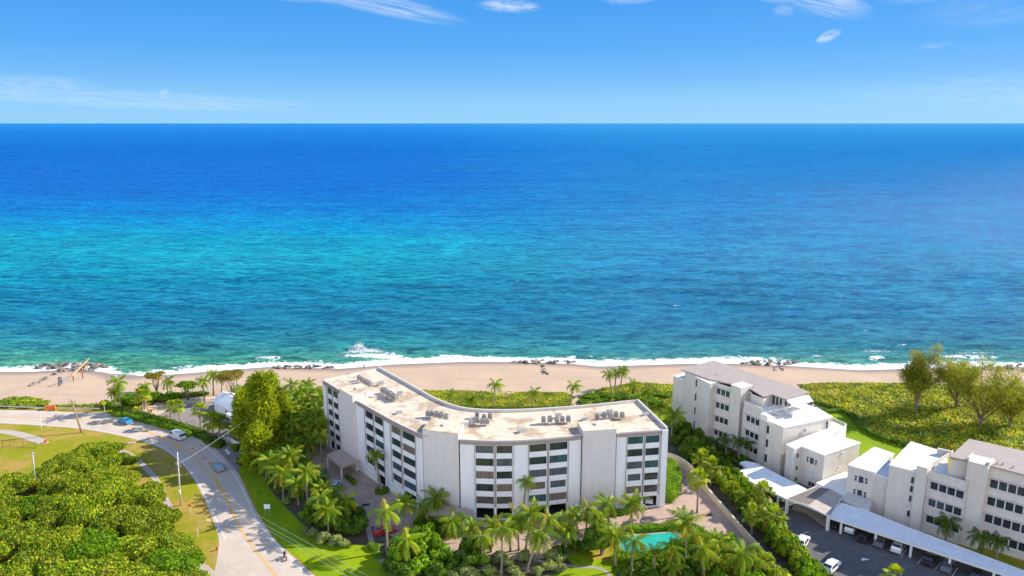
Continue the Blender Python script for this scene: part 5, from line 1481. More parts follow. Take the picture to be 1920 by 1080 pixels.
# umbrella trees on the beach
def flat_tree(seed, R_, H, mat, leaf, dens, spread=.8, nl=7, thick_=.28):
    rng = np.random.default_rng(seed); L = []
    for k in range(nl):
        a = 6.28 * k / nl + rng.uniform(-.3, .3); r = R_ * spread * rng.uniform(.35, .8) if k else 0
        q = R_ * rng.uniform(.28, .42); L.append((r * math.cos(a), r * math.sin(a), H * rng.uniform(.86, 1) - .12 * r, q, q, q * thick_ * 2))
    me = leafy('crown', L, dens, leaf, mat, seed, core=.55, shell=.3, jitter=.9)
    mb = MB(); limbs(mb, (0, 0, 0), [(l[0], l[1], l[2] - .1) for l in L], .2, rng, mid=.5)
    return me, mb.mesh('trunk', [M_bark], True, True)
M_brownleaf = leaf_mat('brownish_leaf', [(.17, .17, .03), (.24, .19, .05), (.13, .15, .025), (.27, .23, .06)], vamt=.2)
for (b, top, R_, mat, lab, sd_) in [((294, 735), 700, 3.6, M_brownleaf, 'flat-topped brownish tree on the beach between two coconut palms', 61), ((352, 750), 717, 3.4, M_green, 'rounded bright green tree on the beach left of three coconut palms', 62), ((437, 748), 697, 5.2, M_brownleaf, 'wide flat-topped olive tree behind the small white building', 63)]:
    B = att(*b); H = zat(b[0], top, B.y) - B.z
    o = empty('beach_tree', B, 0, lab, 'tree')
    c, t = flat_tree(sd_, R_, H - .4, mat, .34, 16, nl=10)
    link('crown', c, None, o); link('trunk', t, None, o)
# round tree by the pool
B = att(1128, 1040); o = empty('broadleaf_tree', B, 0, 'dense round dark green tree between the drive and the swimming pool', 'tree')
rng = np.random.default_rng(71)
link('crown', leafy('crown', rand_lobes(rng, 9, 3.6, 5.2, 3.5, .38, .55, .95), 16, .36, M_dkgrn, 71, core=.85), None, o)
mb = MB(); limbs(mb, (0, 0, 0), [(1, .5, 3), (-1, .6, 3), (0, -1, 3)], .25, rng); mb.build('trunk', M_bark, o)

# ---- whistling pines
def pine(name, label, base, limbs_def, mat, seed, dens=1.0, strand=.9, trunk_r=.45, mat_bark=None, clump=1.5, group=None, n1=15, wv_=.11, sp=.28):
    """limbs_def: list of polylines (each a list of (x,y,z) relative to base) carrying foliage clumps on their outer part"""
    rng = np.random.default_rng(seed)
    o = empty(name, base, 0, label, 'tree', group)
    mb = MB(); V, Fq = [], []
    Cs = []
    for pts, r0 in limbs_def:
        P = [Vector(p) for p in smooth_poly([tuple(p) for p in pts], 3, False)]
        n = len(P)
        mb.tube(P, [r0 * (1 - .88 * k / (n - 1)) for k in range(n)], 7)
        for k in range(n):
            t = k / (n - 1)
            if t < .38: continue
            for q in range(int(5 * dens * (1 + 2 * t))):
                d = Vector(rng.normal(0, 1, 3)); d.z = abs(d.z) * .55 - .1; d.normalize()
                e = P[k] + d * rng.uniform(.5, clump) * (1.15 - .35 * t)
                if q % 3 == 0: mb.tube([P[k], P[k].lerp(e, .5) + Vector((0, 0, .1)), e], [.05, .035, .015], 4, False)
                Cs.append(e)
    C = np.array([tuple(c) for c in Cs])
    P0 = np.repeat(C, n1, 0); n = len(P0); tone = np.clip(np.repeat(rng.uniform(0, 1, len(C)), n1) + rng.normal(0, .12, n), 0, 1)
    d = rng.normal(0, 1, (n, 3)); d[:, 2] = d[:, 2] * .8 + .55; d /= np.linalg.norm(d, axis=1, keepdims=True)
    a = P0 + rng.normal(0, sp, (n, 3)) + d * rng.uniform(0, .3, (n, 1)); L = strand * rng.uniform(.5, 1.5, (n, 1))
    b = a + d * L * .6; c = b + d * L * .4 + np.array([0, 0, -.18]) * L
    wv = np.cross(d, rng.normal(0, 1, (n, 3))); wv /= np.linalg.norm(wv, axis=1, keepdims=True); wv *= wv_
    Vn = np.stack([a - wv * .5, a + wv * .5, b + wv, b - wv, c + wv * .25, c - wv * .25], 1).reshape(-1, 3)
    i = np.arange(n)[:, None] * 6
    Fn = np.concatenate([i + np.array([0, 1, 2, 3]), i + np.array([3, 2, 4, 5])])
    me = np_mesh('crown', Vn, Fn, False, {'tone': np.repeat(tone, 6)}); me.materials.append(mat)
    link('crown', me, None, o)
    mb.build('trunk', mat_bark or M_pinebark, o, smooth=True)
    return o
def fan_limbs(rng, H, spread, n, base_r, z0=.12, lean=(0, 0)):
    out = []
    for k in range(n):
        a = 6.28 * k / n + rng.uniform(-.4, .4); s = spread * rng.uniform(.45, 1.0); h = H * rng.uniform(.62, 1.0) * (1.05 - .3 * s / spread)
        st = Vector((rng.normal(0, .15), rng.normal(0, .15), H * z0 * rng.uniform(.2, 1.3)))
        e = Vector((math.cos(a) * s + lean[0], math.sin(a) * s + lean[1], h))
        m1 = st.lerp(e, .33) + Vector((rng.normal(0, .5), rng.normal(0, .5), H * .05)); m2 = st.lerp(e, .68) + Vector((rng.normal(0, .6), rng.normal(0, .6), H * .03))
        out.append(([(0, 0, 0), tuple(st), tuple(m1), tuple(m2), tuple(e)], base_r * rng.uniform(.6, 1)))
        for q in range(3):
            f = rng.uniform(.4, .85); b0 = m1.lerp(m2, (f - .33) / .35) if f < .68 else m2.lerp(e, (f - .68) / .32)
            ee = b0 + Vector((rng.normal(0, spread * .28), rng.normal(0, spread * .28), rng.uniform(.08, .25) * H))
            out.append(([tuple(b0), tuple(b0.lerp(ee, .5) + Vector((rng.normal(0, .3), rng.normal(0, .3), .1))), tuple(ee)], base_r * .28))
    return out
rg_ = np.random.default_rng(81)
B = att(1716, 778); H = zat(1716, 650, B.y) - B.z
pine('whistling_pine', 'tall feathery pine standing alone on the green dune, left of the wide one', B, fan_limbs(rg_, H, 5.4, 8, .34, .25), M_pine2, 82, dens=.62, clump=1.9, strand=.7, n1=10, wv_=.07, sp=.45)
B = att(1838, 800); H = zat(1838, 672, B.y) - B.z
pine('whistling_pine', 'wide spreading multi-stemmed feathery pine at the right picture edge', B, fan_limbs(rg_, H, 10.5, 10, .36, .12, (.8, 1)), M_pine2, 83, dens=.5, clump=1.9, strand=.7, n1=10, wv_=.07, sp=.5)
B = att(1792, 765); H = zat(1792, 672, B.y) - B.z
pine('whistling_pine', 'feathery pine behind and between the tall one and the wide one', B, fan_limbs(rg_, H, 7.0, 7, .34, .2), M_pine2, 84, dens=.5, clump=1.7, strand=.7, n1=10, wv_=.07, sp=.5)
B = att(1893, 800); H = zat(1893, 700, B.y) - B.z
pine('whistling_pine', 'low feathery pine at the very right edge beside the wide one', B, fan_limbs(rg_, H * .85, 6.5, 6, .3, .15), M_pine2, 85, dens=.5, clump=1.7, strand=.7, n1=10, wv_=.07, sp=.5)
def cone_limbs(rng, H, Rb, n, lean=0):
    out = [([(0, 0, 0), (lean * .3, 0, H * .35), (lean * .7, 0, H * .7), (lean, 0, H)], .38)]
    for k in range(n):
        t = .08 + .88 * (k / n) ** .9; a = k * 2.4; s = Rb * (1.05 - t) ** .95 * rng.uniform(.75, 1.1) + .4
        b0 = Vector((lean * t, 0, H * t))
        e = b0 + Vector((math.cos(a) * s, math.sin(a) * s, rng.uniform(.2, .6) * s + .3))
        m = b0.lerp(e, .5) + Vector((0, 0, .15 * s))
        out.append(([tuple(b0), tuple(m), tuple(e)], .09))
        if k % 4 == 0 and t > .3:
            q = b0.lerp(e, .7); out.append(([tuple(q), tuple(q + Vector((0, 0, 1.3))), tuple(q + Vector((rng.normal(0, .3), rng.normal(0, .3), rng.uniform(2.2, 3.8))))], .05))
    return out
B = att(498, 855); H = zat(498, 697, B.y) - B.z
B = Vector((B.x, B.y, 0))
pine('whistling_pine', 'tall dense bright green pine beside the small white building', B, cone_limbs(rg_, min(H, 18.5), 3.9, 64), M_pine, 86, dens=.62, clump=1.6, strand=1.15)
B = att(470, 838); pine('whistling_pine', 'bright green pine leaning left over the drive entrance', B, cone_limbs(rg_, 12.5, 3.2, 44, -.8), M_pine, 87, dens=.62, clump=1.4, strand=1.1)
B = att(512, 822); pine('whistling_pine', 'pointed bright green pine at the back of the dense pine group', B, cone_limbs(rg_, 15, 2.8, 46, .2), M_pine, 90, dens=.62, clump=1.3, strand=1.1)
B = att(485, 812); pine('whistling_pine', 'pointed bright green pine close behind the white building corner', B, cone_limbs(rg_, 13, 2.6, 40, -.2), M_pine, 91, dens=.62, clump=1.3, strand=1.1)
B = att(527, 838); pine('whistling_pine', 'bright green pine on the right side of the dense pine group', B, cone_limbs(rg_, 12, 3.0, 44, .4), M_pine, 88, dens=.62, clump=1.4, strand=1.1)
B = att(488, 880); pine('whistling_pine', 'low bushy yellow-green pine in front of the dense pine group at the lawn edge', B, cone_limbs(rg_, 8, 3.8, 40, -.3), M_pine, 89, dens=.7, clump=1.5, strand=.9)

# ---- hedges and beds: each clipped length is one thing
def hedge(label, px, wd, h, mat, leaf=.2, dens=20, seed=1, z=0, name='hedge', smooth=3, wob=.15, world_pts=None):
    rng = np.random.default_rng(seed)
    pts = world_pts or [at(x, y, z) for x, y in px]
    pts = smooth_poly(pts, smooth, False) if smooth else pts
    c = pts[len(pts) // 2]
    o = empty(name, (c[0], c[1], 0), 0, label, 'hedge', world=True)
    core = MB(); P, Nn = [], []
    for a, b in zip(pts, pts[1:]):
        a, b = V2(a), V2(b); d = (b - a); L = d.length
        if L < .05: continue
        d.normalize(); n_ = Vector((d.y, -d.x))
        q = [a + n_ * wd / 2 * .86 - d * .1, b + n_ * wd / 2 * .86 + d * .1, b - n_ * wd / 2 * .86 + d * .1, a - n_ * wd / 2 * .86 - d * .1]
        core.prism([tuple(v) for v in q], 0, h * .9)
        za = float(terr(a.x, a.y))
        m = int(L * (wd + 2 * h) * dens)
        u = rng.uniform(0, L, m); s = rng.uniform(0, wd + 2 * h, m)
        off = np.where(s < h, -wd / 2, np.where(s > h + wd, wd / 2, s - h - wd / 2)); zz = np.where(s < h, s, np.where(s > h + wd, 2 * h + wd - s, h))
        off = off + rng.normal(0, .06 + wob * .3, m); zz = zz + rng.normal(0, .07 + wob * .5, m)
        pp = np.stack([a.x + d.x * u + n_.x * off, a.y + d.y * u + n_.y * off, np.maximum(zz, .05) + za], 1)
        nn = np.stack([np.where(np.abs(off) > wd * .4, n_.x * np.sign(off), 0), np.where(np.abs(off) > wd * .4, n_.y * np.sign(off), 0), np.where(np.abs(off) > wd * .4, .3, 1)], 1)
        P.append(pp); Nn.append(nn)
    P = np.concatenate(P); Nn = np.concatenate(Nn)
    V, Fq = cards(P, Nn, leaf * rng.uniform(.6, 1.3, len(P)), rng, 1.5, .6)
    me = np_mesh('foliage', V, Fq); me.materials.append(mat); link('foliage', me, None, o)
    core.build('inner_growth', mat, o)
    return o
hedge('long dark clipped hedge along the outer curve of the road', [(211, 779), (240, 783), (275, 792), (310, 802), (340, 810), (356, 818)], 1.6, 1.3, M_green, .28, 14, 101)
hedge('darker hedge behind the roadside hedge beside the car park', [(214, 772), (245, 777), (285, 788), (320, 798), (345, 806), (372, 814)], 1.4, 1.6, M_dkgrn, .26, 14, 102)
hedge('bushy hedge end between the car park palms and the drive entrance', [(372, 815), (390, 825), (404, 835), (418, 838)], 2.6, 1.4, M_dkgrn, .3, 14, 103, wob=.4)
hedge('low clipped hedge strip on the beach side behind the roof of the big building', [(820, 763), (900, 768), (960, 769), (1055, 769), (1066, 768)], 1.0, .9, M_dkgrn, .2, 20, 104, smooth=0)
hedge('bright green hedge curving round the right corner of the big building', [(1252, 880), (1264, 905), (1262, 925), (1248, 942)], 2.6, 3.0, M_green, .24, 26, 105, wob=.3)
hedge('low bright hedge behind the swimming pool', [(1180, 996), (1215, 995), (1265, 991), (1290, 994)], 1.6, 1.1, M_green, .2, 24, 106)
hedge('clipped hedge in front of the swimming pool', [(1150, 1048), (1175, 1052), (1210, 1052), (1258, 1045), (1288, 1024)], 2.6, 1.5, M_green, .24, 22, 107, wob=.3)
hedge('small clipped hedge under the right stair tower by the drive', [(1070, 972), (1100, 972), (1125, 970), (1150, 967), (1178, 962)], 1.3, 1.0, M_dkgrn, .2, 24, 108)
hedge('narrow dark hedge curving between the lawn and the green dune', [(1515, 752), (1545, 762), (1575, 770), (1597, 782), (1615, 802), (1650, 822), (1700, 838)], 1.5, 1.1, M_dkgrn, .26, 14, 109)
hedge('short straight dark hedge on the lawn beside the awning', [(1525, 770), (1545, 774), (1575, 773)], 1.2, 1.0, M_dkgrn, .26, 14, 110, smooth=0)
hedge('small dark hedge beside the first entrance canopy', [(650, 895), (662, 906), (665, 910)], .9, .9, M_dkgrn, .18, 26, 111, smooth=0)
hedge('small green island hedge round the foot of the tall forecourt palm', [(706, 925), (716, 927), (728, 920), (716, 917), (706, 922)], 1.0, .7, M_dkgrn, .2, 26, 112, smooth=0)
hedge('low hedge in front of the middle entrance canopy', [(826, 975), (850, 983), (880, 984)], .9, .9, M_dkgrn, .18, 26, 113, smooth=0)
# big hedge between the garden wall and the car park, bush by bush
Gh = 'bushes of the tall hedge between the garden wall and the car park'
rr = random.Random(9)
wl = [(1272, 838), (1306, 853), (1330, 880), (1366, 912), (1400, 950), (1438, 990), (1480, 1038), (1525, 1088)]
rl = [(1300, 815), (1345, 858), (1378, 885), (1420, 925), (1450, 970), (1478, 1010), (1520, 1055), (1570, 1100)]
cnt = 0
for k in range(46):
    t = (k + .5) / 46 * (len(wl) - 1); i = min(int(t), len(wl) - 2); f = t - i
    for j in range(3):
        s_ = (j + .5 + rr.uniform(-.25, .25)) / 3
        a = [wl[i][q] * (1 - f) + wl[i + 1][q] * f for q in (0, 1)]; b = [rl[i][q] * (1 - f) + rl[i + 1][q] * f for q in (0, 1)]
        z = 3.0; X, Y = at(a[0] * (1 - s_) + b[0] * s_ + 4, a[1] * (1 - s_) + b[1] * s_, z)
        kd = ['grape', 'bright', 'deep', 'grape'][rr.randrange(4)] if k > 12 else ['deep', 'deep', 'grape'][rr.randrange(3)]
        shrub((X, Y, 0), kd, rr.uniform(1.3, 1.9), rr.uniform(2.6, 3.6), 'leafy bush merged into the tall hedge right of the garden wall', Gh); cnt += 1
# shrubs at the foot of the stepped building
for i, (x, y) in enumerate([(1278, 800), (1296, 808), (1285, 822), (1305, 824), (1270, 815), (1265, 835), (1322, 838), (1290, 838)]):
    shrub_px(x, y, 'deep', 1.7, 2.4, 'dark shrub in the bed between the big palm and the stepped building', 'dark shrubs left of the stepped building')
for i, (x, y) in enumerate([(1345, 856), (1358, 862), (1372, 868), (1388, 872), (1350, 848), (1366, 855), (1380, 861), (1395, 866)]):
    shrub_px(x, y, 'deep', 1.3, 1.3, 'low dark shrub under the dark palms at the foot of the stepped building', 'low shrubs under the dark palms')
# beds by the road and the forecourt
Gb = 'shrubs of the planting bed between road and forecourt'
beds = [('deep', [(596, 985, 2.0, 2.4), (615, 995, 2.2, 2.8), (635, 1000, 2.4, 3.2), (655, 1005, 2.3, 3.0), (672, 1000, 2.0, 3.2), (625, 975, 2.0, 3.0), (648, 978, 2.2, 3.4), (668, 980, 2.0, 3.0), (610, 970, 1.6, 2.2), (510, 910, 1.6, 1.4), (530, 925, 1.6, 1.4), (548, 905, 1.5, 1.8), (575, 915, 1.8, 2.2), (500, 890, 1.4, 1.5), (520, 895, 1.6, 2)], 'dark green shrub in the planting bed between the road and the forecourt'),
        ('bright', [(575, 975, 1.5, 2.0), (590, 960, 1.6, 2.4), (602, 950, 1.5, 2.2), (640, 965, 1.6, 2.6), (660, 960, 1.6, 2.4), (560, 935, 1.2, 1.2), (620, 955, 1.5, 2.4), (700, 1030, 1.4, .8), (708, 1045, 1.3, .8)], 'bright green shrub in the planting bed between the road and the forecourt'),
        ('silver', [(585, 1008, 1.3, 1.6), (605, 1018, 1.5, 1.8), (628, 1022, 1.5, 1.6), (645, 1024, 1.2, 1.3), (575, 1000, 1.0, 1.1), (538, 943, 1.1, .9)], 'silver-grey shrub at the front of the planting bed by the road')]
for kd, L, lab in beds:
    for x, y, r_, h in L: shrub_px(x, y, kd, r_, h, lab, Gb)
Gc = 'shrubs in front of the sunlit forecourt'
beds = [('bright', [(745, 1060, 2.2, 3.0), (765, 1045, 2.4, 3.6), (790, 1050, 2.5, 3.8), (815, 1040, 2.3, 3.6), (800, 1015, 2.0, 2.8), (775, 1020, 1.9, 2.8), (830, 1060, 2.2, 3.0), (785, 1075, 2.2, 2.6), (900, 1060, 1.8, 2.2), (745, 1030, 1.3, 1.6)], 'bright leafy shrub in the mound below the red car'),
        ('deep', [(735, 1075, 2.0, 2.2), (760, 1085, 2.2, 2.4), (820, 1080, 2.2, 2.4), (850, 1070, 2.0, 2.2), (880, 1040, 1.9, 3.0), (905, 1035, 1.8, 2.6), (875, 1065, 2.0, 2.4), (790, 990, 1.6, 2.2), (810, 998, 1.8, 2.4), (830, 1010, 1.6, 2.0), (1060, 1035, 1.5, 1.6), (1078, 1032, 1.5, 1.6), (1095, 1035, 1.4, 1.4), (1040, 1040, 1.4, 1.3)], 'dark leafy shrub in front of the paved forecourt'),
        ('silver', [(870, 1080, 1.6, 1.6), (890, 1085, 1.6, 1.5), (915, 1075, 1.4, 1.4), (935, 1055, 1.5, 1.8), (950, 1060, 1.3, 1.5), (960, 1075, 1.4, 1.2), (970, 1090, 1.5, 1.3), (985, 1050, 1.3, 1.5), (1035, 1050, 1.5, 1.6), (1048, 1058, 1.5, 1.5), (1030, 1068, 1.5, 1.6), (1050, 1072, 1.2, 1.2), (1010, 1078, 1.2, 1.2), (860, 1050, 1.3, 1.6), (845, 1085, 1.4, 1.2)], 'silver-blue shrub at the bottom edge in front of the forecourt')]
for kd, L, lab in beds:
    for x, y, r_, h in L: shrub_px(x, y, kd, r_, h, lab, Gc)
Gp = 'shrubs round the swimming pool'
for x, y, kd, r_, h in [(1160, 1085, 'deep', 2, 2.2), (1200, 1075, 'deep', 2, 1.8), (1225, 1070, 'bright', 2.2, 2.4), (1250, 1065, 'deep', 2.2, 2.4), (1268, 1050, 'deep', 2.2, 3.2), (1275, 1080, 'deep', 2.2, 2.8), (1300, 1075, 'deep', 2.0, 2.8), (1310, 1045, 'bright', 2.0, 3.0), (1325, 1030, 'bright', 2.0, 3.0), (1345, 1050, 'bright', 2.2, 3.0), (1330, 1070, 'grape', 2.2, 3.2), (1365, 1075, 'grape', 2.3, 3.2), (1385, 1060, 'bright', 2.0, 2.6), (1410, 1075, 'grape', 2.2, 3.0), (1430, 1070, 'grape', 2.2, 3.0), (1300, 1020, 'deep', 1.8, 2.8), (1365, 1025, 'bright', 1.6, 2.2), (1230, 1100, 'deep', 2.2, 2.6), (1290, 1110, 'deep', 2.4, 3), (1350, 1110, 'bright', 2.4, 3), (1410, 1110, 'bright', 2.4, 3), (1455, 1100, 'grape', 2.4, 3)]:
    shrub_px(x, y, kd, r_, h, 'leafy shrub in the thick planting round the swimming pool', Gp)
Gs = 'sea grape shrubs beside the car park on the beach'
for x, y, r_, h in [(236, 757, 2.6, 2.2), (246, 762, 2.6, 2.4), (256, 755, 2.8, 2.4), (268, 758, 2.4, 2.2), (285, 752, 2.8, 1.8), (302, 752, 2.8, 1.8), (318, 748, 2.6, 1.5), (335, 745, 2.6, 1.3), (225, 764, 2.0, 1.6), (208, 766, 2.0, 1.8), (200, 762, 1.8, 1.5), (350, 744, 2.4, 1.1), (367, 742, 2.4, 1.0), (380, 741, 2.2, 1.0), (276, 747, 2.2, 1.6), (294, 745, 2.2, 1.4)]:
    shrub_px(x, y, 'grape' if x % 2 else 'bright', r_, h, 'yellow-green round-leaved shrub between the beach and the small car park', Gs)
for x, y, r_, h in [(15, 760, 3.2, 1.0), (30, 757, 3.4, 1.3), (48, 758, 3.0, 1.1), (62, 761, 2.8, 1.0), (75, 760, 2.6, .9), (0, 762, 3, .9), (-25, 762, 3, .9)]:
    shrub_px(x, y, 'grape', r_, h, 'low olive dune shrub between the road and the sand at the left edge', 'dune shrubs at the left edge')
for x, y, r_, h in [(560, 835, 2.4, 2.8), (600, 838, 2.2, 2.4), (535, 850, 2.2, 2.5), (520, 815, 2.5, 3), (550, 805, 2.6, 3.4), (575, 815, 2.4, 3), (600, 800, 2.4, 3), (585, 780, 2.4, 3), (605, 760, 2.2, 2.6), (455, 870, 1.6, 1.6), (440, 845, 1.4, 1.5), (545, 775, 2.6, 3), (565, 760, 2.6, 3), (525, 790, 2.6, 3), (590, 750, 2.4, 2.6), (570, 745, 2.4, 2.4), (550, 750, 2.4, 2.4)]:
    shrub_px(x, y, 'deep', r_, h, 'dark undergrowth shrub beneath the palm stand left of the big building', 'undergrowth beneath the palm stand')
for x, y, r_, h in [(1110, 748, 2.4, 1.5), (1125, 742, 2.6, 1.6), (1140, 746, 2.6, 1.8), (1160, 745, 2.6, 2.0), (1180, 748, 2.4, 2.0), (1200, 750, 2.4, 2.0), (1218, 756, 2.4, 2.0), (1095, 756, 2.0, 1.2), (1235, 765, 2.2, 2), (1225, 740, 2.4, 1.4), (1245, 745, 2.4, 1.5), (1130, 756, 2.2, 1.4), (1155, 760, 2.2, 1.5)]:
    shrub_px(x, y, 'deep' if (x + y) % 2 else 'bright', r_, h * .6, 'dune shrub under the tall palm group between the two buildings', 'dune shrubs between the buildings')
# spiky agaves
ag = MB(); rng = np.random.default_rng(5)
for k in range(26):
    a = k * 2.4; e = R(80 - 60 * k / 26); L = rng.uniform(.8, 1.1)
    d = Vector((math.cos(a) * math.cos(e), math.sin(a) * math.cos(e), math.sin(e))); s_ = Vector((-math.sin(a), math.cos(a), 0)) * .09
    m = d * L * .5; t = d * L - Vector((0, 0, .1))
    ag.face([-s_, s_, m + s_, m - s_]); ag.face([m - s_, m + s_, t])
AG = ag.mesh('leaves', [M_grey])
for x, y, s_, lab in [(588, 1000, 1.6, 'big blue-grey spiky agave at the corner of the roadside bed'), (965, 1068, 1.2, 'spiky pale agave left of the leaning palm foot'), (978, 1080, 1.1, 'spiky pale agave at the bottom edge by the leaning palm'), (540, 938, 1.1, 'spiky yellow-grey agave in the dark bed near the white sign')]:
    o = empty('agave', att(x, y), 0, lab, 'agave'); a = link('leaves', AG, None, o); a.scale = (s_,) * 3

# ---- dune ground cover: nobody could count it
def cover(name, px, dens, size, mat, seed, hmax=.35, base=True, hill=.25):
    poly = [tuple(att(*p))[:2] for p in px]
    rng = np.random.default_rng(seed)
    xs = [p[0] for p in poly]; ys = [p[1] for p in poly]
    A = (max(xs) - min(xs)) * (max(ys) - min(ys)); n = int(A * dens)
    X = rng.uniform(min(xs), max(xs), n); Y = rng.uniform(min(ys), max(ys), n)
    k = inside(poly, X, Y); X = X[k]; Y = Y[k]
    hum = hill * (1 + np.sin(X * .55 + 2 * np.sin(Y * .2)) * np.sin(Y * .7 + np.sin(X * .31)))
    Z = terr(X, Y) + hum + rng.uniform(.02, hmax, len(X))
    V, Fq = cards(np.stack([X, Y, Z], 1), np.tile([0, -.25, 1.], (len(X), 1)), size * rng.uniform(.5, 1.4, len(X)), rng, 1.7, .55)
    me = np_mesh(name, V, Fq); me.materials.append(mat)
    tag(link(name, me), kind='stuff')
    if base:
        st = 1.6
        gx = np.arange(min(xs), max(xs), st); gy = np.arange(min(ys), max(ys), st)
        GX, GY = np.meshgrid(gx, gy); ins = inside(poly, GX + st / 2, GY + st / 2)
        GZ = terr(GX, GY) + .05 + .7 * hill * (1 + np.sin(GX * .55 + 2 * np.sin(GY * .2)) * np.sin(GY * .7 + np.sin(GX * .31)))
        nx = len(gx); i = (np.arange(len(gy) - 1)[:, None] * nx + np.arange(nx - 1)[None, :])
        Fb = np.stack([i, i + 1, i + 1 + nx, i + nx], -1)[ins[:-1, :-1]]
        me = np_mesh('dune_scrub_ground', np.stack([GX, GY, GZ], -1).reshape(-1, 3), Fb.reshape(-1, 4), True); me.materials.append(M_scrub)
        tag(link('dune_scrub_ground', me), kind='structure')
cover('dune_ground_cover', [(1500, 722), (1560, 719), (1650, 719), (1760, 722), (1860, 727), (2050, 735), (2300, 745), (2400, 900), (1990, 880), (1850, 850), (1705, 842), (1660, 830), (1618, 806), (1600, 785), (1575, 771), (1510, 748)], 7.5, .50, M_cover, 201, .3, hill=.14)
cover('dune_ground_cover', [(775, 731), (850, 733), (950, 735), (1060, 736), (1078, 745), (1068, 762), (960, 765), (860, 765), (800, 760)], 9, .38, M_cover, 202, .18, hill=.04)
cover('dune_ground_cover', [(1085, 745), (1130, 728), (1190, 718), (1280, 722), (1285, 760), (1240, 775), (1160, 768), (1095, 765)], 9, .38, M_cover, 203, .22, hill=.06)
cover('dune_ground_cover', [(-80, 752), (0, 752), (20, 745), (50, 745), (90, 752), (88, 763), (40, 765), (-80, 765)], 8, .4, M_cover, 204, .25, hill=.15)
cover('dune_ground_cover', [(90, 760), (190, 758), (215, 752), (235, 745), (300, 742), (395, 738), (390, 743), (340, 749), (300, 752), (265, 766), (215, 768), (190, 766), (90, 765)], 7, .4, M_cover, 205, .25, hill=.1)
# ================================================================ swimming pool
pp = [(1160, 1007), (1220, 1002), (1265, 999), (1281, 1016), (1259, 1034), (1207, 1040), (1176, 1042), (1166, 1026)]
PP = [at(*p) for p in pp]; c = sum((V2(p) for p in PP), Vector((0, 0))) / len(PP)
r = empty('swimming_pool', (c.x, c.y, 0), 0, 'turquoise swimming pool behind the palms at the bottom right of the big building', 'swimming pool', world=True)
def grow(P, k):
    c = sum((V2(p) for p in P), Vector((0, 0))) / len(P)
    return [tuple(V2(p) + (V2(p) - c).normalized() * k) for p in P]
m = MB(); m.prism(grow(PP, .7), -.2, .07); m.build('coping', M_walk, r)
m = MB(); m.prism(PP, -.2, .10); m.build('water', pbr('pool_water', (.02, .40, .31), .12, var=.12, vscale=.5, spec=.4, bump=.03, bscale=1.5), r)

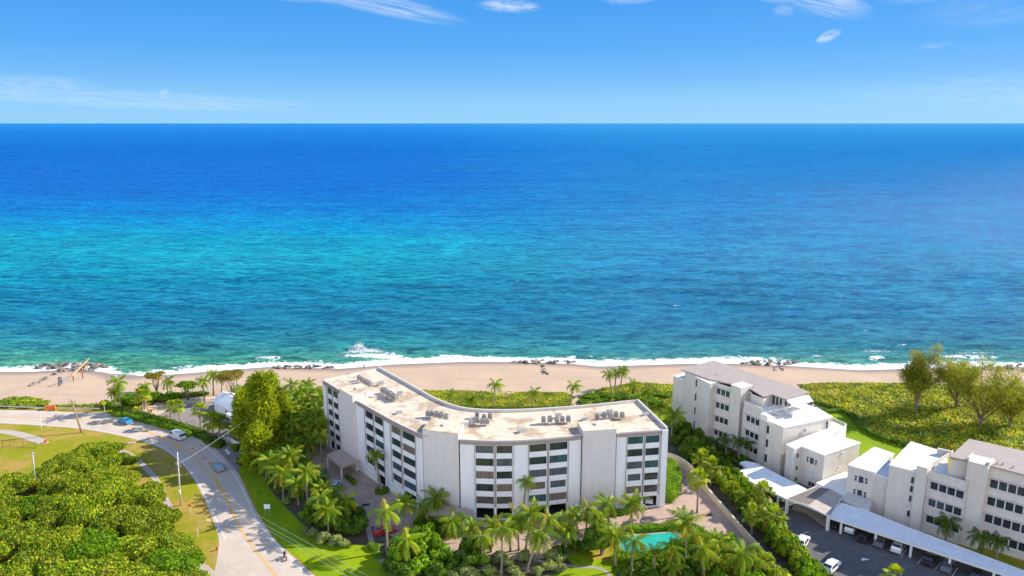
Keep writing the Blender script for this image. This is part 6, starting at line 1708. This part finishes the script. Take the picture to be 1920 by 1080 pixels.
# ================================================================ vehicles
M_rub = pbr('rubber', (.02, .02, .02), .8); M_rim = pbr('wheel_rim', (.45, .45, .46), .35, metal=.8)
M_lamp = pbr('lamp_glass', (.75, .75, .72), .2); M_tail = pbr('tail_lamp', (.45, .02, .02), .3); M_plate = pbr('dark_trim', (.03, .03, .03), .6)
def paint(name, col): return pbr(name, col, .3, metal=.1, spec=.5, coat=.6)
CAR_G = glass('car_glass', (.03, .04, .05), .05, .8, .1)
def car(kind, pm, label, cat, gm=None, group=None, name='car'):
    """x forward"""
    r = empty(name, (0, 0, 0), 0, label, cat, group)
    if kind == 'van':
        L, Wd = 5.4, 2.0; prof = [(2.70, .35), (2.72, .75), (2.55, 1.05), (1.95, 1.22), (1.25, 1.95), (.9, 2.08), (-2.55, 2.10), (-2.68, 1.9), (-2.70, .4)]
        win = [[(1.85, 1.28), (1.28, 1.86), (.35, 1.88), (.35, 1.28)]]; wb = 1.65; wr = .36
    elif kind == 'suv':
        L, Wd = 4.7, 1.9; prof = [(2.30, .35), (2.36, .70), (2.2, .95), (1.15, 1.08), (.45, 1.62), (-1.5, 1.68), (-2.15, 1.35), (-2.33, .95), (-2.35, .4)]
        win = [[(.95, 1.10), (.42, 1.52), (-.55, 1.56), (-.55, 1.08)], [(-.65, 1.08), (-.65, 1.56), (-1.45, 1.55), (-1.95, 1.12)]]; wb = 1.4; wr = .35
    else:
        L, Wd = 4.6, 1.82; prof = [(2.25, .30), (2.32, .58), (2.15, .78), (1.05, .95), (.25, 1.40), (-1.0, 1.43), (-1.75, 1.08), (-2.22, .98), (-2.30, .60), (-2.25, .32)]
        win = [[(.78, .97), (.22, 1.31), (-.40, 1.34), (-.40, .95)], [(-.50, .95), (-.50, 1.34), (-.95, 1.33), (-1.5, 1.02)]]; wb = 1.38; wr = .33
    def wid(z):
        zt_ = max(p[1] for p in prof); s = max(0, (z - .95) / (zt_ - .95)) if z > .95 else 0
        return Wd / 2 * (1 - (.08 if kind == 'van' else .20) * s)
    mb = MB(); n = len(prof)
    # loft across the width with rounded shoulders
    stations = [(-1, .0), (-.93, .05), (-.5, .07), (.5, .07), (.93, .05), (1, .0)]
    rows = []
    for sy, crown in stations:
        row = []
        for x, z in prof:
            inset = (1 - abs(sy)) ; k = 1 if abs(sy) < .95 else .965
            row.append((x * k, sy * wid(z), z + (crown if z > .9 else 0) - (0 if abs(sy) < .95 else .05 if z > .9 else -.03)))
        rows.append(row)
    for a, b in zip(rows, rows[1:]):
        for i in range(n):
            j = (i + 1) % n; mb.face([a[i], a[j], b[j], b[i]])
    mb.face(rows[0][::-1]); mb.face(rows[-1])
    body = mb.build('body', pm, r)
    # side glass
    g = MB()
    for w_ in win:
        for s in (-1, 1):
            g.face([(x, s * (wid(z) * 1.0 + .012), z) for x, z in w_])
    g.build('side_window', gm or CAR_G, r)
    def slant(i, j, nm, k0=.06, k1=.94, up=.012):
        (x0, z0), (x1, z1) = prof[i], prof[j]
        nx, nz = -(z1 - z0), (x1 - x0); l = math.hypot(nx, nz); nx, nz = nx / l, nz / l
        if nz < 0: nx, nz = -nx, -nz
        m_ = MB(); P = []
        for k in (k0, k1):
            x = x0 + (x1 - x0) * k; z = z0 + (z1 - z0) * k
            for s in (-1, 1): P.append((x + nx * (up + .05), s * wid(z) * .86, z + .05 + nz * up + (.02)))
        m_.face([P[0], P[1], P[3], P[2]]); m_.build(nm, gm or CAR_G, r)
    idx = {'van': (3, 4, 7, 8), 'suv': (3, 4, 5, 6), 'sedan': (3, 4, 5, 6)}[kind]
    slant(idx[0], idx[1], 'windscreen'); slant(idx[2], idx[3], 'rear_window', .05, .45 if kind == 'van' else .9)
    for s in (-1, 1):
        m_ = MB(); m_.box((prof[1][0] - .04, s * Wd * .36, .68), (.10, .38, .16)); m_.build('headlight', M_lamp, r)
        m_ = MB(); m_.box((prof[-2][0] + .03, s * Wd * .42, .85), (.08, .22, .22)); m_.build('tail_light', M_tail, r)
        m_ = MB(); m_.box((prof[3][0] - .25, s * (Wd / 2 + .08), prof[3][1] + .05), (.14, .20, .13)); m_.build('mirror', pm, r)
        for x in (-wb, wb):
            w2 = MB(); w2.lathe([(.0, -.10), (wr * .9, -.11), (wr, -.07), (wr, .07), (wr * .9, .11), (0, .10)], (x, s * (Wd / 2 - .09), wr), 14, 'Y')
            o = w2.build('wheel', M_rub, r)
            w3 = MB(); w3.lathe([(0, s * .125), (wr * .55, s * .12), (wr * .62, s * .105)], (x, s * (Wd / 2 - .09), wr), 10, 'Y'); w3.build('rim', M_rim, o)
    m_ = MB(); m_.box((0, 0, .26), (L * .8, Wd * .9, .12)); m_.build('underbody', M_plate, r)
    return r
def put(o, px, py, heading, z=.04):
    x, y = at(px, py); o.location = (x, y, z); o.rotation_euler = (0, 0, heading); return o
def hd(p, q):
    a, b = at(*p), at(*q); return math.atan2(b[1] - a[1], b[0] - a[0])
put(car('sedan', paint('sky_blue_paint', (.03, .28, .55)), 'bright blue hatchback with dark roof driving round the road bend', 'car'), 235, 793, hd((250, 798), (222, 788)))
put(car('van', paint('white_paint', (.75, .75, .75)), 'white panel van driving behind the blue car on the road', 'van', name='van'), 332, 822, hd((346, 826), (317, 814)))
put(car('sedan', paint('silver_paint', (.36, .34, .31)), 'grey-beige car with a pale blue reflection painted on its glass driving in the lower road bend', 'car', glass('painted_reflection_glass', (.12, .42, .55), .1, .7, .1)), 409, 880, hd((416, 888), (401, 869)))  # sky reflection painted into the glass as its base colour
hc = hd((1510, 972), (1560, 905)); hp = hd((1640, 1040), (1675, 985))
park = [((1600, 991), 'sedan', 'dark_blue_paint', (.02, .025, .035), 'dark car under the carport, first from its left end'), ((1596, 997), None, None, None, None),
        ((1595 + 25, 1001), 'suv', 'white_paint', (.75, .75, .75), None)]
for (px_, kind, pn, col, lab) in [((1566, 985), 'sedan', 'black_paint', (.02, .02, .022), 'black car half hidden under the left end of the long carport'), ((1597, 994), 'suv', 'white_paint', (.75, .75, .75), 'white car parked between two white posts of the long carport'),
                                  ((1620, 1011), 'sedan', 'black_paint', (.02, .02, .022), 'black car right of the white car between the posts'), ((1651, 1020), 'sedan', 'grey_paint', (.16, .17, .18), 'grey car in the middle of the long carport'),
                                  ((1684, 1030), 'suv', 'white_paint', (.75, .75, .75), 'white estate car jutting out from under the long carport'), ((1742, 1054), 'sedan', 'black_paint', (.02, .02, .022), 'black car right of the jutting white estate car'),
                                  ((1776, 1066), 'sedan', 'grey_paint', (.16, .17, .18), 'grey car nearest the bottom edge under the long carport'), ((1830, 1085), 'suv', 'black_paint', (.02, .02, .022), 'black car at the bottom edge under the long carport')]:
    put(car(kind, paint(pn, col), lab, 'car'), px_[0], px_[1], hp)
put(car('sedan', paint('black_paint', (.02, .02, .022)), 'black car in the shade under the first carport', 'car'), 1448, 945, hp)
put(car('suv', paint('white_paint', (.75, .75, .75)), 'white car at the foot of the tall hedge beside the dark car park', 'car'), 1504, 1022, hd((1500, 1030), (1512, 1010)))
put(car('suv', paint('white_paint', (.75, .75, .75)), 'white car at the bottom edge half hidden by the tall hedge', 'car'), 1558, 1068, hd((1550, 1080), (1570, 1060)))
put(car('sedan', paint('white_paint', (.75, .75, .75)), 'white car parked inside the open ground floor at the right corner', 'car'), 1217, 940, hd((1217, 945), (1219, 920)), .30)
put(car('sedan', paint('white_paint', (.75, .75, .75)), 'white car in front of the ground floor opening below the left wing', 'car'), 752, 925, hd((740, 918), (765, 932)))
put(car('sedan', paint('black_paint', (.02, .02, .022)), 'black car beside the white one below the left wing', 'car'), 774, 936, hd((762, 930), (786, 944)))
put(car('suv', paint('pale_blue_paint', (.42, .52, .62)), 'pale blue car on the forecourt behind the palms left of the drain', 'car'), 628, 917, hd((628, 925), (640, 905)))
put(car('sedan', paint('dark_blue_paint', (.02, .07, .11)), 'dark teal car on the forecourt behind the orange-fronded palm', 'car'), 606, 893, hd((606, 900), (600, 880)))
put(car('sedan', paint('red_paint', (.50, .01, .03)), 'red car parked on the forecourt behind two palm trunks', 'car'), 722, 1000, hd((712, 1002), (735, 996)))

# ---- people, grown as one skin surface
def figure(name, label, joints, edges, mat, loc, rz=0, extras=()):
    me = bpy.data.meshes.new('body')
    me.from_pydata([j[0] for j in joints], edges, [])
    o = bpy.data.objects.new(name, me); COL.objects.link(o)
    o.location = loc; o.rotation_euler = (0, 0, rz)
    md = o.modifiers.new('skin', 'SKIN'); md.use_smooth_shade = True
    for v, j in zip(me.skin_vertices[0].data, joints): v.radius = (j[1], j[1])
    me.skin_vertices[0].data[0].use_root = True
    sb = o.modifiers.new('sub', 'SUBSURF'); sb.levels = 1; sb.render_levels = 1
    me.materials.append(mat)
    tag(o, label, 'person')
    return o
M_skin = pbr('skin', (.42, .24, .16), .6)
M_darkcloth = pbr('dark_cloth', (.03, .03, .04), .9)
J = [((0, 0, .95), .13), ((0, 0, 1.2), .14), ((0, 0, 1.42), .13), ((0, 0, 1.54), .055), ((0, .01, 1.66), .10), ((0, .01, 1.76), .08), ((.19, 0, 1.40), .055), ((.24, .02, 1.12), .042), ((.23, .12, .88), .035), ((-.19, 0, 1.40), .055), ((-.25, 0, 1.12), .042), ((-.26, .05, .86), .035),
     ((.10, 0, .88), .085), ((.11, .08, .48), .06), ((.11, .02, .07), .045), ((.11, .16, .04), .035), ((-.10, 0, .88), .085), ((-.11, -.10, .48), .06), ((-.11, -.2, .07), .045), ((-.11, -.06, .04), .035)]
Ed = [(0, 1), (1, 2), (2, 3), (3, 4), (4, 5), (2, 6), (6, 7), (7, 8), (2, 9), (9, 10), (10, 11), (0, 12), (12, 13), (13, 14), (14, 15), (0, 16), (16, 17), (17, 18), (18, 19)]
figure('person', 'person in dark clothes walking on the wet sand above the left roof corner', J, Ed, M_darkcloth, att(683, 691), .6)
# motorcycle with its rider
mx, my = at(535, 1048); mh = hd((520, 1020), (545, 1062))
r = empty('motorcycle', (mx, my, .04), mh, 'dark motorcycle with a rider on the outer lane at the bottom of the road', 'motorcycle')
for x in (-.72, .72):
    m = MB(); m.lathe([(.20, -.05), (.32, -.06), (.33, 0), (.32, .06), (.20, .05), (.20, -.05)], (x, 0, .33), 16, 'Y'); o = m.build('wheel', M_rub, r)
    m = MB(); m.lathe([(0, -.03), (.2, -.03), (.2, .03), (0, .03)], (x, 0, .33), 12, 'Y'); m.build('rim', M_rim, o)
m = MB(); m.tube([(.35, 0, .80), (.15, 0, .92), (-.10, 0, .84)], [.10, .20, .12], 10); m.build('fuel_tank', paint('maroon_paint', (.20, .02, .04)), r)
m = MB(); m.tube([(-.05, 0, .78), (-.45, 0, .80), (-.78, 0, .90)], [.13, .15, .09], 10); m.build('seat', M_rub, r)
m = MB(); m.box((.05, 0, .48), (.5, .30, .38)); m.tube([(-.1, .18, .3), (-.9, .2, .35)], .055, 8); m.build('engine', M_rim, r)
m = MB(); m.tube([(.40, 0, .95), (.72, 0, .33)], .04, 6); m.tube([(.30, -.38, 1.05), (.42, 0, 1.0), (.30, .38, 1.05)], .025, 6); m.build('handlebar', M_rim, r)
m = MB(); m.lathe([(0, .62), (.10, .60), (.11, .5), (0, .48)], (.0, 0, 0), 10); o = m.build('headlight', M_lamp, r); o.rotation_euler = (0, R(90), 0); o.location = (0, 0, .92)
m = MB(); m.tube([(-.72, 0, .33), (-.2, 0, .5), (.3, 0, .6), (.42, 0, .95)], .04, 6); m.build('frame', M_rim, r)
J = [((-.28, 0, .95), .15), ((-.22, 0, 1.2), .16), ((-.12, 0, 1.42), .15), ((-.08, 0, 1.54), .06), ((-.04, 0, 1.66), .12), ((-.04, 0, 1.76), .09), ((-.08, .20, 1.38), .065), ((.05, .33, 1.17), .05), ((.28, .35, 1.07), .04), ((-.08, -.20, 1.38), .065), ((.05, -.33, 1.17), .05), ((.28, -.35, 1.07), .04),
     ((-.22, .14, .90), .10), ((.20, .25, .78), .07), ((.02, .24, .36), .05), ((.18, .25, .30), .04), ((-.22, -.14, .90), .10), ((.20, -.25, .78), .07), ((.02, -.24, .36), .05), ((.18, -.25, .30), .04)]
figure('person', 'rider in dark clothes and helmet sitting on the motorcycle', J, Ed, M_darkcloth, (mx, my, .04), mh)

# ================================================================ street furniture
M_conc = pbr('concrete_pole', (.52, .49, .45), .85, var=.08)
M_polew = pbr('wooden_pole', (.36, .22, .13), .9, var=.2, vscale=2)
M_wire = pbr('cable', (.55, .55, .55), .5)
def lean_pole(name, label, cat, b, t, r0, r1, mat, rootz=0):
    """foot pixel b on the ground, top pixel t at the same depth"""
    B = att(*b); dr = ray(*t); k = B.y / dr[1]; T = Vector((dr[0] * k, B.y, CAMH + dr[2] * k))
    o = empty(name, B, 0, label, cat)
    m = MB(); m.tube([(0, 0, 0), tuple((T - B) * .5), tuple(T - B)], [r0, (r0 + r1) / 2, r1], 8); m.build('pole', mat, o, smooth=True)
    return o, B, T - B
o, B, T = lean_pole('utility_pole', 'leaning brown wooden utility pole with a street lamp on the grass by the road', 'utility pole', (153, 811), (133, 747), .24, .15, M_polew)
m = MB(); m.beam(T * .90 + Vector((-1.1, 0, 0)), T * .90 + Vector((1.1, 0, .1)), .12, .12); m.build('crossarm', M_polew, o)
m = MB(); m.tube([T * .97, T + Vector((-.3, 0, 1.0)), T + Vector((-1.6, .2, 1.3))], .05, 6); m.build('lamp_arm', M_metal, o)
m = MB(); m.box(tuple(T + Vector((-1.9, .2, 1.3))), (.7, .3, .16)); m.build('lamp_head', M_conc, o)
m = MB(); m.lathe([(0, 0), (.22, 0), (.22, .7), (0, .7)], tuple(T * .98 + Vector((-.3, -.25, -.3))), 8); m.build('transformer', M_conc, o)
o2, B2, T2 = lean_pole('utility_pole', 'pale concrete pole with small boxes beside the road on the inner verge', 'utility pole', (339, 948), (332.5, 848), .17, .12, M_conc)
m = MB(); m.box(tuple(T2 * .27 + Vector((.05, -.28, 0))), (.40, .25, .8)); m.build('meter_box', M_rail, o2)
m = MB(); m.box(tuple(T2 * .80 + Vector((-.25, -.1, 0))), (.35, .3, .6)); m.build('junction_box', M_metal, o2)
m = MB(); m.tube([T2 * .78, T2 * .78 + Vector((.6, 0, -.6))], .04, 6); m.build('bracket', M_metal, o2)
o3, B3_, T3_ = lean_pole('utility_pole', 'grey pole with crossarm rising out of the green thicket', 'utility pole', (68, 925), (61, 848), .16, .13, M_metal)
m = MB(); m.beam(T3_ * .97 + Vector((-.9, 0, 0)), T3_ * .97 + Vector((.9, 0, 0)), .1, .1); m.build('crossarm', M_metal, o3)
o4, B4, T4 = lean_pole('utility_pole', 'thin dark leaning pole by the palms behind the yellow sign', 'utility pole', (212, 756), (198, 706), .12, .08, M_wood)
o5, B5, T5 = lean_pole('utility_pole', 'short thick white pole beside the yellow sign', 'utility pole', (206, 764), (204, 741), .22, .2, M_conc)
# street lamp at the road edge
bx = att(371, 1008); o = empty('street_lamp', bx, 0, 'curved-arm street lamp at the edge of the thicket over the inner lane', 'street lamp')
dr = ray(371, 985); k = bx.y / dr[1]; tz = CAMH + dr[2] * k
m = MB(); m.tube([(0, 0, 0), (0, 0, tz * .8), (.2, 0, tz)], .07, 7); m.build('pole', M_conc, o)
m = MB(); m.tube([(.2, 0, tz), (1.0, 0, tz + .9), (2.1, 0, tz + 1.1)], .05, 6); m.build('lamp_arm', M_conc, o)
m = MB(); m.box((2.35, 0, tz + 1.1), (.7, .25, .12)); m.build('lamp_head', M_rail, o)
def cable(name, label, pts, sag, r=.03):
    P = []
    for a, b in zip(pts, pts[1:]):
        a, b = Vector(a), Vector(b)
        for k in range(8):
            t = k / 8; q = a.lerp(b, t); q.z -= sag * 4 * t * (1 - t); P.append(q)
    P.append(Vector(pts[-1]))
    m = MB(); m.tube(P, r, 5); o = m.build(name, M_wire); tag(o, label, 'power cable'); return o
topA = B + T
cable('power_cable', 'pale power cable crossing the road from the pine to the concrete pole', [at3(476, 775, 11), B2 + T2 * .78], .4, .022)
for i, (a, b, w_) in enumerate([((555, 1005), (700, 1085), 'upper'), ((552, 1014), (688, 1090), 'middle'), ((549, 1020), (676, 1095), 'lower')]):
    p, q = at3(*a, 9 - i * .3), at3(*b, 9 - i * .3)
    cable('power_cable', w_ + ' of three parallel power cables over the shaded lawn at the bottom', [tuple(p - (q - p) * 1.2), tuple(p), tuple(q), tuple(q + (q - p))], .1, .02)
cable('power_cable', 'thin cable from the brown wooden pole down to the road edge', [tuple(topA * 1), tuple(att(186, 808))], .3, .015)
# signs
def sign(name, label, px, py, h, plate, mat, cat='sign', legs=1, rz=0, marks=None):
    B = att(px, py); o = empty(name, B, rz, label, cat)
    w_, hh, shp = plate; m = MB()
    for s in ([0] if legs == 1 else [-w_ * .38, w_ * .38]):
        p = MB(); p.box((s, 0, (h) / 2), (.09, .09, h)); p.build('post', M_rail if mat is not M_whitesign else M_metal, o)
    if shp == 'd':
        q = w_ / 2; m.face([(0, -.06, h - q * 1), (q, -.06, h), (0, -.06, h + q), (-q, -.06, h)]); m.face([(0, -.03, h - q), (-q, -.03, h), (0, -.03, h + q), (q, -.03, h)])
        for a, b in (((0, h - q), (q, h)), ((q, h), (0, h + q)), ((0, h + q), (-q, h)), ((-q, h), (0, h - q))): m.face([(a[0], -.06, a[1]), (b[0], -.06, b[1]), (b[0], -.03, b[1]), (a[0], -.03, a[1])])
    else: m.box((0, -.07, h), (w_, .05, hh))
    m.build('panel', mat, o)
    if marks:
        k = MB(); marks(k, h); k.build('mark', M_plate, o)
    return o
M_ysign = pbr('yellow_sign', (.80, .78, .02), .5); M_osign = pbr('orange_sign', (.80, .28, .03), .5); M_whitesign = pbr('white_sign', (.78, .78, .80), .6)
def walker(k, h):
    k.box((0, -.095, h + .28), (.12, .01, .12)); k.beam((0, -.095, h + .2), (0, -.095, h - .08), .10, .01); k.beam((0, -.095, h - .05), (-.14, -.095, h - .34), .08, .01); k.beam((0, -.095, h - .05), (.14, -.095, h - .34), .08, .01)
sign('warning_sign', 'bright yellow diamond warning sign with a walking figure at the start of the hedge', 196.5, 771, 2.5, (1.7, 0, 'd'), M_ysign, marks=walker)
sign('warning_sign', 'orange diamond sign standing in the roadside hedge, left of two', 284, 784, 2.2, (1.2, 0, 'd'), M_osign)
sign('warning_sign', 'orange diamond sign standing in the roadside hedge, right of two', 313, 793, 2.0, (1.1, 0, 'd'), M_osign)
sign('warning_sign', 'small orange sign on the inner verge beside the pavement', 357, 962, 1.8, (.75, .6, 'r'), M_osign)
sign('sign_board', 'plain white board on two legs standing on the roadside lawn', 502, 965, 1.9, (1.25, 1.0, 'r'), M_whitesign, legs=2, cat='sign')
sign('post_sign', 'thin white post sign on the verge at the left picture edge', 78, 803, 3.2, (.3, .7, 'r'), M_rail)
m = MB(); q = att(86, 830); m.box((0, 0, .35), (.5, .5, .7)); o = m.build('utility_marker', pbr('red_orange_plastic', (.75, .08, .03), .6), None, q); tag(o, 'small red-orange marker at the end of the left pavement', 'marker')
m = MB(); q = att(407, 1032); m.lathe([(0, 0), (.14, 0), (.14, .5), (.2, .52), (.16, .7), (0, .76)], n=10); o = m.build('fire_hydrant', pbr('hydrant_red', (.45, .05, .02), .5), None, q); tag(o, 'small red hydrant at the inner road edge near the bottom', 'hydrant')
m = MB(); q = at3(246, 832, 0); m.box((0, 0, .15), (1.6, .8, .3), .3); o = m.build('utility_cover', M_walk, None, q); tag(o, 'pale concrete utility cover on the inner verge', 'utility cover')
for (x, y, lab) in [(686, 947, 'dark drain grate on the shaded forecourt left of the palms'), (1329, 966, 'dark drain grate on the drive beside the garden wall')]:
    m = MB(); m.box((0, 0, .06), (1.6, 1.0, .05), .3); [m.box((k * .2 - .7, 0, .10), (.06, .9, .03), .3) for k in range(8)]; o = m.build('drain_grate', M_plate, None, att(x, y)); tag(o, lab, 'drain grate')
# orange barrier netting on posts
bo = empty('plastic_barrier', att(93, 769), 0, 'orange plastic barrier fence at the roadside near the left dune', 'barrier')
m = MB()
for a, b in (((-1.9, 1.2), (-.9, -.2)), ((-.9, -.2), (1.3, .4)), ((1.3, .4), (2.0, -.4))):
    W = Wall(a, b); W.box(m, 0, W.L, .15, 1.25, -.03, .03)
m.build('net', pbr('orange_netting', (.80, .20, .04), .7, var=.3, vscale=5), bo)
for x, y in ((-1.9, 1.2), (-.9, -.2), (1.3, .4), (2.0, -.4)):
    m = MB(); m.box((x, y, .75), (.12, .12, 1.5)); m.box((x, y, .08), (.5, .5, .12)); m.build('post', M_osign, bo)
# seawall / guard rail along the beach side of the road
a_, b_ = at(-120, 765.5), at(84, 766)
def rail(label, px, h=.8):
    P = [at(x, y) for x, y in px]; o = empty('guard_rail', (*P[0], 0), 0, label, 'guard rail', world=True)
    m = MB()
    for a, b in zip(P, P[1:]):
        W = Wall(a, b); W.box(m, 0, W.L, h - .32, h, -.12, 0)
    m.build('beam', M_conc, o)
    for a, b in zip(P, P[1:]):
        W = Wall(a, b)
        for k in range(int(W.L / 2.5) + 1):
            p = MB(); W.box(p, k * 2.5, k * 2.5 + .18, 0, h - .1, -.25, -.10); p.build('post', M_wood, o)
rail('grey guard rail between the road and the dune at the left edge', [(-120, 765.5), (0, 765.8), (82, 768.5)])
rail('grey guard rail between the road and the sand right of the orange barrier', [(104, 768.5), (140, 769.5), (186, 770.5)])
# wire fence on the left lawn
o = empty('wire_fence', att(30, 838), 0, 'thin dark post and wire fence on the grass at the left edge', 'fence', world=True)
P = [at(-30, 838), at(6, 838), at(19, 838), at(43, 839), at(67, 841)]
for p in P:
    m = MB(); m.tube([(p[0], p[1], 0), (p[0], p[1], 1.7)], .05, 6); m.build('post', M_plate, o)
m = MB()
for z in (.15, 1.65):
    for a, b in zip(P, P[1:]): m.tube([(a[0], a[1], z), (b[0], b[1], z)], .03, 5)
for a, b in zip(P, P[1:]):
    W = Wall(a, b)
    for k in range(int(W.L / .5)): W.box(m, k * .5, k * .5 + .012, .15, 1.65, 0, .012)
m.build('wire', M_plate, o, fix=False)
# white gate at the drive entrance
o = empty('white_gate', (*at(437, 838), 0), 0, 'white slatted gate standing open at the drive entrance under the pine', 'gate', world=True)
for a, b, n_ in ((at(427, 828), at(452, 841), 10), (at(419, 827), at(427, 832), 4)):
    W = Wall(a, b); m = MB()
    W.box(m, 0, W.L, 1.3, 1.42, -.05, .05); W.box(m, 0, W.L, .15, .27, -.05, .05); W.box(m, 0, W.L, .27, 1.3, -.02, .01)
    m.build('gate_panel', M_rail, o)
    for u in (0, W.L):
        m = MB(); W.box(m, u - .1, u + .1, 0, 1.6, -.1, .1); m.build('gate_post', M_rail, o)
# small rail fences: balcony over the left canopy (handrail)
o = empty('dune_fence', (*at(380, 735), 0), 0, 'row of thin grey posts on the sand behind the beach shrubs', 'fence', world=True)
for x in range(330, 425, 12):
    p = att(x, 737); m = MB(); m.tube([p, p + Vector((0, 0, 1.3))], .06, 5); m.build('post', M_wood, o)
m = MB(); P = [att(x, 737) + Vector((0, 0, 1.0)) for x in range(330, 425, 12)]
m.tube(P, .02, 4); m.build('rope', M_wire, o)
# slanting frame on the beach
fa = empty('beach_frame', (*at(145, 712, -1.5), 0), 0, 'long slanting grey and orange beam on two posts on the beach beside the rocks', 'beam structure', world=True)
lo = att(113, 724); mid = att(139, 710); hi = att(155, 704)
def up_at(p, px, py):
    dr = ray(px, py); k = p.y / dr[1]; return Vector((dr[0] * k, p.y, CAMH + dr[2] * k))
Q0 = Vector(lo) + Vector((0, 0, .1)); Q1 = up_at(hi, 167, 672)
d = (Q1 - Q0)
m = MB(); m.beam(Q0, Q0 + d * 1.0, .25, .5); m.build('long_beam', pbr('grey_timber', (.24, .22, .22), .8, var=.15), fa)
m = MB(); m.beam(Q0 + d * .38 + Vector((.1, -.25, -.2)), Q0 + d * .93 + Vector((.1, -.25, -.2)), .22, .4); m.build('orange_beam', pbr('orange_timber', (.62, .30, .12), .8, var=.1), fa)
m = MB(); m.beam(Q0 + Vector((-.3, 0, 0)), Q0 + Vector((.1, 0, 2.2)), .2, .2); m.beam(Q0 + Vector((.1, 0, 2.2)), Q0 + d * .38, .2, .2); m.build('triangular_end', MATS['grey_timber'], fa)
for t, p in ((.42, mid), (.72, hi)):
    q = Q0 + d * t; m = MB(); m.beam((q.x, q.y, float(terr(q.x, q.y)) - .2), (q.x, q.y, q.z), .28, .28); m.build('post', pbr('red_timber', (.30, .12, .06), .8, var=.1), fa)

# ================================================================ boulders
def rock_mesh(seed):
    b = bmesh.new(); bmesh.ops.create_icosphere(b, subdivisions=2, radius=1)
    rng = np.random.default_rng(seed); ax_ = rng.normal(0, 1, (7, 3))
    for v in b.verts:
        n_ = v.co.normalized(); d = 1
        for a in ax_:
            a_ = Vector(a).normalized(); t = n_.dot(a_)
            if t > .55: d = min(d, .72 / t)
        v.co = n_ * d * (1 + rng.normal(0, .03))
        v.co.z *= .7
    me = bpy.data.meshes.new('boulder'); b.to_mesh(me); b.free()
    return me
M_rock = pbr('wet_rock', (.12, .105, .09), .75, var=.4, vscale=.8, bump=.08, bscale=2, col2=(.30, .255, .20), c2scale=.35)
RK = [rock_mesh(s) for s in range(5)]
for me in RK: me.materials.append(M_rock)
rr = random.Random(3)
def rocks(n, fn, smin, smax, label, group):
    for _ in range(n):
        px, py, zz = fn()
        p = att(px, py); o = bpy.data.objects.new('boulder', RK[rr.randrange(5)]); COL.objects.link(o)
        s = rr.uniform(smin, smax); o.scale = (s * rr.uniform(.8, 1.4), s, s * rr.uniform(.6, .9))
        p.z = max(p.z, SEA - .1); o.location = (p.x, p.y, p.z + zz * .9 + s * .15); o.rotation_euler = (rr.uniform(-.3, .3), rr.uniform(-.3, .3), rr.uniform(0, 6.28))
        tag(o, label, 'boulder', group)
def band(x0, x1, y0, y1, arch=0):
    def f():
        u = rr.random(); t = rr.random()
        e = 1 - abs(2 * u - 1) ** 3
        return (x0 + (x1 - x0) * u, (y0 + y1) / 2 + (t - .5) * (y1 - y0) * e - arch * e, (1 - abs(2 * t - 1)) * e * .8)
    return f
rocks(72, band(70, 200, 684, 698, 1), .55, 1.15, 'dark boulder in the rock pile at the left end of the beach', 'boulders of the left rock pile')
rocks(20, lambda: (lambda t: (58 + 60 * t + rr.uniform(-4, 4), 724 - 30 * t + rr.uniform(-2, 2), 0))(rr.random()), .45, .9, 'boulder in the line of rocks running down the sand from the left pile', 'boulders running down the sand')
rocks(40, band(500, 628, 687, 692), .4, .85, 'low brown boulder in the rocks above the bright green pine', 'boulders above the bright green pine')
rocks(44, band(962, 1078, 677, 683), .4, .9, 'dark boulder in the rocks at the water behind the middle of the big roof', 'boulders behind the middle of the big roof')
rocks(14, lambda: (lambda t: (1012 + 12 * rr.random() + 6 * t, 685 + 18 * t, 0))(rr.random()), .35, .8, 'boulder in the small tail of rocks on the sand behind the big roof', 'boulders in the small tail on the sand')
rocks(44, band(1392, 1500, 678, 686), .4, .95, 'dark boulder in the rocks at the water behind the stepped building', 'boulders behind the stepped building')
rocks(14, lambda: (lambda t: (1450 + 18 * rr.random(), 686 + 11 * t, 0))(rr.random()), .35, .8, 'boulder in the tail of rocks on the sand behind the stepped building', 'boulders in the tail behind the stepped building')
rocks(26, band(1872, 1980, 684, 696), .45, 1.0, 'dark boulder in the rocks at the right picture edge', 'boulders at the right picture edge')
